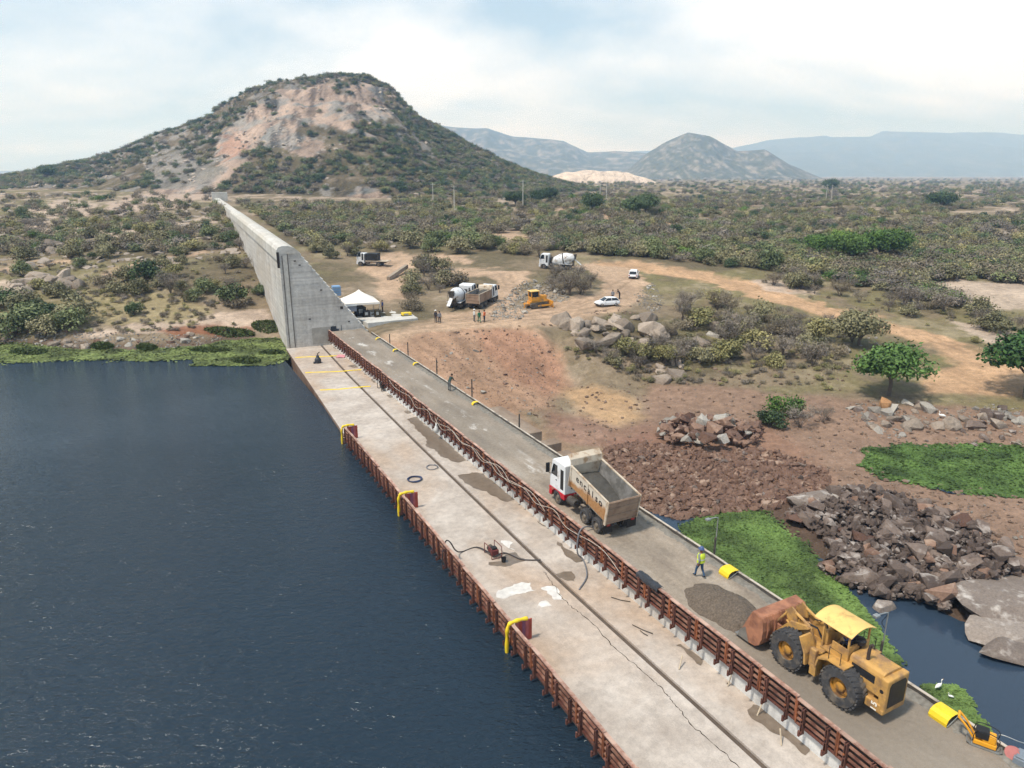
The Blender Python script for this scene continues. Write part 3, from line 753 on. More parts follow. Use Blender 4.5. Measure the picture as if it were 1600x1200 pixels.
edge = smooth(26.95, 27.25, T2 + .12 * fbm(S2 / 1.2, T2, 5, 3))
RZ = fbm(S2 / 2.5, T2 / .7, 9, 4) * .02 - .05 * np.exp(-((T2 - 24.4 + .15 * np.sin(S2 / 9)) / .28) ** 2) * .5 - .05 * np.exp(-((T2 - 26.3 + .15 * np.sin(S2 / 9)) / .28) ** 2) * .5
RZ = RZ + edge * (.05 + .07 * np.abs(fbm(S2 / .5, T2 / .3, 14, 3)))
RZ = np.where(T2 < 23.3, RZ - .02, RZ)
o = grid_object('road', T2, S2, RZ, M_ROAD); o.rotation_euler = (0, 0, HD); tag(o, kind='structure')
# grout fillet lying against the kerb
M_GROUT = plain('grout_grey', lin(126,122,114,.85), .95, .35, 5.0, .8)
T3, S3 = np.meshgrid(np.linspace(27.05, 28.02, 9), np.linspace(-8, 97, 700))
GZ3 = -.02 + .16 * smooth(27.1, 27.9, T3) + .07 * fbm(S3 / .35, T3 / .3, 24, 3) * smooth(27.05, 27.3, T3)
o = grid_object('grout_fillet', T3, S3, GZ3, M_GROUT); o.rotation_euler = (0, 0, HD); tag(o, kind='structure')
# step ends sticking out of the downstream face near the embankment
for (s0, s1, t1, zt) in ((60.4, 70, 34.7, -3.5), (58.9, 60.38, 36.2, -4.5), (57.2, 58.88, 36.9, -5.4)):
    b = MB(); b.box(28.3, t1, s0, s1, zt - 2.5, zt)
    o = b.build('concrete_step', M_STEP, None, bevel=.03); o.rotation_euler = (0, 0, HD); tag(o, kind='structure')

# ------------------------------------------------ tall abutment wall
WH = R(23.9); WL = 232.0
wall = empty('dam_wall', D(103.6, 17.0, 0), WH, 'tall grey concrete dam wall running from the deck to the rocky hill', 'dam wall')
def xd(z): return 2.3 + (12.3 - z) * .755
z = -4.0; k = 0
while z < 11.4:
    h = .62; j = random.uniform(-.014, .014)
    b = MB(); b.box(j, xd(z + h) + random.uniform(0, .05), random.uniform(-.015, .015), WL, z, z + h - .004)
    b.build('concrete_lift', M_WALL, wall, bevel=.012); z += h
zc = z
b = MB(); b.prism([(-.32, zc - .9), (-.32, zc + .55), (-.05, zc + .95), (.5, zc + 1.12), (1.3, zc + 1.1), (2.1, zc + .8), (2.75, zc + .2), (2.85, zc), (-.02, zc), (-.02, zc - .9)], -.06, 112, 1)
b.build('crest_cap', M_CAP, wall)
b = MB(); b.prism([(-.1, zc - .2), (-.1, zc + .85), (1.9, zc + .85), (2.3, zc), (-.0, zc), (-.0, zc - .2)], 112.02, WL, 1)
b.build('crest_cap', M_CAP, wall)
b = MB(); b.box(.30, .40, -.05, -.016, -1.9, 11.3); b.build('joint_strip', M_SEAM, wall)
b = MB(); b.box(1.05, 1.16, -.05, -.016, -1.9, 11.6); b.build('joint_strip', M_SEAM, wall)
b = MB(); b.box(.45, 1.02, -.035, -.016, -1.7, 11.4); b.build('patched_strip', M_CAP, wall)
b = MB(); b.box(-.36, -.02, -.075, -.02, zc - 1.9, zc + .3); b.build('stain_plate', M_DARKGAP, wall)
b = MB(); b.box(7.9, 8.3, -.04, -.014, 3.2, 3.6); b.build('drain_hole', M_DARKGAP, wall)
for (x_, z_) in ((2.5, 9.8), (1.9, 10.4), (5.2, 6.1), (8.9, 1.2), (3.3, 2.0)):
    b = MB(); b.box(x_, x_ + .3, -.04, -.014, z_, z_ + .16); b.build('tie_hole', M_DARKGAP, wall)
# newer concrete patch at the foot of the end face
b = MB(); b.box(3.6, 6.2, -.05, -.018, -1.68, .75); b.build('concrete_patch', plain('patch_concrete', lin(172,168,160,.8), .9, .2, 1.2, .3), wall)
b = MB(); b.box(-1.0, 5.2, WL, WL + 3.5, 5, zc + 3.0); b.box(-1.02, 5.22, WL - .02, WL + 3.52, zc + 3.0, zc + 3.3)
b.build('end_block', M_CAP, wall, bevel=.05)
# dark tarred board where the road meets the wall
M_TAR = plain('tarred_board', lin(52,58,70,.7), .6, .3, 2.0, .2)
o = empty('dark_board', D(103.2, 23.3, 0), HD, 'dark tarred board standing across the road at the foot of the wall', 'board')
b = MB(); b.box(0, 4.5, -.03, .03, -.02, .75); b.build('panel', M_TAR, o, bevel=.01)
for x_ in (.3, 1.5, 2.7, 3.9):
    b = MB(); b.box(x_, x_ + .08, -.09, -.032, -.02, .85); b.build('batten', M_TAR, o)

# ================================================================== FORMWORK ALONG THE DECK
M_RUST = plain('rusty_steel', lin(122,82,70,.8), .85, .35, 4, .4, dirt=lin(96,54,44,.8), dirt_amt=.5, each=.25)
M_WALE = plain('dusty_wale', lin(146,108,92,.8), .85, .3, 4, .4, dirt=lin(110,72,60,.8), dirt_amt=.45, each=.25)
M_RUST2 = plain('rusty_rail', lin(150,104,88,.8), .8, .3, 4, .3, dirt=lin(190,160,144,.85), dirt_amt=.6, each=.18)
M_RUST3 = plain('orange_stiffener', lin(150,90,58,.8), .85, .35, 5, .4, dirt=lin(110,62,44,.8), dirt_amt=.5, each=.3)
M_FACE = plain('dark_form_face', lin(44,35,30,.7), .9, .4, 1.5, .3, dirt=lin(64,50,42,.8), dirt_amt=.3)
PLEN = 2.15
def make_panel():
    o = empty('formwork_panel')
    h = PLEN / 2 - .012
    MB().box(.03, .07, -h, h, -1.0, .21).build('face_plate', M_FACE, o)
    MB().box(-.11, .075, -h, h, .20, .28).build('top_rail', M_RUST2, o, bevel=.012)
    for z_ in (-.10, -.42, -.72):
        MB().box(-.085, .03, -h, h, z_ - .04, z_ + .03).build('wale', M_WALE, o)
    MB().box(-.10, .03, -h, h, -1.02, -.95).build('bottom_rail', M_RUST, o)
    for y_ in (-h + .035, h - .035):
        MB().box(-.115, .03, y_ - .035, y_ + .035, -.94, .20).build('stiffener', M_RUST3, o)
    for y_ in (-.61, .61):
        b = MB()
        for q in (-.07, .035): b.box(-.22, -.087, y_ + q, y_ + q + .035, -1.16, .12)
        b.box(-.21, -.10, y_ - .07, y_ + .07, -.02, .03); b.box(-.21, -.10, y_ - .07, y_ + .07, -.72, -.66)
        sd = b.build('soldier', M_RUST, o)
        b = MB(); b.box(-.34, -.06, y_ - .06, y_ + .06, -1.24, -1.15); b.box(-.36, -.30, y_ - .04, y_ + .05, -1.29, -1.0); b.build('foot_bracket', M_RUST, sd)
        b = MB(); b.lathe([(.035, -.03), (.05, 0), (.035, .03)], 6, 'x', Matrix.Translation((-.26, y_, -.45))); b.build('tie_nut', M_RUST3, sd)
    return o
proto = make_panel(); used = False
def place_panel(s, t, dz, label, group):
    global used
    o = proto if not used else copy_tree(proto); used = True
    o.location = D(s + random.uniform(-.01, .01), t + random.uniform(-.025, .025), dz + random.uniform(-.05, .05)); o.rotation_euler = (random.uniform(-.012, .012), random.uniform(-.03, .02), HD + random.uniform(-.008, .008))
    tag(o, label, 'formwork panel', group); return o
def nth(k):
    return '%d%s' % (k, 'th' if 10 <= k % 100 <= 20 else {1: 'st', 2: 'nd', 3: 'rd'}.get(k % 10, 'th'))
s = 102.2; k = 1
while s > 10:
    place_panel(s, 23.04, 0, 'rusty formwork panel beside the truck road, %s from the tall wall' % nth(k), 'formwork row beside the road'); s -= PLEN; k += 1
s = 63.2 - PLEN / 2; k = 1
while s > 11:
    place_panel(s, 14.92, -.85, 'rusty formwork panel along the water edge, %s from the far end' % nth(k), 'formwork row along the water'); s -= PLEN; k += 1

# kerb form on the downstream side
M_BOARD = plain('pale_board', lin(196,186,172,.85), .8, .2, 3, .3, dirt=lin(130,120,108,.8), dirt_amt=.4)
M_BOARDIN = plain('dark_board_face', lin(84,80,76,.8), .85, .35, 3, .3)
kb = empty('edge_form', D(10, 28.06, 0), HD, 'long low edge form of pale boards along the far side of the road', 'edge form')
y_ = -12.0
while y_ < 87:
    L = 3.25; j = random.uniform(-.02, .02)
    b = MB(); b.box(-.025 + j, .05 + j, y_, y_ + L - .015, -.25, .31); b.build('board', M_BOARDIN, kb)
    b = MB(); b.box(-.05 + j, .09 + j, y_, y_ + L - .015, .312, .36); b.build('cap_rail', M_BOARD, kb, bevel=.01)
    b = MB(); b.box(.09 + j, .17 + j, y_ + .4, y_ + .48, -.6, .3); b.build('stake', M_BOARDIN, kb)
    y_ += L
# ================================================================== VEHICLES
def paint_mat(name, col, dirt=lin(150,128,104,.8), amt=.3, rough=.45, var=.08): return plain(name, col, rough, var, 2.0, .05, dirt=dirt, dirt_amt=amt, dirt_scale=1.3, spec=.5)
M_WHITE = paint_mat('white_paint', lin(232,234,236,.85), amt=.15)
M_REDP = paint_mat('red_paint', lin(196,32,48,.85), amt=.15)
M_BLACK = plain('black_plastic', lin(36,36,38,.8), .6, .3, 4, .1)
M_CHASSIS = plain('chassis_steel', lin(72,68,64,.8), .75, .3, 4, .2, dirt=lin(120,106,90,.8), dirt_amt=.4)
M_TYRE = plain('tyre_rubber', lin(70,70,72,.8), .9, .25, 6, .4, dirt=lin(120,110,98,.8), dirt_amt=.35)
M_RIM = plain('dusty_rim', lin(140,130,118,.8), .6, .25, 5, .1, dirt=lin(110,98,84,.8), dirt_amt=.5)
M_TAIL = plain('dusty_tailgate', lin(166,142,122,.8), .75, .14, 3, .15, dirt=lin(140,116,98,.8), dirt_amt=.5)
M_RIMTOP = plain('pale_rim', lin(206,192,172,.85), .6, .12, 3, .1, dirt=lin(160,130,100,.8), dirt_amt=.4)
M_LOAD = plain('fresh_concrete_load', lin(84,82,78,.8), .95, .25, 4, .9)
M_BEDIN = plain('scoured_bed', lin(150,148,146,.85), .55, .2, 1.4, .1, dirt=lin(112,110,106,.8), dirt_amt=.7)
M_INK = plain('black_lettering', lin(34,32,34), .6, .1)
def glass_mat():
    t = NT('window_glass'); t.set((.012, .016, .02), .06, 0, .6); return t.m
M_GLASS = glass_mat()
def box_side_mat():
    t = NT('side_paint_worn'); v = t.coord('Object'); sp = t.n('ShaderNodeSeparateXYZ'); t.l(v, sp.inputs[0])
    n = t.noise(v, 1.6, 6, .65); n2 = t.noise(v, 7, 5, .6)
    ad = t.n('ShaderNodeMath', operation='MULTIPLY_ADD'); t.l(n, ad.inputs[0]); ad.inputs[1].default_value = .9; t.l(sp.outputs[2], ad.inputs[2])
    # the lower rear half of the side has lost its white paint
    sl = t.n('ShaderNodeMath', operation='MULTIPLY_ADD'); t.l(sp.outputs[1], sl.inputs[0]); sl.inputs[1].default_value = .14; t.l(ad.outputs[0], sl.inputs[2])
    hf = t.n('ShaderNodeMath', operation='MULTIPLY'); t.l(sl.outputs[0], hf.inputs[0]); hf.inputs[1].default_value = .4
    m = t.ramp(hf.outputs[0], (.56, 1.0), (.66, 0.0))
    c = t.mix(m, lin(222,212,196,.85), t.ramp(n2, (.3, lin(166,112,66,.8)), (.7, lin(204,160,110,.8))))
    c = t.mix(t.ramp(n2, (.55, 0.0), (.75, .35)), c, lin(150,122,96,.8))
    t.set(c, .6, 0, .4); t.bump(n2, .1, .02); return t.m
M_BOXSIDE = box_side_mat()

def wheel(parent, x, y, r, w, rim_r, side, name='wheel', tread=False, rim_mat=None, dual=False):
    """side -1 = left; axis along x; tyre and rim are the wheel's pieces"""
    e = bpy.data.objects.new(name, None); e.location = (x, y, r); link(e, parent)
    b = MB(); h = w / 2
    b.lathe([(rim_r, -h * .8), (rim_r * 1.06, -h), (r * .9, -h), (r * .985, -h * .72), (r, -h * .4), (r, h * .4), (r * .985, h * .72), (r * .9, h), (rim_r * 1.06, h), (rim_r, h * .8)], 36, 'x', caps=False)
    b.build('tyre', M_TYRE, e, smooth=False)
    if tread:
        b = MB()
        for k in range(26):
            a = 2 * math.pi * k / 26
            for sg in (-1, 1):
                M = Matrix.Rotation(a + (.06 * sg), 4, 'X') @ Matrix.Translation((sg * h * .52, 0, r * .995)) @ Matrix.Rotation(sg * .35, 4, 'Z')
                b.box(-h * .5, h * .46, -.055, .055, -.05, .022, M)
        b.build('tread', M_TYRE, e)
    b = MB(); q = h * .55 * side
    b.lathe([(rim_r * 1.01, -h * .8), (rim_r * 1.01, h * .8)], 24, 'x', caps=False)
    o_ = h * .6 * side
    b.lathe([(rim_r * .9, o_ * .6), (rim_r * .55, o_ * .5), (rim_r * .45, o_ * 1.1), (rim_r * .2, o_ * 1.2), (0, o_ * 1.2)], 20, 'x')
    for k in range(8):
        a = 2 * math.pi * k / 8
        b.box(min(o_ * .5, o_ * .75), max(o_ * .5, o_ * .75), math.cos(a) * rim_r * .7 - .02, math.cos(a) * rim_r * .7 + .02, math.sin(a) * rim_r * .7 - .02, math.sin(a) * rim_r * .7 + .02)
    b.build('rim', rim_mat or M_RIM, e)
    return e
def text_mesh(txt, size, depth=.012):
    cu = bpy.data.curves.new('lettering', 'FONT'); cu.body = txt; cu.size = size; cu.extrude = depth; cu.offset = .012; cu.space_character = 1.45; cu.align_x = 'CENTER'; cu.align_y = 'CENTER'
    to = bpy.data.objects.new('lettering_tmp', cu); COL.objects.link(to)
    dg = bpy.context.evaluated_depsgraph_get(); dg.update()
    me = bpy.data.meshes.new_from_object(to.evaluated_get(dg)); bpy.data.objects.remove(to); me.materials.clear(); return me

def truck_chassis(o, ya, yb, axles, cab_col, low_col, cab_y, cab_len=1.9, cab_h=3.15):
    for x_ in (-.42, .36):
        MB().box(x_, x_ + .06, ya, yb, .72, .98).build('chassis_rail', M_CHASSIS, o)
    for i, y_ in enumerate(axles):
        MB().tube([(-1.1, y_, .52), (1.1, y_, .52)], .08, 8).build('axle', M_CHASSIS, o)
        for sd in (-1, 1):
            wheel(o, sd * 1.08, y_, .52, .30, .28, sd)
            if i > 0: wheel(o, sd * .76, y_, .52, .28, .28, sd)
    y0, y1 = cab_y, cab_y + cab_len
    # cab: walls taper a little to the roof, windows set in
    b = MB(); z0 = 1.02; zm = 1.95; z1 = cab_h
    prof = [(y0, z0), (y0, z1 - .08), (y0 + .15, z1), (y1 - .45, z1), (y1 - .3, z1 - .08), (y1 - .05, zm + .1), (y1, zm), (y1, z0)]
    b.prism(prof, -1.2, 1.2, 0); cab = b.build('cab', cab_col, o, bevel=.05)
    b = MB(); b.box(-1.22, 1.22, y0 + .02, y1 + .05, .42, 1.02); 
    lower = MB(); lower.prism([(y0, .62), (y0, 1.02), (y1 + .06, 1.02), (y1 + .06, .38), (y1 - .28, .38), (y1 - .34, .74), (y1 - .55, .93), (y1 - .9, .99), (y1 - 1.25, .93), (y1 - 1.46, .74), (y1 - 1.5, .62)], -1.23, 1.23, 0)
    lower.build('bumper_and_arches', low_col, o, bevel=.03)
    for sd in (-1, 1):
        xx = sd * 1.204
        b = MB(); b.prism([(y1 - .98, 2.02), (y1 - .98, 2.86), (y1 - .46, 2.86), (y1 - .18, 2.12), (y1 - .2, 2.02)], xx - .006, xx + .006, 0); b.build('side_window', M_GLASS, cab)
        b = MB(); b.box(xx - .01, xx + .01, y0 + .16, y0 + .55, 1.3, 2.75); b.build('rear_pillar_vent', M_BLACK, cab)
        b = MB(); b.box(sd * 1.21 - .02, sd * 1.21 + .02, y1 - .93, y1 - .8, 1.72, 1.78); b.build('door_handle', M_BLACK, cab)
        b = MB(); b.tube([(sd * 1.2, y1 - .3, 2.8), (sd * 1.42, y1 - .05, 2.8), (sd * 1.42, y1 - .05, 2.1), (sd * 1.2, y1 - .2, 2.0)], .02, 6); b.box(sd * 1.42 - .13, sd * 1.42 + .13, y1 - .1, y1 + .02, 2.1, 2.78)
        b.build('mirror', M_BLACK, cab)
        b = MB(); b.box(sd * .9 - .22, sd * .9 + .22, y1 + .062, y1 + .08, .6, .8); b.build('headlight', plain('lamp_lens', lin(220,220,215), .2, .05), o)
    b = MB(); b.hexa([(-1.08, y1 - .03, 2.12), (1.08, y1 - .03, 2.12), (-1.08, y1 - .05, 2.1), (1.08, y1 - .05, 2.1), (-1.04, y1 - .26, 3.0), (1.04, y1 - .26, 3.0), (-1.04, y1 - .3, 3.0), (1.04, y1 - .3, 3.0)]); b.build('windscreen', M_GLASS, cab)
    MB().box(-.95, .95, y1 + .002, y1 + .02, 1.1, 1.6).build('grille', M_BLACK, cab)
    # tank, air filter and exhaust behind the cab
    b = MB(); b.lathe([(.28, -.45), (.3, -.4), (.3, .4), (.28, .45)], 16, 'y', Matrix.Translation((-.95, y0 - .75, .8))); b.build('fuel_tank', M_CHASSIS, o, smooth=False)
    b = MB(); b.box(.65, 1.15, y0 - 1.1, y0 - .3, .55, 1.05); b.build('battery_box', M_BLACK, o, bevel=.03)
    b = MB(); b.lathe([(.16, 0), (.16, 1.1), (.1, 1.15), (.1, 1.6)], 12, 'z', Matrix.Translation((.8, y0 - .2, 1.0))); b.build('air_intake', M_BLACK, o)
    return cab
def tipper_box(o, L, side_mat, tilt, hinge_y, load=.55, letters=None, zf=1.12, hh=1.62):
    """open tipping body in its own frame, hinged at the rear"""
    e = bpy.data.objects.new('tipper_body', None); e.location = (0, hinge_y, zf); e.rotation_euler = (tilt, 0, 0); link(e, o)
    w0, w1 = 1.08, 1.26    # floor and rim half width
    th = .06
    def side(sd):
        b = MB()
        vs = []
        for (y_, zz) in ((0, 0), (L, 0), (0, hh), (L, hh)):
            for q in (0, 1):
                wx = w0 + (w1 - w0) * zz / hh
                vs.append((sd * (wx - q * th), y_, zz))
        v = vs
        b.add(v, [(0, 2, 6, 4), (1, 5, 7, 3), (0, 4, 5, 1), (2, 3, 7, 6), (0, 1, 3, 2), (4, 6, 7, 5)])
        b.m[1] = 1
        return b.build('side_board', [side_mat, M_BEDIN], e)
    sl = side(-1); side(1)
    for sd in (-1, 1):
        b = MB(); b.box(sd * (w1 - .03) - .06, sd * (w1 - .03) + .06, 0, L, hh - .03, hh + .07); b.build('rim_rail', M_RIMTOP, e, bevel=.015)
        for y_ in (.02, L * .5, L - .1):
            b = MB(); b.hexa([(sd * (w0 - .01), y_, -.05), (sd * (w0 + .05), y_, -.05), (sd * (w0 - .01), y_ + .09, -.05), (sd * (w0 + .05), y_ + .09, -.05), (sd * (w1 - .01), y_, hh - .03), (sd * (w1 + .05), y_, hh - .03), (sd * (w1 - .01), y_ + .09, hh - .03), (sd * (w1 + .05), y_ + .09, hh - .03)])
            b.build('side_rib', side_mat if y_ > .1 else M_RIMTOP, e)
    MB().box(-w0, w0, 0, L, -.06, .0).build('bed_floor', M_BEDIN, e)
    b = MB(); b.box(-.5, -.36, .1, L, -.22, -.062); b.box(.36, .5, .1, L, -.22, -.062)
    for k in range(6): b.box(-w0, w0, .3 + k * (L - .5) / 5, .4 + k * (L - .5) / 5, -.2, -.065)
    b.build('underframe', M_CHASSIS, e)
    # tailgate with pressed panels
    tg = MB(); tg.box(-w1, w1, -.07, -.01, -.05, hh + .02); tg = tg.build('tailgate', M_TAIL, e, bevel=.01)
    for z_ in (0.0, .52, 1.06, hh - .06):
        MB().box(-w1 + .01, w1 - .01, -.12, -.072, z_ - .04, z_ + .05).build('tailgate_rib', M_TAIL, tg, bevel=.012)
    for x_ in (-w1 - .01, w1 - .06):
        MB().box(x_, x_ + .07, -.13, .05, -.08, hh + .06).build('corner_post', M_RIMTOP, e)
    # headboard with rolled canopy lip over the cab
    b = MB(); b.prism([(L - .02, 0), (L - .02, hh), (L + .12, hh + .42), (L + .55, hh + .62), (L + .6, hh + .56), (L + .2, hh + .36), (L + .05, hh), (L + .05, 0)], -w1, w1, 0)
    b.build('headboard', M_RIMTOP, e, bevel=.02)
    # load: a heap against the headboard thinning to the scoured floor
    X, Y = np.meshgrid(np.linspace(-w0 + .02, w0 - .02, 22), np.linspace(.05, L - .05, 40))
    f = smooth(.25, .95, Y / L + .18 * (X / w0)) 
    Z = .012 + load * f * (1 + .25 * fbm(X * 1.5, Y * 1.5, 3, 4)) * (1 - .25 * (X / w0) ** 2) + .03 * np.abs(fbm(X * 4, Y * 4, 6, 3)) * smooth(.02, .2, f)
    lo = grid_object('load', X, Y, Z, M_LOAD); lo.parent = e
    if letters:
        ang = math.atan2(w1 - w0, hh)
        # reads from the front to the rear on the left side
        for k, ch in enumerate(letters):
            me = text_mesh(ch, .74 if ch != 'l' else .7, .006); me.materials.append(M_INK)
            lt = bpy.data.objects.new('letter', me); link(lt, e)
            yy = L * .80 - k * L * .105
            lt.matrix_local = Matrix.Translation((-(w0 + (w1 - w0) * 1.0 / hh) - .014, yy, 1.08)) @ Matrix.Rotation(-ang, 4, 'Y') @ Matrix(((0, 0, -1, 0), (-1, 0, 0, 0), (0, 1, 0, 0), (0, 0, 0, 1)))
    # hoist ram
    b = MB(); b.tube([(0, L - .5, -.1), (0, L - 1.0, -.55)], .09, 8); b.build('hoist_ram', M_CHASSIS, e)
    return e
# --- the dump truck on the road
tr = empty('dump_truck', D(34.9, 24.92, .0), HD + R(.6), 'dump truck with white and red cab and raised sand-coloured bed on the dam road', 'dump truck')
truck_chassis(tr, -1.5, 4.6, (4.05, .7, -.7), M_WHITE, M_REDP, 3.15, 1.95, 3.2)
tipper_box(tr, 4.35, M_BOXSIDE, R(11.5), -1.62, .85, 'encalso', 1.08, 1.6)
for sd in (-1, 1):
    MB().box(sd * .92 - .36, sd * .92 + .36, -1.62, -1.58, .35, .95).build('mud_flap', M_BLACK, tr)
    MB().box(sd * .95 - .12, sd * .95 + .12, -1.72, -1.63, .88, 1.0).build('tail_light', paint_mat('lamp_red', lin(150,30,28), amt=.3), tr)

# --- wheel loader
M_YEL = paint_mat('loader_yellow', lin(200,154,84,.85), dirt=lin(156,122,86,.8), amt=.48, rough=.6, var=.14)
M_YEL2 = paint_mat('canopy_yellow', lin(232,194,116,.88), dirt=lin(200,160,96,.8), amt=.25, rough=.6)
M_BUCK = plain('bucket_rust', lin(176,122,94,.8), .75, .2, 2.5, .2, dirt=lin(140,94,74,.8), dirt_amt=.5)
M_BLADE = plain('worn_steel', lin(150,146,140,.8), .4, .25, 3, .1, metal=.4)
ld = empty('wheel_loader', D(16.4, 25.55, 0), HD + R(1.0), 'yellow wheel loader with curved canopy and rusty bucket on the dam road', 'wheel loader', scale=.96)
WR = .97
for (y_, sd) in ((0, -1), (0, 1), (2.95, -1), (2.95, 1)):
    wheel(ld, sd * .98, y_, WR, .72, .46, sd, tread=True, rim_mat=plain('rim_yellow', lin(206,150,64,.8), .7, .2, 3, .1, dirt=lin(120,90,60,.8), dirt_amt=.5))
for y_ in (0, 2.95): MB().tube([(-.8, y_, WR), (.8, y_, WR)], .2, 10).build('axle', M_CHASSIS, ld)
# rear frame and engine hood with rounded top
b = MB(); b.box(-.55, .55, -1.2, 1.35, .75, 1.35); b.build('rear_frame', M_YEL, ld, bevel=.03)
b = MB(); b.prism([(-.66, 1.3), (-.66, 2.25), (-.6, 2.42), (-.45, 2.5), (.45, 2.5), (.6, 2.42), (.66, 2.25), (.66, 1.3)], -1.55, .1, 1)
hood = b.build('engine_hood', M_YEL, ld, bevel=.03)
b = MB(); b.box(-.74, .74, -1.85, -1.5, .72, 2.36); b.build('radiator_guard', M_YEL, ld, bevel=.07)
b = MB(); b.prism([(-.56, .95), (-.56, 2.0), (-.46, 2.16), (.46, 2.16), (.56, 2.0), (.56, .95)], -1.875, -1.852, 1); b.build('radiator_grille', M_BLACK, ld)
b = MB(); b.box(-.78, -.4, -1.7, -.95, .62, 1.05); b.box(.4, .78, -1.7, -.95, .62, 1.05); b.box(-.76, .76, -1.83, -1.5, .6, .85); b.build('counterweight', M_YEL, ld, bevel=.05)
for sd in (-1, 1):
    b = MB(); b.box(sd * .662 - .004, sd * .662 + .008, -1.2, -.05, 1.78, 2.16); b.build('side_opening', M_BLACK, hood)
    b = MB(); b.lathe([(.09, -.03), (.1, .03)], 12, 'x', Matrix.Translation((sd * .72, -1.62, 1.72))); b.build('work_lamp', M_BLACK, ld)
    # fenders over the rear tyres, with platform
    b = MB(); b.prism([(-.15, 2.02), (.75, 1.98), (1.25, 1.75), (1.35, 1.2), (1.27, 1.2), (1.17, 1.7), (.72, 1.92), (-.15, 1.96)], sd * .56 if sd > 0 else -1.3, 1.3 if sd > 0 else -.56, 0); b.build('fender', M_YEL, ld)
    # front fenders standing behind the front tyres
    b = MB(); b.prism([(2.3, 2.2), (2.2, 2.2), (1.85, 1.55), (1.8, .95), (1.9, .95), (1.95, 1.5)], sd * .62 if sd > 0 else -1.34, 1.34 if sd > 0 else -.62, 0); b.build('front_fender', M_YEL, ld)
    b = MB(); b.box(sd * 1.0 - .25, sd * 1.0 + .25, 1.28, 1.62, .62, 1.18); b.build('step_box', M_YEL, ld, bevel=.02)
    b = MB(); b.box(sd * 1.12 - .12, sd * 1.12 + .12, 1.38, 1.72, 1.0, 1.95); b.build('hydraulic_tank', M_YEL, ld, bevel=.05)
    # hand rail at the platform
    b = MB(); b.tube([(sd * 1.2, .15, 2.0), (sd * 1.2, .15, 2.6), (sd * 1.2, .75, 2.6), (sd * 1.2, .75, 1.98)], .02, 6); b.build('hand_rail', M_BLACK, ld)
b = MB(); b.tube([(-.34, -.55, 2.5), (-.34, -.55, 2.95), (-.34, -.58, 3.2), (-.34, -.68, 3.3)], .075, 10); b.build('exhaust_stack', plain('sooty_pipe', lin(70,58,52,.8), .8, .3), ld)
b = MB(); b.lathe([(.1, 0), (.1, .2), (.24, .24), (.26, .42), (.2, .5), (0, .52)], 14, 'z', Matrix.Translation((.1, .2, 2.45))); b.build('air_cleaner', M_BLACK, ld)
# operator station
b = MB(); b.box(-.75, .75, .1, 1.55, 1.9, 1.98); b.build('platform', M_YEL, ld)
b = MB(); b.box(-.72, .72, .15, .22, 1.98, 2.75); b.box(-.72, -.66, .22, 1.0, 1.98, 2.6); b.box(.66, .72, .22, 1.0, 1.98, 2.6); b.build('cab_skirt', M_YEL, ld)
b = MB(); b.box(-.28, .28, .3, .8, 2.15, 2.3); b.box(-.28, .28, .26, .36, 2.3, 2.85); b.build('seat', M_BLACK, ld, bevel=.03)
b = MB(); b.box(-.5, .5, 1.4, 1.6, 1.98, 2.75); b.build('dash', M_YEL, ld, bevel=.05)
b = MB(); b.tube([(0, 1.4, 2.6), (0, 1.15, 2.85)], .03, 6); b.lathe([(.2, -.015), (.22, 0), (.2, .015)], 14, 'z', Matrix.Translation((0, 1.12, 2.87)) @ Matrix.Rotation(.6, 4, 'X')); b.build('steering_wheel', M_BLACK, ld)
for (x_, y_) in ((-.68, .2), (.68, .2), (-.68, 1.52), (.68, 1.52)):
    MB().box(x_ - .035, x_ + .035, y_ - .035, y_ + .035, 1.98, 3.45).build('canopy_post', M_YEL, ld)
b = MB(); pr = []
for k in range(11):
    q = -1 + 2 * k / 10; pr.append((q * .86, 3.62 - .26 * q * q))
b.prism(pr + [(x_, z_ - .04) for x_, z_ in pr[::-1]], .0, 1.95, 1); can = b.build('canopy', M_YEL2, ld, bevel=.01)
b = MB(); b.prism(pr + [(x_, 3.36) for x_ in (.84, -.84)], 1.952, 1.98, 1); b.build('canopy_end', M_YEL2, can)
# articulated front frame, arms, cylinders and linkage
b = MB(); b.box(-.5, .5, 1.55, 3.3, .75, 1.45); b.prism([(2.0, 1.45), (2.3, 2.35), (2.75, 2.35), (3.2, 1.45)], -.5, -.38, 0); b.prism([(2.0, 1.45), (2.3, 2.35), (2.75, 2.35), (3.2, 1.45)], .38, .5, 0); b.build('front_frame', M_YEL, ld, bevel=.02)
for sd in (-1, 1):
    b = MB(); b.prism([(2.35, 2.3), (2.5, 2.42), (3.4, 2.15), (4.25, 1.05), (4.4, .55), (4.2, .45), (3.9, 1.0), (3.2, 1.75)], sd * .6 - .07, sd * .6 + .07, 0); b.build('lift_arm', M_YEL, ld, bevel=.015)
    b = MB(); b.tube([(sd * .42, 2.1, 1.2), (sd * .55, 3.3, 1.8)], [.09, .09], 10); b.tube([(sd * .55, 3.3, 1.8), (sd * .55, 3.7, 2.0)], .05, 8); b.build('lift_cylinder', M_YEL, ld)
    b = MB(); b.prism([(3.2, 2.1), (3.3, 2.6), (3.6, 2.75), (3.95, 2.35), (3.7, 1.9)], sd * .38 - .04, sd * .38 + .04, 0); b.build('bell_crank', M_YEL, ld)
    b = MB(); b.tube([(sd * .38, 2.5, 2.3), (sd * .38, 3.35, 2.55)], .075, 8); b.tube([(sd * .38, 3.8, 2.35), (sd * .5, 4.25, 1.6)], .06, 8); b.build('tilt_cylinder', M_YEL, ld)
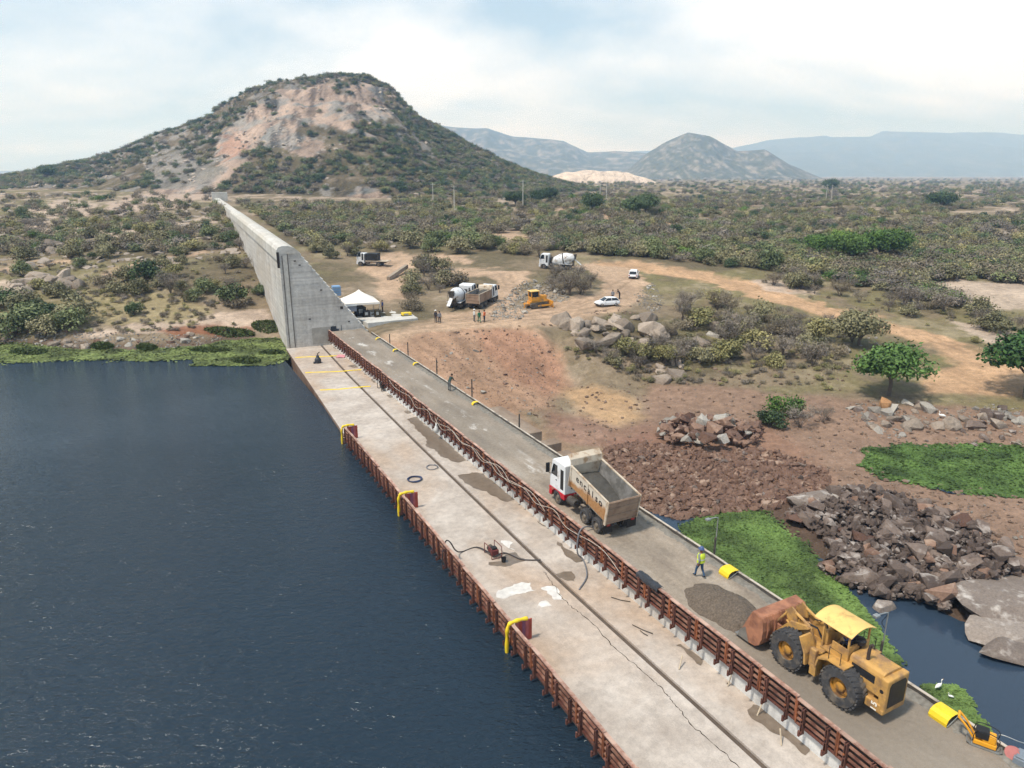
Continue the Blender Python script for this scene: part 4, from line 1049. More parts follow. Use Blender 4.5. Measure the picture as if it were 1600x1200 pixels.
for k, (x_, y0_, z0_, y1_, z1_) in enumerate(((-.3, 1.5, 1.5, 2.6, 2.3), (-.15, 1.55, 1.6, 2.9, 2.2), (.2, 1.5, 1.5, 2.7, 2.4), (-.62, .9, 1.5, 1.7, 1.3), (.62, .9, 1.5, 1.7, 1.3))):
    b = MB(); b.tube([(x_, y0_, z0_), (x_ * 1.3, (y0_ + y1_) / 2, max(z0_, z1_) + .15), (x_ * .9, y1_, z1_)], .03, 6); b.build('hydraulic_hose', M_BLACK, ld)
# bucket: curled shell with side plates and edge
b = MB(); arc = [(4.35, 1.95), (4.25, 1.75), (4.2, 1.3), (4.22, .85), (4.35, .45), (4.6, .25), (5.0, .2), (5.75, .2)]
inn = [(y_ + .05, z_ + .03) for y_, z_ in arc]
top = [(4.95, 2.05)]
b.prism([(4.95, 2.06)] + arc + [(5.75, .24)] + inn[::-1][1:] + [(4.95, 2.0)], -1.52, 1.52, 0); bk = b.build('bucket', M_BUCK, ld)
for sd in (-1, 1):
    b = MB(); b.prism(arc + [(5.6, .5), (5.15, 1.6), (4.95, 2.06)], sd * 1.53 - .025, sd * 1.53 + .025, 0); b.build('side_plate', M_BUCK, bk)
    b = MB(); b.prism([(5.0, .2), (5.75, .2), (5.62, .62), (5.3, .95)], sd * 1.565 - .008, sd * 1.565 + .008, 0); b.build('wear_plate', M_BLADE, bk)
for x_ in (-1.2, -.72, -.24, .24, .72, 1.2):
    b = MB(); b.prism([(4.3, 2.0), (4.18, 1.75), (4.12, 1.3), (4.16, .85), (4.25, .85), (4.22, 1.3), (4.28, 1.75), (4.4, 2.0)], x_ - .05, x_ + .05, 0); b.build('bucket_rib', M_BUCK, bk)
b = MB(); b.box(-1.56, 1.56, 5.7, 5.95, .17, .22); b.build('cutting_edge', M_BLADE, bk)
b = MB(); b.box(-.62, -.5, 3.95, 4.25, .5, 1.5); b.box(.5, .62, 3.95, 4.25, .5, 1.5); b.build('bucket_bracket', M_BUCK, bk)
me = text_mesh('15', .36, .004); me.materials.append(plain('white_lettering', lin(235,232,222), .6, .05))
lt = bpy.data.objects.new('number', me); link(lt, ld); lt.matrix_local = Matrix.Translation((-.785, -1.42, .84)) @ Matrix(((0, 0, -1, 0), (0, 1, 0, 0), (1, 0, 0, 0), (0, 0, 0, 1)))

def gpos(px, py):
    q = ground_at([px], [py])[0]; return (float(q[0]), float(q[1]), float(q[2]))
def toward(px0, py0, px1, py1):
    a = gpos(px0, py0); c = gpos(px1, py1); return math.atan2(-(c[0] - a[0]), c[1] - a[1])
def seat(o, reach=1.5):
    """tilt a vehicle to the slope it stands on"""
    x, y, _ = o.location; rz = o.rotation_euler.z; f = (-math.sin(rz), math.cos(rz)); r_ = (math.cos(rz), math.sin(rz))
    zf = float(hz0(x + f[0] * reach, y + f[1] * reach)); zb = float(hz0(x - f[0] * reach, y - f[1] * reach))
    o.rotation_euler.x = math.atan2(zf - zb, 2 * reach)
    zl = [float(hz(np.array([x + f[0] * a + r_[0] * c]), np.array([y + f[1] * a + r_[1] * c]))[0]) for a in (-reach, 0, reach) for c in (-1, 1)]
    o.location.z = sum(zl) / len(zl) - .04
# --- concrete mixers
M_DRUM = paint_mat('drum_white', lin(224,226,228,.85), amt=.3, rough=.5)
def mixer(pos, rz, label):
    o = empty('concrete_mixer', pos, rz, label, 'concrete mixer')
    truck_chassis(o, -2.2, 4.6, (4.05, .4, -1.0), M_WHITE, M_WHITE, 3.15, 1.9, 3.0)
    b = MB(); M = Matrix.Translation((0, -2.1, 2.55)) @ Matrix.Rotation(R(-14), 4, 'X')
    b.lathe([(.5, -.05), (.62, 0), (.75, .3), (1.22, 1.5), (1.28, 2.2), (1.22, 3.0), (.85, 4.3), (.55, 4.75), (0, 4.8)], 28, 'y', M); dr = b.build('drum', M_DRUM, o, smooth=True)
    b = MB(); b.lathe([(.48, -.06), (.3, .15), (0, .2)], 20, 'y', M); b.build('drum_mouth', M_BLACK, dr)
    b = MB(); b.lathe([(1.28, 2.15), (1.33, 2.2), (1.33, 2.35), (1.28, 2.4)], 28, 'y', M); b.build('drum_band', M_CHASSIS, dr)
    b = MB(); b.box(-.6, .6, -2.0, -1.75, 1.0, 2.35); b.box(-.55, .55, 2.4, 2.7, 1.0, 2.4); b.build('drum_support', M_CHASSIS, o)
    b = MB(); b.hexa([(-.35, -2.4, 2.2), (.35, -2.4, 2.2), (-.3, -2.1, 2.1), (.3, -2.1, 2.1), (-.5, -2.5, 3.2), (.5, -2.5, 3.2), (-.5, -2.0, 3.2), (.5, -2.0, 3.2)]); b.build('hopper', M_CHASSIS, o)
    b = MB(); b.prism([(-2.3, 2.1), (-3.6, 1.1), (-3.6, .95), (-2.3, 1.95)], -.3, .3, 0); b.build('chute', M_DRUM, o)
    b = MB()
    for x_ in (-.75, -.45): b.tube([(x_, -2.2, .7), (x_, -2.2, 3.0)], .025, 5)
    for k in range(6): b.tube([(-.75, -2.2, .9 + .38 * k), (-.45, -2.2, .9 + .38 * k)], .02, 5)
    b.build('ladder', M_CHASSIS, o)
    for sd in (-1, 1): MB().box(sd * 1.0 - .3, sd * 1.0 + .3, -1.7, 1.1, 1.12, 1.17).build('fender', M_DRUM, o)
    return o
m1 = mixer(gpos(716, 479), R(-22), 'white concrete mixer parked close beside the loaded tipper'); seat(m1)
m2 = mixer(gpos(881, 420), R(78), 'white concrete mixer standing side on among the shrubs on the upper track'); seat(m2)
# --- second tipper, loaded
t2 = empty('dump_truck', gpos(747, 480), R(-26), 'dusty tipper loaded with grey gravel next to the parked mixer', 'dump truck')
truck_chassis(t2, -1.5, 4.6, (4.05, .7, -.7), M_WHITE, M_CHASSIS, 3.15, 1.9, 3.0); tipper_box(t2, 4.3, M_TAIL, 0, -1.62, 1.45, None, 1.1, 1.5); seat(t2)
# --- flatbed lorry
fb = empty('flatbed_lorry', gpos(588, 415), R(80), 'white flatbed lorry with black crate parked behind the dam wall', 'lorry')
truck_chassis(fb, -2.4, 3.6, (3.2, -.9), M_WHITE, M_WHITE, 2.3, 1.7, 2.7)
MB().box(-1.2, 1.2, -3.0, 2.1, 1.05, 1.2).build('flat_bed', M_RIMTOP, fb); MB().box(-1.15, 1.15, -.6, 2.0, 1.2, 2.75).build('black_crate', M_BLACK, fb, bevel=.05); seat(fb)
# --- bulldozer
M_ORG = paint_mat('dozer_orange', lin(226,156,50,.85), amt=.28, rough=.55)
dz = empty('bulldozer', gpos(838, 480), R(-68), 'orange-yellow bulldozer with cab and blade on the dirt junction', 'bulldozer')
for sd in (-1, 1):
    b = MB(); b.prism([(-1.5, .45), (-1.35, .1), (1.4, .0), (1.75, .25), (1.8, .65), (1.5, .9), (-1.2, .95), (-1.5, .75)], sd * .95 - .28, sd * .95 + .28, 0); tk = b.build('track', M_CHASSIS, dz, bevel=.06)
    b = MB()
    for k in range(12): b.box(sd * .95 - .3, sd * .95 + .3, -1.3 + k * .25, -1.22 + k * .25, .93, 1.0)
    b.build('track_shoe', M_CHASSIS, tk)
    b = MB(); b.box(sd * 1.28 - .05, sd * 1.28 + .05, -.2, 2.3, .35, .6); b.build('push_arm', M_ORG, dz)
b = MB(); b.box(-.65, .65, -1.4, 1.7, .5, 1.2); b.build('hull', M_ORG, dz, bevel=.05)
b = MB(); b.box(-.5, .5, .3, 1.75, 1.2, 2.0); b.build('engine_hood', M_ORG, dz, bevel=.06)
b = MB(); b.box(-.7, .7, -1.1, .3, 1.2, 1.85); b.build('cab_base', M_ORG, dz, bevel=.05)
for (x_, y_) in ((-.66, -1.05), (.66, -1.05), (-.66, .25), (.66, .25)): MB().box(x_ - .06, x_ + .06, y_ - .06, y_ + .06, 1.85, 2.75).build('cab_post', M_ORG, dz)
MB().box(-.62, .62, -1.0, .2, 1.86, 2.7).build('cab_glass', M_GLASS, dz); MB().box(-.8, .8, -1.2, .4, 2.75, 2.9).build('cab_roof', M_YEL2, dz, bevel=.05)
b = MB(); b.tube([(.2, 1.2, 2.0), (.2, 1.2, 2.7)], .06, 8); b.build('exhaust_stack', M_BLACK, dz)
b = MB(); b.prism([(2.35, .0), (2.2, .5), (2.25, 1.1), (2.4, 1.1), (2.38, .5), (2.5, .0)], -1.6, 1.6, 0); b.build('blade', M_ORG, dz)
b = MB(); b.box(-.5, .5, -2.1, -1.4, .6, .9); b.prism([(-2.1, .9), (-2.2, .1), (-2.05, .0), (-1.9, .9)], -.08, .08, 0); b.build('ripper', M_ORG, dz); seat(dz)
# --- cars
M_CARW = paint_mat('car_white', lin(240,242,244,.88), amt=.05, rough=.25)
def car(pos, rz, label, h=1.5, L=4.1, suv=False):
    o = empty('car', pos, rz, label, 'car'); W = .88; k = h / 1.5
    rows = [(-L / 2, .5, .78, .9), (-L / 2 + .12, .42, .95 * k, .96), (-L * .3, .34, 1.0 * k, 1), (0, .3, .98 * k, 1), (L * .22, .32, .95 * k, 1), (L * .40, .36, .82 * k, .97), (L / 2 - .05, .42, .66 * k, .88), (L / 2, .48, .58 * k, .8)]
    b = MB(); vs = []; 
    for (y_, z0, z1, w) in rows:
        vs += [(-W * w, y_, z0), (-W * w * 1.02, y_, (z0 + z1) / 2), (-W * w * .94, y_, z1), (W * w * .94, y_, z1), (W * w * 1.02, y_, (z0 + z1) / 2), (W * w, y_, z0)]
    fs = []
    for i in range(len(rows) - 1):
        for j in range(6): fs.append((i * 6 + j, i * 6 + (j + 1) % 6, (i + 1) * 6 + (j + 1) % 6, (i + 1) * 6 + j))
    fs += [tuple(range(6))[::-1], tuple((len(rows) - 1) * 6 + j for j in range(6))]
    b.add(vs, fs); b.build('body', M_CARW, o, bevel=.04)
    ya, yb, yc, yd = (-L * .47, -L * .36, L * .06, L * .24)
    z0 = .94 * k; z1 = h
    b = MB(); b.hexa([(-.80, ya, z0), (.80, ya, z0), (-.80, yd, z0), (.80, yd, z0), (-.64, yb, z1 - .07), (.64, yb, z1 - .07), (-.64, yc, z1 - .07), (.64, yc, z1 - .07)]); b.build('greenhouse', M_GLASS, o)
    b = MB(); b.hexa([(-.67, yb - .04, z1 - .075), (.67, yb - .04, z1 - .075), (-.67, yc + .03, z1 - .075), (.67, yc + .03, z1 - .075), (-.58, yb + .1, z1), (.58, yb + .1, z1), (-.58, yc - .1, z1), (.58, yc - .1, z1)]); b.build('roof', M_CARW, o, bevel=.02)
    for sd in (-1, 1):
        for (p, q) in (((.80, ya), (.64, yb)), ((.81, -L * .12), (.65, -L * .12)), ((.80, yd), (.64, yc))):
            b = MB(); b.tube([(sd * p[0], p[1], z0 - .01), (sd * q[0], q[1], z1 - .06)], .04, 5); b.build('pillar', M_CARW, o)
        for y_ in (-L * .31, L * .31): wheel(o, sd * .80, y_, .31 * k, .2, .19, sd, rim_mat=M_RIM)
        b = MB(); b.box(sd * .62 - .2, sd * .62 + .2, L / 2 - .16, L / 2 + .005, .55 * k, .66 * k); b.build('headlight', MATS['lamp_lens'], o)
        b = MB(); b.box(sd * .68 - .12, sd * .68 + .12, -L / 2 - .01, -L / 2 + .1, .68 * k, .86 * k); b.build('tail_light', MATS['lamp_red'], o)
        b = MB(); b.box(sd * .98 - .09, sd * .98 + .09, yd - .25, yd - .12, z0 + .02, z0 + .15); b.build('mirror', M_CARW, o)
    b = MB(); b.box(-.55, .55, L / 2 - .06, L / 2 + .012, .36 * k, .5 * k); b.build('grille', M_BLACK, o)
    b = MB(); b.box(-.7, .7, -L / 2 - .012, -L / 2 + .05, .42 * k, .58 * k); b.build('rear_bumper_trim', M_BLACK, o)
    seat(o, 1.2); return o
car(gpos(948, 478), R(108), 'white hatchback parked front left on the dirt beside the boulders', 1.5, 4.1)
car(gpos(990, 433), R(-14), 'white car seen from behind on the far end of the dirt junction', 1.65, 4.5, True)
# ================================================================== PEOPLE
M_SKIN = plain('skin', lin(140,96,72,.8), .6, .1, 6, .05)
M_SHOE = plain('dark_boot', lin(50,42,38,.8), .8, .2)
M_JEANS = plain('blue_jeans', lin(62,92,124,.8), .85, .15, 8, .2)
M_HAIR = plain('dark_hair', lin(40,32,28,.8), .8, .2)
def cloth(name, *c): return plain(name, lin(*c, .8), .85, .15, 8, .2)
def body_mesh(pose):
    """one skinned body: joints as connected edges, a radius for each"""
    J = {'pelvis': ((0, 0, .93), .155), 'waist': ((0, 0, 1.06), .145), 'chest': ((0, .0, 1.28), .165), 'neckb': ((0, 0, 1.43), .09), 'neck': ((0, .01, 1.50), .055), 'jaw': ((0, .03, 1.57), .075), 'skull': ((0, .015, 1.66), .095), 'crown': ((0, .0, 1.735), .07)}
    E = [('pelvis', 'waist'), ('waist', 'chest'), ('chest', 'neckb'), ('neckb', 'neck'), ('neck', 'jaw'), ('jaw', 'skull'), ('skull', 'crown')]
    for sd, n in ((-1, 'l'), (1, 'r')):
        J['hip' + n] = ((sd * .10, 0, .88), .105)
        J['knee' + n] = ((sd * .11, .02, .49), .07); J['ankle' + n] = ((sd * .11, -.02, .09), .045); J['toe' + n] = ((sd * .12, .15, .04), .04); J['heel' + n] = ((sd * .11, -.06, .04), .04)
        J['sh' + n] = ((sd * .19, 0, 1.40), .07); J['elb' + n] = ((sd * .25, -.02, 1.12), .05); J['wr' + n] = ((sd * .24, .07, .88), .036); J['palm' + n] = ((sd * .235, .10, .79), .036)
        E += [('pelvis', 'hip' + n), ('hip' + n, 'knee' + n), ('knee' + n, 'ankle' + n), ('ankle' + n, 'toe' + n), ('ankle' + n, 'heel' + n), ('neckb', 'sh' + n), ('sh' + n, 'elb' + n), ('elb' + n, 'wr' + n), ('wr' + n, 'palm' + n)]
    for k, p in pose.items(): J[k] = (p, J[k][1])
    names = list(J); idx = {n: i for i, n in enumerate(names)}
    me = bpy.data.meshes.new('body'); me.from_pydata([J[n][0] for n in names], [(idx[a], idx[b]) for a, b in E], [])
    ob = bpy.data.objects.new('body_tmp', me); COL.objects.link(ob)
    md = ob.modifiers.new('skin', 'SKIN'); sv = me.skin_vertices[0].data
    for n in names:
        r = J[n][1]; sv[idx[n]].radius = (r * (1.15 if n in ('chest', 'waist', 'pelvis') else 1), r * (.78 if n in ('chest', 'waist', 'pelvis') else 1))
        sv[idx[n]].use_root = n == 'pelvis'
    su = ob.modifiers.new('sub', 'SUBSURF'); su.levels = 2; su.render_levels = 2
    dg = bpy.context.evaluated_depsgraph_get(); dg.update()
    out = bpy.data.meshes.new_from_object(ob.evaluated_get(dg)); bpy.data.objects.remove(ob)
    # five fingers on each hand, nose and ears, added to the same mesh
    b = MB()
    for sd, n in ((-1, 'l'), (1, 'r')):
        p = Vector(J['palm' + n][0]); w = Vector(J['wr' + n][0]); d = (p - w).normalized(); side = Vector((0, 1, 0)); side = (side - d * side.dot(d)).normalized(); cur = d.cross(side) * sd
        for k, ln in enumerate((.07, .08, .075, .06)):
            a = p + side * (.026 - .018 * k) + d * .02
            b.tube([a, a + d * ln * .5 + cur * -.008, a + d * ln * .85 + cur * -.03], [.010, .009, .007], 5)
        a = p - d * .03 + side * .03; b.tube([a, a + side * .03 + d * .03, a + side * .035 + d * .06], [.011, .010, .008], 5)
    sk = Vector(J['skull'][0]); jw = Vector(J['jaw'][0]); f = Vector((0, 1, 0))
    b.tube([sk + Vector((0, .085, .0)), sk + Vector((0, .115, -.035)), sk + Vector((0, .085, -.045))], [.008, .016, .010], 6)
    for sd in (-1, 1): b.tube([sk + Vector((sd * .085, -.01, .01)), sk + Vector((sd * .105, -.02, -.02)), sk + Vector((sd * .088, -.01, -.05))], [.012, .014, .010], 5)
    nb = len(out.vertices); bm = bmesh.new(); bm.from_mesh(out); vs = [bm.verts.new(v) for v in b.v]
    for fc in b.f: bm.faces.new([vs[i] for i in fc])
    bm.to_mesh(out); bm.free()
    mi = []
    for pl in out.polygons:
        c = pl.center; k = 1
        hand = min((c - Vector(J['palm' + n][0])).length for n in 'lr') < .135
        leg_zone = c.z < Vector(J['pelvis'][0]).z + .03
        foot = min(min((c - Vector(J[q + n][0])).length for q in ('toe', 'heel')) for n in 'lr') < .10
        arm = min((c - Vector(J[q + n][0])).length for n in 'lr' for q in ('elb', 'wr')) < .17
        if hand: k = 2
        elif foot: k = 3
        elif c.z > Vector(J['neckb'][0]).z + .045 and (c - Vector(J['skull'][0])).length < .26: k = 2
        elif leg_zone and not (arm and abs(c.x) > .19): k = 0
        pl.material_index = k; pl.use_smooth = True
        mi.append(k)
    J['_mi'] = mi
    return out, J
POSES = {
 'stand': {},
 'walk': {'kneel': (-.11, .16, .51), 'anklel': (-.11, .22, .12), 'toel': (-.12, .38, .06), 'heell': (-.11, .16, .07), 'kneer': (.11, -.04, .49), 'ankler': (.11, -.24, .12), 'toer': (.12, -.09, .04), 'heelr': (.11, -.29, .09), 'elbl': (-.27, -.12, 1.14), 'wrl': (-.26, -.06, .90), 'palml': (-.25, -.03, .81), 'elbr': (.27, .06, 1.13), 'wrr': (.27, .20, .96), 'palmr': (.26, .26, .90)},
 'work': {'waist': (0, .06, 1.05), 'chest': (0, .20, 1.24), 'neckb': (0, .29, 1.37), 'neck': (0, .33, 1.43), 'jaw': (0, .38, 1.47), 'skull': (0, .39, 1.56), 'crown': (0, .38, 1.63), 'shl': (-.19, .27, 1.35), 'shr': (.19, .27, 1.35), 'elbl': (-.25, .36, 1.10), 'elbr': (.25, .36, 1.10), 'wrl': (-.18, .52, .96), 'wrr': (.18, .52, .96), 'palml': (-.14, .59, .93), 'palmr': (.14, .59, .93)},
 'sit': {'kneel': (-.16, .42, .86), 'kneer': (.16, .42, .86), 'anklel': (-.15, .46, .45), 'ankler': (.15, .46, .45), 'toel': (-.15, .62, .40), 'toer': (.15, .62, .40), 'heell': (-.15, .42, .40), 'heelr': (.15, .42, .40), 'hipl': (-.11, .06, .9), 'hipr': (.11, .06, .9), 'elbl': (-.28, .12, 1.15), 'elbr': (.28, .12, 1.15), 'wrl': (-.16, .36, 1.16), 'wrr': (.16, .36, 1.16), 'palml': (-.12, .44, 1.19), 'palmr': (.12, .44, 1.19)},
}
_bodies = {}
def person(pos, rz, pose, label, shirt, trousers, hat=None, vest=None, scale=1.0, cap=None):
    if pose not in _bodies: _bodies[pose] = body_mesh(POSES[pose])
    me, J = _bodies[pose]; me = me.copy(); me.materials.clear()
    for m in (trousers, shirt, M_SKIN, M_SHOE): me.materials.append(m)
    me.polygons.foreach_set('material_index', J['_mi'])
    o = empty('person', pos, rz, label, 'person', scale=scale)
    link(bpy.data.objects.new('body', me), o)
    sk = Vector(J['skull'][0])
    if hat is not None:
        b = MB(); b.lathe([(.15, 0), (.155, .012), (.125, .03), (.122, .08), (.09, .14), (.03, .165), (0, .168)], 16, 'z', Matrix.Translation(sk + Vector((0, .0, .02)))); b.box(-.09, .09, .1, .19, .005, .02, Matrix.Translation(sk + Vector((0, 0, .02)))); b.build('hard_hat', hat, o, smooth=True)
    else:
        b = MB(); b.lathe([(.104, -.03), (.108, .02), (.095, .07), (.05, .105), (0, .11)], 14, 'z', Matrix.Translation(sk + Vector((0, -.012, .012)))); b.build('hair', M_HAIR, o, smooth=True)
    if vest is not None:
        ch = Vector(J['chest'][0]); b = MB(); rows = []
        for z_, rx_, ry_ in ((.93, .25, .20), (1.06, .235, .19), (1.2, .245, .195), (1.32, .245, .19), (1.41, .2, .16), (1.47, .12, .11)):
            rows.append((z_, rx_, ry_))
        n = 18; vs = []; fs = []
        for (z_, a, c) in rows:
            for k in range(n):
                t_ = 2 * math.pi * k / n; vs.append((a * math.cos(t_), c * math.sin(t_), z_))
        for i in range(len(rows) - 1):
            for k in range(n): fs.append((i * n + k, i * n + (k + 1) % n, (i + 1) * n + (k + 1) % n, (i + 1) * n + k))
        b.add(vs, fs); b.build('vest', vest, o, smooth=True)
        b = MB(); vs = []
        for z_ in (1.10, 1.16):
            for k in range(n):
                t_ = 2 * math.pi * k / n; vs.append((.244 * math.cos(t_), .197 * math.sin(t_), z_))
        b.add(vs, [(k, (k + 1) % n, n + (k + 1) % n, n + k) for k in range(n)]); b.build('reflective_band', plain('silver_band', lin(224,226,222,.85), .4, .05), o)
    return o
M_VEST = cloth('hi_vis_vest', 214, 232, 70); M_GREYSH = cloth('grey_shirt', 136, 138, 144); M_GREENSH = cloth('green_overall', 40, 124, 92); M_DKGREEN = cloth('dark_green_jacket', 52, 72, 66)
M_WHITESH = cloth('white_shirt', 220, 222, 220); M_ORANGESH = cloth('orange_shirt', 232, 128, 84); M_BLUESH = cloth('blue_shirt', 60, 76, 118); M_DKTR = cloth('dark_trousers', 62, 60, 66); M_GREYTR = cloth('grey_trousers', 108, 110, 110)
M_HATB = paint_mat('blue_hat', lin(70,92,140,.8), amt=.1); M_HATW = paint_mat('white_hat', lin(228,228,224,.85), amt=.1)
ps, pt = ST(1093, 902, 0)
person(D(ps, pt, .02), HD + R(8), 'walk', 'worker in yellow-green vest, jeans and blue helmet walking on the road', M_GREYSH, M_JEANS, M_HATB, M_VEST, 1.06)
ps, pt = ST(704, 612, 0)
person(D(ps, 27.2, .12), HD - R(70), 'work', 'worker in dark green jacket leaning at the edge form of the far road', M_DKGREEN, M_GREYTR, None, None, 1.08)
person(gpos(681, 504), R(160), 'stand', 'person in dark clothes standing left of the grey-shirted one on the dirt', M_DKTR, M_DKTR, M_HATW, None, 1.08)
person(gpos(687, 505), R(190), 'stand', 'person in grey shirt and dark trousers standing above the embankment', M_GREYSH, M_DKTR, None, None, 1.08)
person(gpos(741, 503), R(-60), 'stand', 'person in white shirt, left of the three standing by the tipper', M_WHITESH, M_GREYTR, M_HATW, None, 1.08)
person(gpos(749, 504), R(20), 'walk', 'person in green overalls between the white and orange shirts', M_GREENSH, M_GREENSH, None, None, 1.08)
person(gpos(757, 503), R(60), 'stand', 'person in orange shirt, right of the three standing by the tipper', M_ORANGESH, M_DKTR, None, None, 1.08)
person(gpos(957, 470), R(150), 'stand', 'person in grey standing behind the white hatchback', M_GREYSH, M_DKTR, None, None, 1.08)
person(gpos(968, 467), R(110), 'work', 'person in dark clothes bending behind the white hatchback', M_DKTR, M_DKTR, None, None, 1.05)
q = D(16.35 + .52, 25.55, 0); person((q.x, q.y, 1.42), HD + R(1), 'sit', 'loader operator in blue shirt seated under the yellow canopy', M_BLUESH, M_DKTR, None, None, 1.0)
# ================================================================== ROCKS
def rock_mat(name, c1, c2, stain=None, amt=.0):
    t = NT(name); v = t.coord('Object'); P = t.pos(); oi = t.n('ShaderNodeObjectInfo')
    n1 = t.noise(P, 1.3, 6, .65); n2 = t.noise(P, 7, 6, .7)
    f = t.mix(.55, n1, oi.outputs['Random'])
    c = t.ramp(f, (.25, c1), (.75, c2)); c = t.mix(1.0, c, t.ramp(n2, (.25, .66), (.75, 1.28)), 'MULTIPLY')
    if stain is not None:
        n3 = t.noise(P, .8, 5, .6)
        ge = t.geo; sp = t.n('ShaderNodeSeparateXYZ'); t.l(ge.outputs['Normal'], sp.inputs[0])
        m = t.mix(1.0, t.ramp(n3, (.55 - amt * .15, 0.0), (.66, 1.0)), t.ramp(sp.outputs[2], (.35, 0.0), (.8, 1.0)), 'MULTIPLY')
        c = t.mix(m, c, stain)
    t.set(c, .9, 0, .25); b = t.bump(n2, .5, .06); t.bump(n1, .5, .2, b); return t.m
M_RK_GREY = rock_mat('grey_riprap', lin(88,76,70,.75), lin(138,122,112,.75), lin(176,166,158,.75), .1)
M_RK_RED = rock_mat('red_riprap', lin(98,74,64,.75), lin(160,130,112,.75), lin(176,152,134,.75), .0)
M_RK_BOULD = rock_mat('granite_boulder', lin(136,124,112,.8), lin(184,168,152,.8), lin(120,110,100,.8), .1)
M_RK_DARK = rock_mat('dark_shore_rock', lin(126,114,106,.78), lin(166,154,144,.78), lin(200,192,184,.78), .12)
M_RK_PALE = rock_mat('pale_rubble', lin(136,130,122,.8), lin(186,180,170,.8))
def hull_mesh(seed, n, sq, mats, sub=False):
    g = np.random.default_rng(seed); bm = bmesh.new()
    p = g.normal(size=(n, 3)); p /= np.linalg.norm(p, axis=1)[:, None]; p = np.sign(p) * np.abs(p) ** .72
    p *= g.uniform(.8, 1.1, (n, 1)) * np.array(sq) * .5 / .85
    for q in p: bm.verts.new(q)
    r = bmesh.ops.convex_hull(bm, input=bm.verts); bmesh.ops.delete(bm, geom=[v for v in bm.verts if not v.link_faces], context='VERTS')
    if sub:
        bmesh.ops.subdivide_edges(bm, edges=bm.edges, cuts=2, use_grid_fill=True, smooth=.08)
        for v in bm.verts:
            k = 1 + .16 * float(fbm(np.array([v.co.x * 1.7 / sq[0] + seed]), np.array([v.co.y * 1.7 / sq[1] + v.co.z]), seed, 3)[0]); v.co *= k
    bmesh.ops.recalc_face_normals(bm, faces=bm.faces)
    me = bpy.data.meshes.new('rock'); bm.to_mesh(me); bm.free(); me.materials.append(mats)
    return me
def rock_set(m, k=10, n=15, sub=False, seed=0):
    return [hull_mesh(seed + i, n + i % 5, (1, random.uniform(.6, .95), random.uniform(.45, .75)), m, sub) for i in range(k)]
M_RK_MUD = rock_mat('mud_coloured_stone', lin(122,102,88,.78), lin(164,142,124,.8))
RK = {'mud': rock_set(M_RK_MUD, 8, 12, seed=600), 'grey': rock_set(M_RK_GREY, 12, 13, seed=100), 'red': rock_set(M_RK_RED, 12, 13, seed=200), 'bould': rock_set(M_RK_BOULD, 8, 22, True, seed=300), 'dark': rock_set(M_RK_DARK, 8, 16, True, seed=400), 'pale': rock_set(M_RK_PALE, 8, 12, seed=500)}
def put_rock(kind, p, size, parent=None, sink=.25, name='rock', flat=False):
    o = bpy.data.objects.new(name, random.choice(RK[kind])); r = random.uniform
    o.scale = (size * r(.8, 1.25), size * r(.8, 1.2), size * r(.7, 1.15)); o.rotation_euler = (r(-.5, .5), r(-.5, .5), r(0, 6.28))
    if flat: o.rotation_euler = (r(-.15, .15), r(-.15, .15), r(0, 6.28))
    o.location = (p[0], p[1], p[2] + size * (.5 * .6 - sink)); link(o, parent)
    if parent is not None: o.location -= parent.location
    return o
def pts_in(poly, n, seed=0):
    g = np.random.default_rng(seed); xs = [p[0] for p in poly]; ys = [p[1] for p in poly]; X = []; Y = []
    while len(X) < n:
        a = g.uniform(min(xs), max(xs), n * 3); b = g.uniform(min(ys), max(ys), n * 3); ok = inpoly(a, b, poly); X += list(a[ok]); Y += list(b[ok])
    return ground_at(X[:n], Y[:n])
def pile(poly, n, kinds, smin, smax, label, seed, heap=0.0, cen=None, rad=8, power=2.2, small=0, small_kind='red', ssm=(.15, .4), spow=1.0):
    P = pts_in(poly, n, seed); c = P.mean(0)
    root = empty('rock_pile', (float(c[0]), float(c[1]), float(c[2])), 0, label, 'rock pile')
    if cen is not None: c = ground_at([cen[0]], [cen[1]])[0]
    def hp(p): return heap * max(0, 1 - ((p[0] - c[0]) ** 2 + (p[1] - c[1]) ** 2) / rad ** 2)
    for i, p in enumerate(P):
        s = smin + (smax - smin) * random.random() ** power
        put_rock(random.choice(kinds), (p[0], p[1], p[2] + hp(p) * random.uniform(.4, 1)), s, root)
    if small:
        Q = pts_in(poly, small, seed + 1); V = []; F = []; src = RK[small_kind]
        for p in Q:
            m = random.choice(src); s = ssm[0] + (ssm[1] - ssm[0]) * random.random() ** spow; M = Matrix.Translation((p[0] - root.location.x, p[1] - root.location.y, p[2] + .05 * s + hp(p) * random.uniform(.3, 1) - root.location.z)) @ Euler((random.uniform(-1, 1), random.uniform(-1, 1), random.uniform(0, 6.28))).to_matrix().to_4x4() @ Matrix.Scale(s, 4)
            o_ = len(V); V += [tuple(M @ v.co) for v in m.vertices]; F += [tuple(o_ + i for i in pl.vertices) for pl in m.polygons]
        me = bpy.data.meshes.new('rubble'); me.from_pydata(V, [], F); me.materials.append(src[0].materials[0]); tag(link(bpy.data.objects.new('rubble', me), root), kind='stuff')
    return root
pile([(1035,662),(1060,655),(1100,654),(1150,658),(1190,670),(1200,685),(1180,700),(1100,706),(1050,700),(1030,685)], 120, ['red', 'red', 'red', 'pale'], .6, 2.0, 'heap of red-brown quarry stones above the pond', 11, 1.6, (1110, 690), 9, 1.6, 300, 'red')
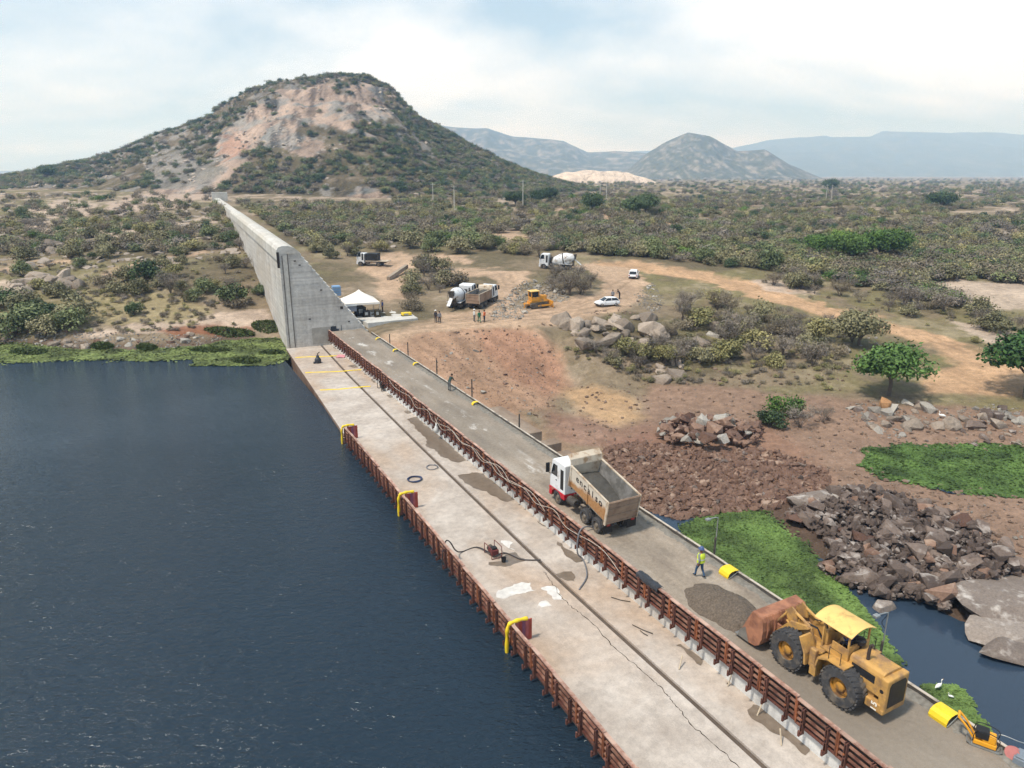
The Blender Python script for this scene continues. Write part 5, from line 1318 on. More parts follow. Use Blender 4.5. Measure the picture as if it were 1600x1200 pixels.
pile([(945,700),(1000,690),(1060,700),(1140,705),(1190,700),(1240,715),(1290,735),(1300,760),(1250,785),(1190,795),(1060,814),(1010,798),(990,770),(950,735)], 240, ['red', 'red', 'grey'], .25, 1.1, 'field of broken red-brown stones sloping from the truck to the pond', 21, 0, None, 8, 2.4, 4600, 'red', (.12, 1.0), 2.6)
pile([(1250,785),(1290,770),(1330,762),(1390,775),(1450,800),(1510,825),(1545,850),(1580,880),(1590,905),(1500,930),(1480,960),(1400,945),(1340,932),(1300,915),(1270,895),(1300,880),(1290,850),(1230,810)], 290, ['grey', 'grey', 'grey', 'grey', 'grey', 'red'], .5, 2.0, 'big heap of grey angular boulders between the pond and the mud flat', 31, 1.5, (1420, 860), 12, 1.9, 2600, 'grey', (.2, .9), 2.0)
pile([(1320,640),(1350,625),(1420,628),(1480,640),(1560,632),(1600,640),(1600,660),(1520,672),(1440,668),(1400,690),(1350,665)], 70, ['bould', 'grey', 'pale'], .5, 2.2, 'scattered grey rocks around the foot of the green umbrella-shaped tree', 41, 0, None, 8, 2.2, 200, 'pale', (.15, .4))
pile([(870,505),(905,500),(960,500),(1020,490),(1050,505),(1060,530),(1010,545),(960,552),(910,545),(880,530)], 26, ['bould'], 1.3, 4.2, 'cluster of large pale granite boulders below the white hatchback', 51, .4, (960, 525), 10, 1.2)
pile([(780,470),(815,440),(850,440),(880,450),(890,470),(840,475),(810,500),(770,500),(765,490)], 110, ['pale'], .25, 1.0, 'grey rubble bank between the ramp and the bulldozer', 61, .3, (830, 455), 10, 2.5, 700, 'pale', (.15, .4))
pile([(990,460),(1020,440),(1040,470),(1030,490),(1000,482)], 50, ['pale'], .25, .8, 'strip of grey rubble beside the dirt junction near the shrubs', 62, 0, None, 8, 2.5, 300, 'pale', (.12, .35))
pile([(1440,690),(1600,650),(1600,700),(1500,698)], 30, ['grey', 'bould'], .3, 1.1, 'scattered dark stones on the mud above the right pool', 71, 0, None, 8, 2.0)
pile([(0,500),(120,520),(250,520),(330,525),(400,512),(300,545),(150,545),(0,538)], 90, ['bould', 'pale', 'red'], .3, 1.5, 'rocks strewn along the left shore of the reservoir', 81, 0, None, 8, 2.4, 500, 'pale', (.15, .45))
pile([(20,430),(110,420),(130,460),(60,470),(10,465)], 16, ['bould'], 1.0, 4.0, 'pale boulders among shrubs on the left bank', 82, 0, None, 8, 1.4)
pile([(60,372),(110,378),(130,395),(60,398)], 10, ['bould'], 1.5, 4.5, 'grey boulders on the left bank above the dirt track', 83, 0, None, 8, 1.4)
pile([(1020,565),(1070,560),(1060,600),(1020,595)], 8, ['bould'], .8, 3.2, 'pale flat boulders below the thorny shrubs right of the embankment', 84, 0, None, 8, 1.4)
pile([(1330,520),(1380,530),(1350,570),(1290,575)], 14, ['pale', 'bould'], .4, 2.0, 'pale stones under the olive tree left of the orange road', 86, 0, None, 8, 1.8)
pile([(640,540),(720,530),(800,520),(860,540),(880,600),(840,650),(780,640),(700,590)], 60, ['pale', 'red'], .15, .8, 'loose stones lying on the brown embankment slope', 85, 0, None, 8, 3.0, 900, 'red', (.06, .22))
pile([(1150,480),(1250,490),(1290,530),(1200,560),(1100,560),(1080,520)], 24, ['bould', 'pale'], .5, 2.6, 'grey rocks half hidden among the dry shrubs right of the boulders', 87, 0, None, 8, 1.8)
# small stones littering the open ground
def litter(name, polys, n, kind, s0, s1, label, seed):
    V = []; F = []
    for i, poly in enumerate(polys):
        for p in pts_in(poly, n[i], seed + i):
            m = random.choice(RK[kind]); s = s0 + (s1 - s0) * random.random() ** 3; M = Matrix.Translation((p[0], p[1], p[2] + .1 * s)) @ Euler((random.uniform(-.6, .6), random.uniform(-.6, .6), random.uniform(0, 6.28))).to_matrix().to_4x4() @ Matrix.Scale(s, 4); o_ = len(V)
            V += [tuple(M @ v.co) for v in m.vertices]; F += [tuple(o_ + k for k in pl.vertices) for pl in m.polygons]
    me = bpy.data.meshes.new(name); me.from_pydata(V, [], F); me.materials.append(RK[kind][0].materials[0]); return tag(link(bpy.data.objects.new(name, me)), label, 'stones', kind='stuff')
MUDS = [(1020,605),(1300,620),(1600,645),(1600,705),(1330,712),(1240,700),(1190,660),(1040,655)], [(1240,705),(1330,725),(1600,775),(1600,900),(1400,780),(1290,745)]
litter('loose_stones', MUDS + ([(880,600),(1010,600),(1020,690),(900,695),(830,650)], [(600,530),(830,508),(1000,470),(1000,490),(850,512),(640,530)], [(950,570),(1340,565),(1320,610),(1000,600)]), (700, 450, 220, 120, 260), 'mud', .08, .6, 'small brown stones littering the mud flat and the gully', 600)
litter('pale_chips', MUDS + ([(640,530),(860,515),(885,605),(820,650)],), (160, 110, 220), 'pale', .06, .35, 'pale stone chips on the bare slopes', 650)
# big whale-backed rocks in the water at the right edge
def big_rock(px, py, z, size, rz, label, seed, kind='dark'):
    p = up(px, py, z); me = hull_mesh(seed, 26, (1, 1, 1), M_RK_DARK, True)
    o = bpy.data.objects.new('shore_boulder', me); o.scale = size; o.rotation_euler = (.06, .1, rz); o.location = (p[0], p[1], p[2]); link(o); return tag(o, label, 'boulder')
big_rock(1606, 948, -7.0, (10, 5.4, 2.6), .45, 'largest dark whale-backed boulder rising from the pond at the right edge', 901)
big_rock(1606, 988, -7.3, (9, 3.4, 1.8), .35, 'dark boulder streaked with white just below the largest one', 902)
big_rock(1590, 1022, -7.2, (4.5, 2.2, 1.3), .45, 'low pale-topped boulder in the pond at the right edge', 903)
big_rock(1556, 1016, -7.2, (1.4, .7, .5), .3, 'small dark rock in the water left of the pale-topped boulder', 904)
big_rock(1383, 950, -7.2, (1.5, 1.0, 1.0), .5, 'single white-stained rock standing in the pond behind the loader', 905)
big_rock(1270, 778, -6.3, (4.6, 3.0, 1.5), .2, 'large flat brown slab at the upper end of the grey boulder heap', 906)
p = ground_at([1378], [640])[0]; o = put_rock('bould', p, 2.0, None, .1, 'boulder'); o.data = hull_mesh(910, 14, (1, .7, 1.2), rock_mat('ochre_rock', lin(170,124,84,.8), lin(196,154,112,.8)), True); tag(o, 'ochre boulder standing in front of the green umbrella-shaped tree', 'boulder')
# gravel heap in front of the loader bucket
X, Y = np.meshgrid(np.linspace(-2.0, 2.0, 60), np.linspace(-3.6, 3.6, 80))
qq = np.clip(1 - (X / 1.75) ** 2 - (Y / 3.2) ** 2 + .25 * fbm(X * .9, Y * .9, 3, 3), 0, 1)
Zg = -.06 + .62 * qq ** .9 + .07 * fbm(X * 5, Y * 5, 5, 3) * np.minimum(1, qq * 4)
hs, ht = ST(1128, 960, 0)
o = grid_object('gravel_heap', X, Y, Zg, plain('gravel_mix', lin(108,96,84,.8), .95, .45, 9, 1.0)); o.location = D(24.2, 25.2, 0.02); o.rotation_euler = (0, 0, HD); o.scale = (.92, .8, 1); tag(o, 'low heap of brown-grey gravel mix on the road before the loader', 'gravel heap')
# ================================================================== VEGETATION
LM = {
 'olive': leaf_material('olive_leaf', lin(108,106,76,.94), lin(146,140,106,.94)),
 'green': leaf_material('green_leaf', lin(90,102,66,.94), lin(126,134,90,.94)),
 'vivid': leaf_material('vivid_leaf', lin(78,108,44,.8), lin(116,144,66,.8)),
 'dark': leaf_material('dark_leaf', lin(58,78,48,.85), lin(90,108,66,.85)),
 'yellow': leaf_material('yellowish_leaf', lin(128,124,80,.9), lin(158,150,102,.9)),
 'grey': leaf_material('grey_twig', lin(112,104,94,.9), lin(146,136,124,.9)),
 'brown': leaf_material('brown_twig', lin(112,102,84,.9), lin(144,132,110,.9)),
}
M_BARK = plain('grey_bark', lin(112,100,90,.8), .9, .25, 6, .5)
def crown_pts(g, n, lobes, flat=.7, core=.55):
    """points through the volume of several lobes, denser near their skin; light on top"""
    k = g.integers(0, len(lobes), n); L = np.array(lobes)[k]
    d = g.normal(size=(n, 3)); d /= np.linalg.norm(d, axis=1)[:, None]
    r = g.uniform(core ** 3, 1, n) ** (1 / 3)
    jig = 1 + .22 * g.normal(size=n)
    P = L[:, :3] + d * (r * jig)[:, None] * L[:, 3:4] * np.array([1, 1, flat])
    return P, d, k
def make_shrub(seed, n, leaf, W, Hh, kind, nl=7, base=.12, flat=.75, trunk_h=0.0, upb=.5):
    """unit-built shrub: returns foliage mesh and stem mesh"""
    g = np.random.default_rng(seed); lobes = []
    for i in range(nl):
        a = g.uniform(0, 6.283); q = math.sqrt(g.uniform(0, 1)) * .62; r = g.uniform(.22, .40)
        zz = trunk_h + (Hh - trunk_h) * g.uniform(.38, .78) * (1 - .35 * q)
        lobes.append((W * .5 * q * math.cos(a) * 1.2, W * .5 * q * math.sin(a) * 1.2, zz, W * r * .8))
    P, d, k = crown_pts(g, n, lobes, flat)
    P[:, 2] = np.clip(P[:, 2], trunk_h + base * Hh * g.uniform(.2, 1.2, n), Hh * 1.05)
    tint = (.72 + .5 * g.uniform(size=nl))[k] * g.uniform(.8, 1.15, n)
    fol = leaves_mesh('foliage', P, d * .6 + np.array([0, 0, .5 if upb < .6 else .9]), leaf, tint, LM[kind], upb, seed, .6)
    b = MB()
    for i, l in enumerate(lobes):
        x, y, z, r = l
        if trunk_h:
            b.tube([(0, 0, trunk_h * .75), (x * .45, y * .45, trunk_h + (z - trunk_h) * .5), (x, y, z)], [W * .018, W * .012, W * .005], 5)
        else:
            b.tube([(x * .1, y * .1, -.15), (x * .5, y * .5, z * .5), (x, y, z)], [W * .012, W * .008, W * .004], 4)
    if trunk_h: b.tube([(0, 0, -.3), (W * .02, 0, trunk_h * .5), (0, W * .015, trunk_h), (0, 0, trunk_h * 1.25)], [W * .036, W * .028, W * .024, W * .012], 7)
    return fol, b.mesh('stem', M_BARK)
def make_thorn(seed, W, Hh, kind, nb=42, leafy=160, tw=.012):
    """leafless thorny shrub: forking twigs and a thin haze of buds"""
    g = np.random.default_rng(seed); b = MB(); tips = []
    for i in range(nb // 6 + 2):
        a = g.uniform(0, 6.283); sp = g.uniform(.2, .8)
        mid = Vector((math.cos(a) * W * .25 * sp, math.sin(a) * W * .25 * sp, Hh * g.uniform(.3, .45)))
        b.tube([(0, 0, -.1), tuple(mid * .5 + Vector((0, 0, .02))), tuple(mid)], [tw * 2.2 * W / 3, tw * 1.6 * W / 3, tw * 1.2 * W / 3], 4)
        for j in range(6):
            a2 = a + g.normal() * .7; ln = g.uniform(.5, 1.0)
            e = mid + Vector((math.cos(a2) * W * .3 * ln, math.sin(a2) * W * .3 * ln, Hh * g.uniform(.15, .55) * ln))
            m2 = (mid + e) / 2 + Vector(g.normal(size=3) * W * .03)
            b.tube([tuple(mid), tuple(m2), tuple(e)], [tw * W / 3, tw * .7 * W / 3, tw * .4 * W / 3], 3, False); tips.append((m2, e))
    P = []
    for k in range(leafy):
        m2, e = tips[g.integers(len(tips))]; t = g.uniform(.1, 1.15); p = m2 + (e - m2) * t; P.append(tuple(np.array(p) + g.normal(size=3) * W * .06))
    P = np.array(P); tint = g.uniform(.7, 1.2, len(P))
    fol = leaves_mesh('foliage', P, np.tile([0, 0, 1.0], (len(P), 1)), W * .05, tint, LM[kind], .1, seed, .12)
    return fol, b.mesh('stem', MATS['grey_bark'])
LM['juaz'] = leaf_material('juazeiro_leaf', lin(62,92,42,.85), lin(96,126,62,.85))
NEAR = {}
for i, k in enumerate(('olive', 'green', 'vivid', 'dark', 'yellow')):
    NEAR[k] = [make_shrub(1000 + 10 * i + j, 1500, .115, 3.0, 2.2, k, 8 + j) for j in range(3)]
NEAR['brown'] = [make_shrub(1100 + j, 1300, .09, 3.2, 2.0, 'brown', 9) for j in range(2)] + [make_thorn(1110 + j, 3.2, 2.4, 'brown', 60, 900) for j in range(2)]
NEAR['thorn'] = [make_thorn(1200 + j, 3.0, 2.3, 'grey', 54, 700) for j in range(4)]
TREE = {}
for i, k in enumerate(('vivid', 'dark', 'olive', 'green', 'juaz')):
    TREE[k] = [make_shrub(1300 + 10 * i + j, 5200, .15, 4.9, 4.0, k, 15, .05, .62, 1.75 if k == 'juaz' else 1.1) for j in range(2)]
def plant(src, kind, p, size, label, group, name='shrub', cat='shrub', j=None, parts=('stem', 'foliage'), squash=1.0):
    f, st = src[kind][random.randrange(len(src[kind])) if j is None else j]
    o = empty(name, (float(p[0]), float(p[1]), float(p[2]) - .05), random.uniform(0, 6.28), label, cat, group)
    o.scale = (size * random.uniform(.9, 1.12), size * random.uniform(.9, 1.12), size * squash * random.uniform(.88, 1.15))
    link(bpy.data.objects.new(parts[0], st), o); link(bpy.data.objects.new(parts[1], f), o); return o
def blocked(px, py, pad=3):
    m = np.zeros(len(px), bool)
    for nm in ('roadA', 'roadB', 'roadC', 'yard', 'sand1', 'sand3', 'emb', 'yel', 'wine', 'rockR', 'rockL2'): m |= inpoly(px, py - pad, POLY[nm])
    m |= inpoly(px, py, [(440,380),(600,520),(660,500),(640,480),(600,470),(560,440),(470,380),(340,300),(335,310)])
    return m
WORDS = {'olive': 'olive-green', 'green': 'green', 'vivid': 'bright green', 'dark': 'dark green', 'yellow': 'yellowish', 'brown': 'brown', 'thorn': 'grey leafless'}
def thicket(poly, n, kinds, s0, s1, where, group, seed):
    g = np.random.default_rng(seed); xs = [p[0] for p in poly]; ys = [p[1] for p in poly]; X = []; Y = []
    while len(X) < n:
        a = g.uniform(min(xs), max(xs), n * 3); b = g.uniform(min(ys), max(ys), n * 3); ok = inpoly(a, b, poly) & ~blocked(a, b); X += list(a[ok]); Y += list(b[ok])
    P = ground_at(X[:n], Y[:n])
    for p in P:
        k = kinds[g.integers(len(kinds))]
        plant(NEAR, k, p, g.uniform(s0, s1), '%s shrub %s' % (WORDS[k], where), WORDS[k] + ' shrubs ' + group)
thicket([(0,480),(120,482),(130,522),(60,528),(0,526)], 9, ['green', 'dark', 'olive'], 1.5, 2.2, 'in the big thicket at the lower left shore', 'of the lower left shore', 1)
thicket([(0,405),(150,400),(320,395),(395,400),(415,478),(300,488),(140,470),(0,470)], 40, ['olive', 'brown', 'thorn', 'green', 'yellow', 'olive'], .8, 1.7, 'on the dry left bank beside the dam wall', 'of the dry left bank', 2)
thicket([(0,325),(330,325),(385,390),(200,405),(0,398)], 34, ['olive', 'yellow', 'brown', 'green', 'thorn'], .9, 1.7, 'among pale rocks higher on the left bank', 'of the upper left bank', 3)
thicket([(1030,475),(1180,478),(1300,498),(1365,528),(1300,570),(1230,582),(1180,565),(1080,575),(960,585),(890,560),(900,540),(1000,545),(1060,520),(1060,495)], 72, ['thorn', 'thorn', 'brown', 'olive', 'yellow', 'thorn'], .8, 1.7, 'between the pale boulders and the orange road', 'between boulders and road', 4)
thicket([(1020,425),(1200,432),(1330,455),(1420,470),(1500,490),(1600,505),(1600,525),(1500,510),(1380,490),(1250,455),(1100,432)], 34, ['thorn', 'brown', 'olive', 'thorn'], .9, 1.8, 'along the far side of the orange dirt road', 'of the far roadside', 5)
thicket([(625,412),(690,402),(720,415),(725,445),(680,452),(640,450)], 9, ['olive', 'thorn', 'brown', 'green'], 1.1, 2.0, 'in the clump left of the parked mixer', 'left of the mixer', 6)
thicket([(640,378),(760,374),(790,395),(700,400),(640,398)], 14, ['green', 'green', 'olive'], 1.3, 2.2, 'in the green belt behind the work yard', 'behind the work yard', 7)
thicket([(780,385),(850,388),(860,408),(800,412),(780,405)], 9, ['yellow', 'olive', 'brown'], 1.2, 2.0, 'in the pale clump at the head of the ramp', 'at the head of the ramp', 8)
thicket([(840,425),(900,432),(930,448),(900,470),(850,462)], 11, ['thorn', 'thorn', 'brown'], .9, 1.6, 'on the rubble island within the dirt junction', 'of the rubble island', 9)
thicket([(880,378),(1200,392),(1260,425),(1130,418),(1000,402),(900,398)], 34, ['olive', 'green', 'brown', 'olive', 'green'], 1.2, 2.1, 'in the olive belt behind the upper mixer', 'behind the upper mixer', 10)
thicket([(470,395),(560,385),(640,380),(600,395),(560,402),(520,420)], 14, ['olive', 'brown', 'yellow', 'thorn'], .9, 1.6, 'on the grassy slope right of the wall crest', 'right of the wall crest', 11)
thicket([(640,450),(690,452),(690,480),(650,488),(630,478)], 6, ['thorn', 'brown', 'olive'], .8, 1.4, 'between the tent platform and the parked mixer', 'between tent and mixer', 12)
# single plants that stand out
def one(px, py, src, kind, size, label, name='shrub', cat='shrub', j=None, squash=1.0):
    p = ground_at([px], [py])[0]; tree = src is TREE
    return plant(src, kind, p, size, label, None, name, cat, j, ('trunk', 'crown') if tree else ('stem', 'foliage'), squash)
one(1388, 618, TREE, 'juaz', 1.6, 'green umbrella-shaped tree standing on grey rocks above the mud', 'umbrella_tree', 'tree', 0)
one(1602, 622, TREE, 'juaz', 2.0, 'dark green tree cut by the right edge of the view', 'leafy_tree', 'tree', 1)
one(1343, 540, TREE, 'olive', 1.45, 'olive-green tree beside the bend of the orange road', 'leafy_tree', 'tree', 0)
one(1205, 668, NEAR, 'dark', 1.15, 'dark green leafy bush above the red stones', 'bush', 'bush')
one(1225, 650, NEAR, 'vivid', 1.25, 'bright green bush above the red stones', 'bush', 'bush')
one(1250, 668, NEAR, 'thorn', 1.3, 'grey leafless bush right of the bright green one', 'bush', 'bush')
one(1285, 660, NEAR, 'thorn', .9, 'smaller grey leafless bush farther right of the green bushes', 'bush', 'bush')
one(225, 438, NEAR, 'dark', 1.9, 'large dark round bush in the middle of the left bank', 'bush', 'bush')
one(210, 492, NEAR, 'dark', 1.0, 'small dark green round bush near the left shore', 'bush', 'bush', 1, 1.2)
one(365, 478, NEAR, 'green', 1.9, 'wide green bush beside the foot of the dam wall', 'bush', 'bush')
one(330, 372, NEAR, 'green', 1.9, 'wide green bush leaning to the dam wall higher up', 'bush', 'bush')
one(1524, 535, NEAR, 'yellow', .5, 'tiny yellow-green sapling on the rocks beyond the orange road', 'sapling', 'sapling')
one(1150, 540, NEAR, 'thorn', 2.2, 'tall grey leafless bush in front of the orange road', 'bush', 'bush', 0, 1.3)
one(890, 462, NEAR, 'thorn', 2.0, 'tall bare bush in front of the upper mixer', 'bush', 'bush', 1, 1.35)
for i, (a, b, s) in enumerate(((1280,402,1.6),(1330,408,2.0),(1375,405,2.1),(1310,396,1.6),(1398,398,1.7))):
    one(a, b, TREE, 'vivid', s * .9, ['leftmost', 'second', 'third', 'hindmost', 'rightmost'][i] + ' of the bright green trees beyond the road bend', 'leafy_tree', 'tree')
for i, (a, b, s, w) in enumerate(((805,322,1.7,'left of the pale sand track'),(858,316,1.9,'at the foot of the hill, taller of two'),(842,318,1.5,'at the foot of the hill, smaller of two'),(926,334,1.8,'alone on the plain right of the sand track'),(990,338,2.0,'left one of the dark pair on the plain'),(1008,336,1.9,'right one of the dark pair on the plain'),(1470,326,2.4,'round and alone on the right of the plain'),(75,280,2.2,'on the skyline at the far left'),(1296,300,3.2,'on the far plain below the blue range'))):
    one(a, b, TREE, 'dark', s, 'dark green tree ' + w, 'leafy_tree', 'tree')

# -------- the rest of the scrub: one mass on the plain and one on the hill
FAR = {}
for i, k in enumerate(('olive', 'green', 'vivid', 'dark', 'yellow', 'brown', 'grey')):
    FAR[k] = [make_shrub(2000 + 10 * i + j, 520, .15, 3.4, 2.0, k, 9, .08, .7, 0.0, .68)[0] for j in range(2)]
def scrub(name, P, S, kinds, weights, label, seed):
    g = np.random.default_rng(seed)
    protos = [m for k in kinds for m in FAR[k]]; w = np.repeat(np.array(weights, float), 2); w /= w.sum()
    col = bpy.data.collections.new(name + '_kinds')
    for i, m in enumerate(protos): col.objects.link(bpy.data.objects.new('scrub_kind_%02d' % i, m))
    me = bpy.data.meshes.new(name); me.vertices.add(len(P)); me.vertices.foreach_set('co', np.asarray(P, np.float32).ravel())
    for nm, typ, val in (('size', 'FLOAT', S), ('turn', 'FLOAT', g.uniform(0, 6.283, len(P))), ('pick', 'INT', g.choice(len(protos), len(P), p=w))):
        a = me.attributes.new(nm, typ, 'POINT'); a.data.foreach_set('value', np.asarray(val, np.int32 if typ == 'INT' else np.float32))
    ob = link(bpy.data.objects.new(name, me)); md = ob.modifiers.new('scatter', 'NODES')
    ng = bpy.data.node_groups.new(name + '_nodes', 'GeometryNodeTree'); md.node_group = ng
    ng.interface.new_socket('Geometry', in_out='INPUT', socket_type='NodeSocketGeometry'); ng.interface.new_socket('Geometry', in_out='OUTPUT', socket_type='NodeSocketGeometry')
    N = ng.nodes.new; gi = N('NodeGroupInput'); go = N('NodeGroupOutput'); ip = N('GeometryNodeInstanceOnPoints'); ci = N('GeometryNodeCollectionInfo')
    ci.inputs['Collection'].default_value = col; ci.inputs['Separate Children'].default_value = True; ci.inputs['Reset Children'].default_value = True
    def att(nm, typ):
        a = N('GeometryNodeInputNamedAttribute'); a.data_type = typ; a.inputs[0].default_value = nm; return a.outputs[0]
    cx = N('ShaderNodeCombineXYZ'); ng.links.new(att('turn', 'FLOAT'), cx.inputs[2])
    ng.links.new(gi.outputs[0], ip.inputs['Points']); ng.links.new(ci.outputs[0], ip.inputs['Instance']); ip.inputs['Pick Instance'].default_value = True
    ng.links.new(att('pick', 'INT'), ip.inputs['Instance Index']); ng.links.new(att('size', 'FLOAT'), ip.inputs['Scale']); ng.links.new(cx.outputs[0], ip.inputs['Rotation']); ng.links.new(ip.outputs[0], go.inputs[0])
    return tag(ob, label, 'scrub', kind='stuff')
def field(poly, n, seed, dens=None):
    g = np.random.default_rng(seed); xs = [p[0] for p in poly]; ys = [p[1] for p in poly]
    a = g.uniform(min(xs), max(xs), n); b = g.uniform(min(ys), max(ys), n); ok = inpoly(a, b, poly) & ~blocked(a, b, 2); a = a[ok]; b = b[ok]
    return ground_at(a, b)
PA = field([(-100,300),(340,305),(400,385),(330,392),(-100,402)], 470, 31)
PB = field([(350,318),(600,318),(850,286),(1000,281),(1700,279),(1700,470),(1500,480),(1260,432),(1000,404),(870,392),(780,384),(640,376),(470,388)], 8200, 32)
PB2 = field([(820,280),(1700,278),(1700,330),(820,325)], 2200, 33)
PC = np.concatenate([field([(0,395),(400,395),(415,478),(140,468),(0,470)], 320, 34), field([(120,450),(330,470),(410,485),(400,505),(250,520),(120,520)], 260, 38)]); PD = np.concatenate([field([(900,500),(1360,500),(1300,580),(1180,575),(900,565)], 330, 35), field([(880,545),(1340,560),(1300,610),(1000,598)], 260, 36), field([(1000,425),(1600,470),(1600,530),(1350,500),(1100,440)], 260, 37)])
Pf = np.concatenate([PA, PB, PB2]); g = np.random.default_rng(5)
keep = fbm(Pf[:, 0] / 40, Pf[:, 1] / 40, 91, 3) > -.32 + g.uniform(-.1, .1, len(Pf)); Pf = Pf[keep]
rr = np.hypot(Pf[:, 0], Pf[:, 1])
scrub('scrubland', Pf - np.array([0, 0, .1]), g.uniform(.7, 1.6, len(Pf)) * (1 + .9 * smooth(400, 1600, rr)), ['olive', 'green', 'brown', 'grey', 'yellow', 'dark', 'vivid'], [5, 3, 4.2, 2.4, 1.6, .9, .5], 'olive and brown thorn scrub covering the plain to the mountains', 3)
Ps = np.concatenate([PC, PD]); scrub('undergrowth', Ps, g.uniform(.15, .42, len(Ps)), ['grey', 'brown', 'yellow', 'olive'], [2, 2, 1.4, 1], 'low dry tufts between the shrubs near the dam', 4)
# hill: shrubs keep off the bare rock
n = 30000; hx_ = g.uniform(-560, 230, n); hy_ = g.uniform(318, 690, n); hz_ = hill_z(hx_, hy_); ok = hz_ > hz(hx_, hy_) + .3
hx_, hy_, hz_ = hx_[ok], hy_[ok], hz_[ok]; qx, qy = proj(hx_, hy_, hz_)
jx = qx + fbm(hx_ / 14, hy_ / 14, 62, 4) * 26; jy = qy + fbm(hx_ / 14, hy_ / 14, 63, 4) * 16
rock = np.zeros(len(qx)); 
for nm in ('hill_pink', 'hill_low', 'redL'): rock = np.maximum(rock, inpoly(jx, jy, POLY[nm]) * .96)
rock = np.maximum(rock, inpoly(qx, qy, POLY['hill_grey']) * .72)
dn = np.clip(.62 + 1.3 * fbm(hx_ / 28, hy_ / 34, 99, 4) + .25 * smooth(430, 640, qx) - .12, .05, 1) * (1 - rock)
ok = g.uniform(size=len(qx)) < dn; Ph = np.stack([hx_, hy_, hz_ - .2], 1)[ok]
scrub('hillside_scrub', Ph, g.uniform(.6, 2.0, len(Ph)), ['green', 'dark', 'olive', 'brown', 'grey', 'yellow'], [4, 3.6, 4, 1.6, 1.2, 1], 'dark green scrub covering the flanks of the rocky hill', 6)
# boulders breaking through the scrub of the hill, too many to count
ok = g.uniform(size=len(qx)) < np.clip(.10 + .5 * fbm(hx_ / 20, hy_ / 26, 120, 3) + .25 * inpoly(qx, qy, POLY['hill_grey']) , 0, .5)
Pb = np.stack([hx_, hy_, hz_], 1)[ok][:2600]; V = []; F = []
for p in Pb:
    m = random.choice(RK['pale']); s = random.uniform(1.0, 4.2) * random.random() ** .5; M = Matrix.Translation(p) @ Euler((random.uniform(-.4, .4), random.uniform(-.4, .4), random.uniform(0, 6.28))).to_matrix().to_4x4() @ Matrix.Diagonal((s, s * .9, s * .8, 1)); o_ = len(V)
    V += [tuple(M @ v.co) for v in m.vertices]; F += [tuple(o_ + i for i in pl.vertices) for pl in m.polygons]
me = bpy.data.meshes.new('hill_boulders'); me.from_pydata(V, [], F); me.materials.append(rock_mat('hill_granite', lin(150,138,126,.8), lin(196,182,168,.8))); tag(link(bpy.data.objects.new('hill_boulders', me)), 'pale boulders strewn over the flanks of the rocky hill', 'boulders', kind='stuff')
# pale stones over the left bank and the plain
Pb = np.concatenate([field([(-50,300),(340,310),(400,392),(250,420),(-50,420)], 700, 41), field([(400,330),(860,300),(860,380),(480,390)], 500, 42), field([(860,290),(1600,285),(1600,440),(1000,400)], 500, 43)]); V = []; F = []
for p in Pb:
    m = random.choice(RK['pale']); s = random.uniform(.5, 3.0) * random.random() ** .8 * (1 + np.hypot(p[0], p[1]) / 500); M = Matrix.Translation(p) @ Euler((random.uniform(-.3, .3), random.uniform(-.3, .3), random.uniform(0, 6.28))).to_matrix().to_4x4() @ Matrix.Diagonal((s, s * .9, s * .6, 1)); o_ = len(V)
    V += [tuple(M @ v.co) for v in m.vertices]; F += [tuple(o_ + i for i in pl.vertices) for pl in m.polygons]
me = bpy.data.meshes.new('field_stones'); me.from_pydata(V, [], F); me.materials.append(MATS.get('x') or bpy.data.materials['hill_granite']); tag(link(bpy.data.objects.new('field_stones', me)), 'pale stones scattered through the scrub of the plain', 'stones', kind='stuff')
# ================================================================== SMALL THINGS ON AND AROUND THE DECK
M_YELP = paint_mat('yellow_sheet', lin(240,206,40,.88), amt=.08, rough=.5); M_PINK = plain('pink_board', lin(196,110,112,.8), .75, .15, 2, .1, dirt=lin(168,90,84,.8), dirt_amt=.5)
M_REDB = plain('red_board', lin(176,80,66,.8), .75, .15, 2, .1); M_LILAC = plain('lilac_board', lin(150,90,116,.8), .75, .15)
M_HOSEB = plain('blue_hose', lin(66,76,108,.8), .5, .15); M_HOSEG = plain('grey_hose', lin(120,122,128,.8), .55, .15); M_HOSED = plain('dark_hose', lin(66,62,64,.8), .6, .15); M_ROPE = plain('pale_cable', lin(196,188,176,.85), .7, .15)
M_WOOD = plain('raw_timber', lin(200,184,160,.85), .8, .2, 5, .2); M_GALV = plain('galvanised', lin(168,172,172,.8), .4, .1, metal=.5); M_TARP = plain('black_tarp', lin(52,54,60,.8), .45, .25, 3, .3)
def ribbon(name, a, b_, w, z, m, label, cat, seed=0, group=None):
    g = np.random.default_rng(seed); a = Vector(a); b_ = Vector(b_); n = 24; d = (b_ - a); pr = Vector((-d.y, d.x, 0)).normalized(); vs = []
    for i in range(n + 1):
        t = i / n; p = a + d * t + pr * (.12 * math.sin(t * 7 + seed) + g.normal() * .015); ww = w * (.6 + .5 * abs(math.sin(t * 9 + seed * 2)))
        vs += [(p.x + pr.x * ww, p.y + pr.y * ww, z + .012), (p.x, p.y, z + .05 + .03 * abs(math.sin(t * 13 + seed))), (p.x - pr.x * ww, p.y - pr.y * ww, z + .012)]
    fs = []
    for i in range(n):
        for j in (0, 1): fs.append((i * 3 + j, i * 3 + j + 1, (i + 1) * 3 + j + 1, (i + 1) * 3 + j))
    b = MB(); b.add(vs, fs); o = b.build(name, m, smooth=True); return tag(o, label, cat, group)
def dk(px, py, dz=0.0):
    q = up(px, py, SLAB_Z + dz); return (float(q[0]), float(q[1]))
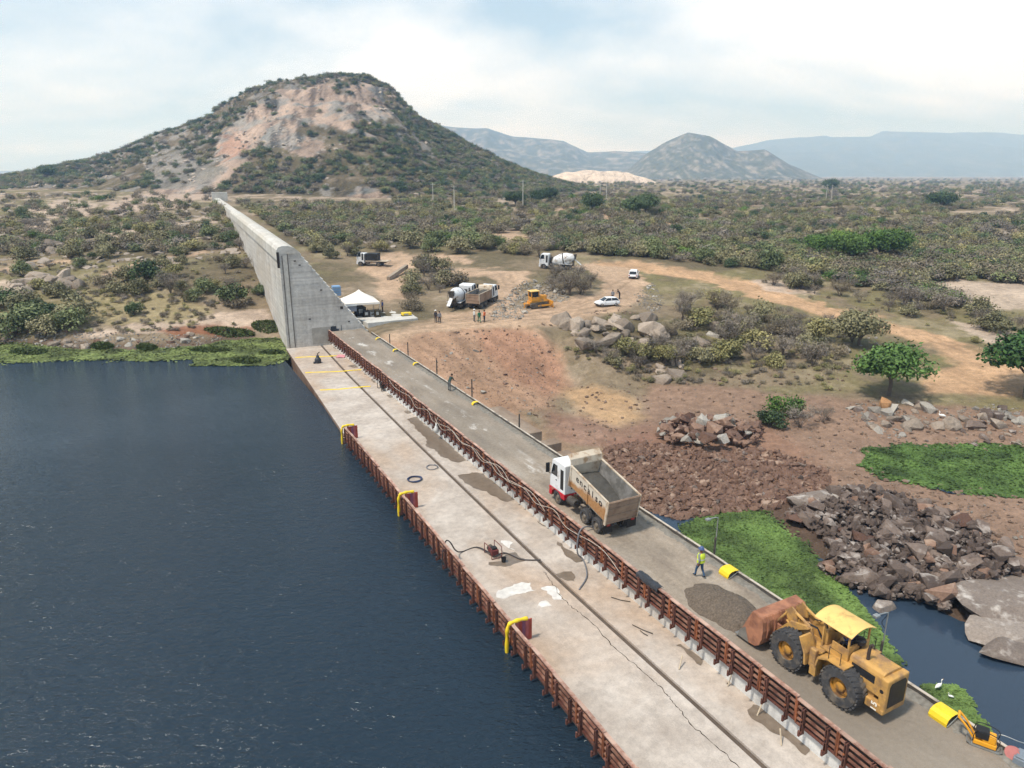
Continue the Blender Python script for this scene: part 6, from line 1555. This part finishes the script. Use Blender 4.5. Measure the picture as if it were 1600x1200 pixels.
for i, (a, c, lb) in enumerate((((461, 559), (527, 556), 'first yellow strap lying across the deck, nearest the wall'), ((477, 583), (568, 578), 'second yellow strap lying across the deck from the wall'), ((500, 610), (579, 604), 'third yellow strap lying across the deck from the wall'))):
    ribbon('yellow_strap', dk(*a) + (0,), dk(*c) + (0,), .16, SLAB_Z, M_YELP, lb, 'strap', i)
def tubeobj(name, pts, r, m, label, cat, n=7, closed=False):
    b = MB(); b.tube(pts, r, n); o = b.build(name, m, smooth=True); return tag(o, label, cat)
def spline(pts, k=6):
    P = [Vector(p) for p in pts]; out = []
    for i in range(len(P) - 1):
        p0, p1, p2, p3 = P[max(i - 1, 0)], P[i], P[i + 1], P[min(i + 2, len(P) - 1)]
        for j in range(k):
            t = j / k; out.append(.5 * ((2 * p1) + (p2 - p0) * t + (2 * p0 - 5 * p1 + 4 * p2 - p3) * t * t + (3 * p1 - p0 - 3 * p2 + p3) * t ** 3))
    return out + [P[-1]]
def coil(px, py, rad, m, label, turns=3.6, r=.035):
    c = dk(px, py); pts = [(c[0] + (rad + .05 * math.sin(t * 1.7)) * math.cos(t), c[1] + (rad + .05 * math.cos(t * 2.3)) * math.sin(t), SLAB_Z + .04 + .05 * (t / 6.28) * .6) for t in np.linspace(0, 6.283 * turns, int(26 * turns))]
    return tubeobj('hose_coil', pts, r, m, label, 'hose coil')
coil(648, 750, .56, M_HOSEB, 'blue hose coiled on the deck behind the water-side panels'); coil(675, 731, .5, M_HOSEG, 'grey hose coiled on the deck beside the blue coil', 2.2, .022)
# black submersible pump near the wall, grey machines at its foot
c = dk(497, 567); o = empty('standing_pump', c + (SLAB_Z,), .3, 'black upright pump standing on the deck beside the first yellow strap', 'pump')
b = MB(); b.lathe([(.42, 0), (.45, .06), (.42, .5), (.3, .7), (.2, .78), (.2, 1.0), (.13, 1.05), (0, 1.06)], 16); b.build('pump_body', M_TARP, o, smooth=True); b = MB(); b.tube([(0, 0, 1.0), (.05, 0, 1.3), (.3, .1, 1.45)], .06, 8); b.build('outlet_pipe', M_BLACK, o); b = MB(); b.box(-.6, .3, -.35, .35, 0, .12); b.build('skid', M_BLACK, o); b = MB(); b.tube([(-.15, 0, 1.0), (-.2, 0, 1.4), (.1, .1, 1.55)], .025, 6); b.build('cable', M_ROPE, o)
def motor(pos, rz, col, label, sc=1.0, frame=True):
    o = empty('motor_pump', pos, rz, label, 'motor pump', scale=sc)
    b = MB(); b.box(-.22, .22, -.28, .28, .14, .46); b.build('engine', col, o, bevel=.04); b = MB(); b.lathe([(.16, 0), (.19, .04), (.19, .2), (.12, .26), (0, .27)], 14, 'y', Matrix.Translation((0, .28, .3))); b.build('pump_housing', M_CHASSIS, o); b = MB(); b.box(-.16, .16, -.2, .1, .46, .58); b.build('fuel_tank', M_BLACK, o, bevel=.03)
    if frame:
        for x_ in (-.32, .32):
            b = MB(); b.tube(spline([(x_, -.42, .04), (x_, -.42, .6), (x_, -.3, .68), (x_, .4, .68), (x_, .5, .6), (x_, .5, .04)], 3), .022, 6); b.build('frame_hoop', col, o)
        for y_ in (-.42, .5): b = MB(); b.tube([(-.32, y_, .05), (.32, y_, .05)], .022, 6); b.build('cross_bar', col, o)
    return o
c = dk(771, 868); pump_pos = Vector(c + (SLAB_Z,)); motor(pump_pos, .5, plain('dull_red', lin(120,60,58,.8), .6, .2), 'red-framed motor pump on the deck between hoses', 1.15)
c = dk(600, 609); motor(c + (SLAB_Z,), HD, M_BLACK, 'dark motor pump beside the road formwork in mid deck', 1.6)
c = dk(453, 531); motor(c + (SLAB_Z,), HD, M_GALV, 'small grey pump at the wall foot, nearer the water', 1.5); c = dk(462, 526); motor(c + (SLAB_Z,), HD + 1, M_GALV, 'small grey pump at the wall foot, farther from the water', 1.6)
# bucket
c = dk(787, 878); o = empty('bucket', c + (SLAB_Z,), 0, 'black bucket standing in the wet patch beside the red motor pump', 'bucket'); b = MB(); b.lathe([(.13, 0), (.17, .3), (.18, .3), (.165, .28), (.12, .03), (0, .03)], 16); b.build('tub', M_BLACK, o); b = MB(); b.tube([(-.17, 0, .29), (-.12, 0, .42), (.12, 0, .42), (.17, 0, .29)], .01, 5); b.build('handle', M_BLACK, o)
# hoses of the pump: one over the panels into the water, one to the joint
def wp(px, py, z): q = up(px, py, z); return (float(q[0]), float(q[1]), z)
z0 = SLAB_Z
tubeobj('suction_hose', spline([wp(691, 890, -2.4), wp(692, 862, -1.2), wp(697, 845, -.48), wp(704, 848, -.5), wp(712, 860, z0 + .5), wp(722, 862, z0 + .05), wp(745, 855, z0 + .05), wp(766, 864, z0 + .3)]), .045, M_HOSED, 'dark hose running from the red motor pump over the panels into the water', 'hose')
tubeobj('delivery_hose', spline([wp(776, 868, z0 + .3), wp(790, 864, z0 + .05), wp(815, 874, z0 + .05), wp(845, 875, z0 + .04)]), .045, M_HOSED, 'dark hose running from the red motor pump to the deck joint', 'hose')
fs, _ = ST(912, 830, .2)
tubeobj('drain_hose', spline([tuple(D(fs + .3, 24.0, .06)), tuple(D(fs + .2, 23.2, .36)), tuple(D(fs + .1, 22.66, .1)), tuple(D(fs, 22.5, -1.2)), wp(912, 876, z0 + .1), wp(917, 900, z0 + .05), wp(905, 921, z0 + .02)]), .05, M_HOSEG, 'grey hose hanging over the road formwork down to the deck joint', 'hose')
# pale cables drooping along the road formwork
def droop(s0, s1, label, seed, z_=.1, x_=-.32):
    g = np.random.default_rng(seed); pts = []; s = s0
    while s > s1:
        pts.append(tuple(D(s, 23.04 + x_, z_ + g.uniform(-.05, .25)))); pts.append(tuple(D(s - g.uniform(1.6, 2.6), 23.04 + x_ - .04, z_ - g.uniform(.2, .6)))); s -= g.uniform(4.0, 7.0)
    return tubeobj('cable', spline(pts, 5), .017, M_ROPE, label, 'cable')
droop(74, 44, 'pale cable drooping along the road formwork in mid length', 1); droop(60, 38, 'second pale cable tangled with the first on the road formwork', 2, .0); droop(48, 29, 'pale cable looping along the formwork left of the truck', 3)
# white sack hung on the panels, dark tarp thrown over the rail
o = empty('white_sack', D(ST(683, 665, -.6)[0], 22.66, -1.0), HD, 'white sack hanging on the road formwork in mid length', 'sack'); b = MB(); b.lathe([(.0, -.3), (.2, -.26), (.24, .0), (.17, .3), (.08, .5), (.11, .62), (0, .62)], 12); b.build('bag', M_WHITESH, o, smooth=True); b = MB(); b.tube([(0, 0, .55), (.05, .02, .9), (.25, .1, 1.2)], .02, 5); b.build('tie_cord', M_ROPE, o)
sT = ST(1012, 906, .3)[0]; b = MB(); vs = []
for i in range(9):
    for j, (t_, z_) in enumerate(((22.84, .05), (22.86, .31), (23.06, .345), (23.25, .31), (23.36, .16))): vs.append((t_ + .03 * math.sin(i * 2.1 + j), -.95 + i * .235, z_ + .03 * math.sin(i * 1.3 + j * 2)))
fs_ = [(i * 5 + j, i * 5 + j + 1, (i + 1) * 5 + j + 1, (i + 1) * 5 + j) for i in range(8) for j in range(4)]
b.add(vs, fs_); o = b.build('tarp', M_TARP, smooth=True); o.location = D(sT, 0, 0); o.rotation_euler = (0, 0, HD); tag(o, 'black tarp thrown over the top rail of the road formwork', 'tarp')
# end boards with a yellow hose bent over the water-side panels
for (s_, w) in ((63.3, 'farthest'), (46.7, 'middle'), (28.9, 'nearest')):
    o = empty('end_brace', D(s_, 15.0, SLAB_Z), HD, w + ' of the three pink boards braced against the water-side panels', 'end board')
    for k in range(5): MB().box(.12 + k * .2, .12 + k * .2 + .19, -.03, .03 + .004 * (k % 2), .01, 1.28 - .02 * (k % 3)).build('plank', (M_PINK, M_REDB, M_LILAC, M_PINK, M_REDB)[k], o)
    MB().box(.10, 1.15, .04, .1, .25, .33).build('batten', M_REDB, o); MB().box(.10, 1.15, .04, .1, .95, 1.03).build('batten', M_REDB, o)
    o = empty('yellow_sleeve', D(s_ + .05, 15.0, SLAB_Z), HD, w + ' of the three yellow sleeves bent over the water-side panels', 'yellow sleeve')
    b = MB(); pts = spline([(.8, -.12, 1.38), (.4, -.12, 1.44), (.0, -.12, 1.43), (-.28, -.12, 1.36), (-.40, -.12, 1.05), (-.41, -.1, .4), (-.42, -.1, -.55)], 5); b.tube(pts, [.10 + .02 * math.sin(i) for i in range(len(pts))], 10); b.build('sleeve', M_YELP, o, smooth=True)
# timber props leaning on the wall and loose sticks
for i, (a, c, za, lb) in enumerate((((1137, 1072), (1148, 1040), 1.0, 'first pale timber prop leaning on the white wall, farthest from the camera'), ((1183, 1118), (1198, 1082), 1.0, 'second pale timber prop leaning on the white wall'), ((1221, 1165), (1219, 1138), .6, 'third pale timber prop, standing free on the deck'), ((1061, 1046), (1066, 1024), .5, 'short pale stick standing on the deck far from the props'))):
    p0 = wp(a[0], a[1], z0); p1 = Vector(wp(c[0], c[1], z0 + za)); b = MB(); b.tube([p0, tuple(p1)], .035, 6); tag(b.build('timber_prop', M_WOOD), lb, 'prop')
for i, (a, c, lb) in enumerate((((988, 976), (1020, 990), 'thin dark rod lying on the right slab below the gravel heap'), ((955, 933), (985, 940), 'thin rod lying by the white wall right of the grey hose'), ((1000, 985), (1012, 993), 'short bent rod on the right slab'), ((840, 815), (852, 822), 'thin rod lying on the right slab across from the truck'))):
    tubeobj('loose_rod', [wp(a[0], a[1], z0 + .03), wp((a[0] + c[0]) / 2, (a[1] + c[1]) / 2 + 1, z0 + .03), wp(c[0], c[1], z0 + .03)], .025, M_CHASSIS, lb, 'rod', 5)
# pink cloth
c = dk(533, 557); X, Y = np.meshgrid(np.linspace(-.6, .6, 14), np.linspace(-.8, .8, 14)); o = grid_object('pink_cloth', X, Y, .05 + .08 * np.abs(fbm(X * 3, Y * 3, 4, 3)), plain('pink_fabric', lin(214,150,158,.85), .85, .1)); o.location = c + (SLAB_Z,); tag(o, 'crumpled pink cloth lying at the end of the first yellow strap', 'cloth')
# -------- wet patches and pale cement bloom: thin sheets with ragged outlines
def wet_mat(name, c, rough):
    t = NT(name); P = t.pos(); n = t.noise(P, 2.5, 5); t.set(t.ramp(n, (.3, tuple(x * .8 for x in c)), (.7, tuple(x * 1.15 for x in c))), rough, 0, .5); t.bump(t.noise(P, 9, 4), .08, .02); return t.m
M_WETC = wet_mat('wet_concrete', lin(128,114,100,.8), .3); M_BLOOM = wet_mat('cement_bloom', lin(216,212,206,.86), .85)
def patch(pts, m, name, dz=.004, z=None, rag=.10):
    z = SLAB_Z if z is None else z; W = [Vector(up(a, b, z)) for a, b in pts]; out = []
    for i in range(len(W)):
        a, b2 = W[i], W[(i + 1) % len(W)]; k = max(2, int((b2 - a).length / .18))
        for j in range(k):
            p = a.lerp(b2, j / k); n_ = float(fbm(np.array([p.x * 1.4]), np.array([p.y * 1.4]), 71, 4)[0]) * rag * 3; d = (b2 - a).normalized(); out.append((p.x - d.y * n_, p.y + d.x * n_, z + dz))
    bm = bmesh.new(); vs = [bm.verts.new(p) for p in out]; es = [bm.edges.new((vs[i], vs[(i + 1) % len(vs)])) for i in range(len(vs))]
    bmesh.ops.triangle_fill(bm, edges=es, use_beauty=True, use_dissolve=False); bmesh.ops.recalc_face_normals(bm, faces=bm.faces)
    me = bpy.data.meshes.new(name); bm.to_mesh(me); bm.free()
    if len(me.polygons) and sum(p.normal.z for p in me.polygons) < 0: me.flip_normals()
    me.materials.append(m); return tag(link(bpy.data.objects.new(name, me)), kind='structure')
def zz(ox, oy, k, pts): return [(ox + a / k, oy + b / k) for a, b in pts]
zz7 = lambda p: zz(440, 520, 5.333, p); zz6 = lambda p: zz(520, 620, 4, p); zz5 = lambda p: zz(1120, 900, 4, p); zz9 = lambda p: zz(900, 960, 5, p); zz8 = lambda p: zz(780, 880, 4, p)
for P_ in (zz7([(1050,720),(1120,700),(1180,760),(1340,860),(1530,1060),(1470,1080),(1320,1030),(1300,990),(1210,940),(1220,890),(1140,830)]), zz6([(780,490),(870,470),(940,480),(1130,640),(1080,655),(980,610),(960,590),(880,565)]), zz6([(1400,905),(1470,950),(1560,1020),(1530,1030),(1440,980)]), zz6([(1400,1110),(1440,1085),(1500,1090),(1525,1130),(1510,1160),(1460,1150)]), zz6([(980,1040),(1040,1025),(1080,990),(1130,975),(1200,1010),(1210,1030),(1130,1050),(1080,1065),(990,1055)]), zz5([(195,840),(230,800),(270,820),(330,880),(480,990),(560,1060),(560,1115),(420,1010),(330,970),(270,930),(215,890)]), zz9([(780,240),(820,230),(900,280),(980,360),(980,395),(920,360),(850,290)]), zz7([(1020,655),(1050,645),(1080,660),(1050,672)]), zz7([(735,385),(760,372),(800,410),(770,415)]), zz7([(550,275),(610,265),(655,282),(600,290)]), zz7([(690,335),(720,332),(728,346),(700,348)]), zz7([(430,122),(470,115),(490,128),(450,134)]), zz7([(880,520),(920,512),(935,535),(900,540)]), zz9([(1160,525),(1190,515),(1220,545),(1180,550)])): patch(P_, M_WETC, 'wet_patch', .005 if True else 0)
for P_ in (zz8([(0,190),(90,130),(200,120),(240,180),(110,200),(0,215)]), zz8([(260,160),(330,150),(400,200),(420,240),(340,230),(290,190)]), zz8([(220,270),(290,235),(330,265),(240,280)]), zz6([(1050,900),(1110,915),(1140,960),(1090,950)])): patch(P_, M_BLOOM, 'cement_bloom', .007, rag=.16)
# crack running along the left slab
ck = [(850,893),(857,902),(872,925),(890,945),(905,957),(937,985),(955,1007),(975,1025),(997,1042),(1022,1065),(1040,1082),(1052,1097),(1068,1116),(1080,1132),(1105,1155),(1135,1180),(1160,1205)]
pts = []; 
for i in range(len(ck) - 1):
    for j in range(6):
        a = np.array(ck[i]) * (1 - j / 6) + np.array(ck[i + 1]) * j / 6; q = up(a[0] + random.uniform(-1.6, 1.6), a[1] + random.uniform(-1.2, 1.2), SLAB_Z); pts.append(Vector((q[0], q[1], SLAB_Z + .009)))
b = MB(); vs = []
for i, p in enumerate(pts):
    d = (pts[min(i + 1, len(pts) - 1)] - pts[max(i - 1, 0)]).normalized(); w = random.uniform(.008, .03); vs += [(p.x - d.y * w, p.y + d.x * w, p.z), (p.x + d.y * w, p.y - d.x * w, p.z)]
b.add(vs, [(2 * i, 2 * i + 1, 2 * i + 3, 2 * i + 2) for i in range(len(pts) - 1)]); tag(b.build('deck_crack', M_DARKGAP), kind='structure')

# -------- things along the kerb
def foam(s, t, L, w, label, sc=1.0):
    o = empty('yellow_guard', D(s, t, .0), HD, label, 'yellow guard', scale=sc); b = MB(); pr = []
    for k in range(9):
        a = math.pi * (.05 + .95 * k / 8); pr.append((-w * .5 + .0 - w * .5 * math.cos(a) * -1, .38 + .22 * math.sin(a) - (.3 if k == 8 else 0)))
    arc = [(.12, .40), (.02, .46), (-.25, .50), (-.5, .48), (-.68, .38), (-.76, .2), (-.74, .02)]
    b.prism(arc + [(x_ + .03, z_ - .03) for x_, z_ in arc[::-1]], -L / 2, L / 2, 1); b.build('shell', M_YELP, o, bevel=.008)
    b = MB(); b.tube([(.08, -L / 2 - .02, .42), (-.74, -L / 2 - .02, .1)], .015, 5); b.build('stay', M_GALV, o); return o
foam(ST(1137, 893, .3)[0], 28.0, .75, .8, 'yellow curved guard on the edge form right of the vested worker'); foam(ST(1480, 1112, .3)[0], 28.0, .8, .8, 'yellow curved guard on the edge form beyond the loader')
for (a, b_, w) in ((596, 528, 'farthest'), (622, 546, 'second farthest'), (654, 567, 'third farthest'), (742, 629, 'nearest')): foam(ST(a, b_, .3)[0], 28.0, .5, .8, w + ' of the four small yellow guards along the far edge form', .8)
for (a, h, w) in ((91, 1.5, 'farthest'), (83.6, 1.9, 'second farthest'), (73.7, 1.9, 'third'), (63.9, 2.1, 'fourth'), (53.5, 1.5, 'nearest')):
    b = MB(); b.box(-.05, .05, -.05, .05, -.5, h); b.box(-.07, .07, -.07, .07, h * .35, h * .4); o = b.build('steel_post', M_CHASSIS); o.location = D(a, 28.35, 0); o.rotation_euler = (0, 0, HD); tag(o, w + ' of the dark posts standing behind the far edge form', 'post')
def lamp(s, h, label, flip):
    o = empty('lamp_post', D(s, 28.4, 0), HD, label, 'lamp post'); b = MB(); b.tube([(0, 0, -.6), (0, 0, 1.3)], .06, 8); b.build('stub_post', M_CHASSIS, o); b = MB(); b.tube([(.06, 0, .2), (.06, 0, h), (-.1, .02, h + .04), (-.55, .1, h + .02)], .03, 8); b.build('pole', M_GALV, o); b = MB(); b.box(-.78, -.5, -.02, .2, h - .06, h + .06); b.build('lamp_head', M_GALV, o, bevel=.02); b = MB(); b.tube(spline([(.06, 0, h - .1), (-.15, .1, h - .5), (0.1, 0, h - .9)], 5), .015, 5); b.build('wire', M_BLACK, o); return o
lamp(28.4, 2.6, 'thin lamp post behind the edge form near the vested worker', 0); lamp(17.3, 2.8, 'thin lamp post with dangling wire behind the loader', 1)
# plate compactor
c = up(1537, 1165, .06); o = empty('plate_compactor', (float(c[0]), float(c[1]), .06), HD + .5, 'yellow plate compactor by the edge form at the lower right', 'compactor')
b = MB(); b.prism([(-.62, .14), (-.5, .02), (.45, .02), (.62, .16), (.6, .19), (.44, .06), (-.49, .06), (-.6, .17)], -.27, .27, 0); b.build('base_plate', M_GALV, o); M_CY = paint_mat('compactor_yellow', lin(236,166,36,.88), amt=.15)
b = MB(); b.box(-.22, .22, -.4, .4, .1, .3); b.build('deck', M_CY, o, bevel=.03); b = MB(); b.box(-.2, .2, -.35, .1, .3, .62); b.build('belt_guard', M_CY, o, bevel=.04); b = MB(); b.box(-.24, .24, -.1, .36, .42, .74); b.build('engine', M_BLACK, o, bevel=.04); b = MB(); b.tube(spline([(-.18, .38, .3), (-.2, .7, .75), (-.2, 1.0, 1.05)], 4), .045, 8); b.tube(spline([(.18, .38, .3), (.2, .7, .75), (.2, 1.0, 1.05)], 4), .045, 8); b.tube([(-.2, 1.0, 1.05), (.2, 1.0, 1.05)], .05, 8); b.build('handle', M_CY, o); b = MB(); b.tube(spline([(-.26, -.4, .2), (-.26, -.42, .7), (-.26, .3, .8), (-.26, .42, .25)], 4), .018, 6); b.tube(spline([(.26, -.4, .2), (.26, -.42, .7), (.26, .3, .8), (.26, .42, .25)], 4), .018, 6); b.build('guard_hoop', M_BLACK, o)
c = up(1581, 1183, .1); o = empty('cable_reel', (float(c[0]), float(c[1]), .12), HD, 'red and white cable reel at the lower right corner', 'cable reel')
b = MB(); b.lathe([(.0, -.1), (.26, -.1), (.26, -.07), (.14, -.07), (.14, .07), (.26, .07), (.26, .1), (0, .1)], 18, 'x', Matrix.Translation((0, 0, .18)) @ Matrix.Rotation(.5, 4, 'Y')); b.build('spool', plain('dull_pink', lin(190,120,116,.8), .6, .15), o); b = MB(); b.lathe([(.22, -.06), (.22, .06)], 18, 'x', Matrix.Translation((0, 0, .18)) @ Matrix.Rotation(.5, 4, 'Y')); b.build('wound_cable', M_ROPE, o)
tubeobj('cable', spline([wp(1556, 1160, .1), wp(1562, 1148, .5), wp(1590, 1158, .5), wp(1605, 1165, .4), wp(1620, 1190, .1)]), .02, M_GALV, 'pale cable arching from the compactor to the right edge', 'cable')
c = up(1598, 1192, .05); b = MB(); b.box(-.35, .35, -.3, .3, 0, .32); b.box(-.3, .3, -.24, .24, .32, .4); o = b.build('tool_box', plain('tool_grey', lin(130,140,150,.8), .5, .1), bevel=.03); o.location = (float(c[0]), float(c[1]), .05); o.rotation_euler = (0, 0, HD + .3); tag(o, 'grey tool box at the lower right corner of the road', 'tool box')
# egrets
M_EGRET = plain('white_plumage', lin(242,242,238,.88), .7, .04); M_BEAK = plain('beak', lin(210,150,60,.8), .6, .1)
def egret(px, py, z, rz, label, sc=1.0):
    p = up(px, py, z); o = empty('egret', (float(p[0]), float(p[1]), z), rz, label, 'egret', scale=sc)
    b = MB(); b.tube(spline([(0, -.42, .30), (0, -.3, .36), (0, -.1, .40), (0, .1, .42), (0, .2, .46), (0, .22, .56), (0, .17, .66), (0, .2, .76), (0, .27, .79)], 4), [.01, .02, .035, .055, .08, .1, .115, .125, .13, .13, .125, .115, .1, .09, .075, .06, .05, .042, .036, .032, .03, .03, .028, .028, .028, .03, .032, .034, .036, .036, .034, .03, .02][:33], 8); b.build('body', M_EGRET, o, smooth=True)
    b = MB(); b.tube([(0, .29, .79), (0, .42, .77)], [.016, .003], 6); b.build('beak', M_BEAK, o)
    for x_ in (-.05, .05): b = MB(); b.tube([(x_, 0, .34), (x_, .03, .17), (x_, -.01, .0), (x_, .08, -.01)], .011, 5); b.build('leg', M_BLACK, o)
    return o
egret(1466, 1078, POND_Z + .06, HD - 1.6, 'white egret standing on the small patch of water plants', .85); egret(1484, 1092, POND_Z + .06, HD + .8, 'second white egret crouching lower on the same patch', .5); egret(1470, 655, -5.0, 1.2, 'white egret on the mud below the umbrella-shaped tree', 1.2)
# -------- tent yard behind the wall
PLZ = .62; pf = [up(a, b_, PLZ) for a, b_ in ((556, 497), (575, 505), (653, 497), (630, 482), (575, 480))]
b = MB(); b.prism([(float(p[0]), float(p[1])) for p in pf], PLZ - .9, PLZ, 2); tag(b.build('concrete_platform', M_CAP), kind='structure')
p = up(563, 492, PLZ); o = empty('canopy_tent', (float(p[0]), float(p[1]), PLZ), HD - .1, 'white peaked canopy tent on the concrete platform', 'tent'); W = 2.7
M_TENT = plain('white_canvas', lin(236,230,222,.88), .8, .05, 2, .1)
b = MB(); n = 6; vs = [(0, 0, 4.1)]
for r_ in range(1, n + 1):
    q = r_ / n
    for (x_, y_) in ((-1, -1), (0, -1), (1, -1), (1, 0), (1, 1), (0, 1), (-1, 1), (-1, 0)): vs.append((x_ * W * q, y_ * W * q, 4.1 - 1.75 * (q ** .8) - (.1 * q if 0 in (x_, y_) else 0)))
fs = [(0, 1 + j, 1 + (j + 1) % 8) for j in range(8)] + [(1 + r_ * 8 + j, 1 + r_ * 8 + (j + 1) % 8, 1 + (r_ + 1) * 8 + (j + 1) % 8, 1 + (r_ + 1) * 8 + j) for r_ in range(n - 1) for j in range(8)]
b.add(vs, fs); rf = b.build('roof', M_TENT, o)
b = MB(); vs = [(x_ * W, y_ * W, z_) for z_ in (2.35, 2.05) for (x_, y_) in ((-1, -1), (1, -1), (1, 1), (-1, 1))]; b.add(vs, [(j, (j + 1) % 4, 4 + (j + 1) % 4, 4 + j) for j in range(4)]); b.build('valance', M_TENT, rf)
for (x_, y_) in ((-1, -1), (1, -1), (1, 1), (-1, 1)): MB().tube([(x_ * W * .98, y_ * W * .98, -.1), (x_ * W * .98, y_ * W * .98, 2.36)], .04, 6).build('pole', M_GALV, o)
M_DKEQ = plain('dark_equipment', lin(62,60,60,.8), .6, .3, 3, .2)
def gen(px, py, sz, m, label, name='generator', cat='generator', dz=PLZ):
    p = up(px, py, dz); o = empty(name, (float(p[0]), float(p[1]), dz), HD, label, cat); w, l, h = sz
    b = MB(); b.box(-w / 2, w / 2, -l / 2, l / 2, .1, h); b.build('housing', m, o, bevel=.05); b = MB(); b.box(-w / 2 - .05, w / 2 + .05, -l / 2, l / 2, 0, .1); b.build('skid', M_BLACK, o); b = MB(); b.tube([(w * .2, 0, h), (w * .2, 0, h + .3)], .04, 6); b.build('exhaust', M_BLACK, o); b = MB(); b.box(-w * .35, w * .1, -l / 2 - .02, -l / 2 + .02, h * .35, h * .8); b.build('panel', M_GALV, o); return o
gen(563, 492, (1.4, 2.2, 1.4), M_DKEQ, 'dark generator under the white tent'); gen(573, 495, (1.0, .8, 1.0), M_DKEQ, 'small dark machine at the right pole of the tent'); gen(590, 495, (.9, .9, 1.1), plain('black_yellow', lin(60,52,30,.8), .6, .3), 'black and yellow machine on the platform right of the tent')
gen(635, 493, (1.5, .9, .5), M_YELP, 'low yellow machine near the tip of the concrete platform', 'yellow_machine', 'machine')
person(tuple(float(v) for v in up(598, 487, PLZ)), 2.2, 'stand', 'person in blue shirt standing on the concrete platform', M_BLUESH, M_DKTR, None, None, 1.08)
o = empty('blue_tank', wall.matrix_basis @ Vector((8.1, 3.4, 4.66)), WH, 'pale blue tank standing on the stepped back of the dam wall', 'tank'); b = MB(); b.box(-.6, .6, -.6, .6, .05, 1.5); b.build('tank', plain('pale_blue', lin(132,168,206,.85), .5, .1), o, bevel=.06)
for z_ in (.4, .8, 1.2): MB().box(-.64, .64, -.64, .64, z_ - .03, z_ + .03).build('band', M_GALV, o)
o = empty('grey_crate', wall.matrix_basis @ Vector((10.0, 3.0, 2.18)), WH, 'grey crate on the lower steps behind the dam wall', 'crate'); b = MB(); b.box(-.8, .8, -.5, .5, .05, .85); b.build('box', plain('crate_grey', lin(128,134,146,.8), .6, .15), o, bevel=.03); MB().box(-.84, .84, -.54, .54, .86, .93).build('lid', M_GALV, o)
# leaning concrete beam and poles of the power line
p0 = Vector(gpos(607, 438)); p1 = Vector(gpos(636, 424)); b = MB(); d = (p1 - p0); L = d.length; b.box(-.35, .35, 0, L, -.1, .7); o = b.build('concrete_beam', M_STEP, bevel=.03); o.location = p0; o.rotation_euler = (math.atan2(d.z + .8, L), 0, math.atan2(-d.x, d.y)); tag(o, 'broken concrete beam leaning beside the shrub clump', 'beam')
for i, (a, b_, h) in enumerate(((677, 322, 9), (710, 328, 9), (817, 325, 11), (922, 334, 8), (937, 318, 10), (947, 318, 10), (1290, 316, 10), (1298, 316, 10))):
    p = gpos(a, b_); o = empty('power_pole', p, .4, ['first', 'second', 'third', 'fourth', 'fifth', 'sixth', 'seventh', 'eighth'][i] + ' power pole from the left on the far plain', 'power pole'); b = MB(); b.tube([(0, 0, -.5), (0, 0, h)], [.17, .11], 6); b.build('pole', M_CAP, o); MB().box(-1.1, 1.1, -.06, .06, h - .7, h - .55).build('cross_arm', M_CAP, o)
# ================================================================== HAZE
def haze_box():
    b = MB(); b.box(-11000, 11000, -300, 11000, -60, 640)
    t = NT('haze_air'); t.t.nodes.remove(t.b)
    pv = t.n('ShaderNodeVolumePrincipled'); pv.inputs['Color'].default_value = (.40, .64, 1.0, 1); pv.inputs['Density'].default_value = HAZE; pv.inputs['Absorption Color'].default_value = (1, 1, 1, 1); pv.inputs['Anisotropy'].default_value = .1
    t.l(pv.outputs[0], t.out.inputs['Volume'])
    o = b.build('haze', t.m); tag(o, 'pale bluish haze over the plain and far mountains', 'haze', kind='stuff')
HAZE = 2.2e-4
haze_box()
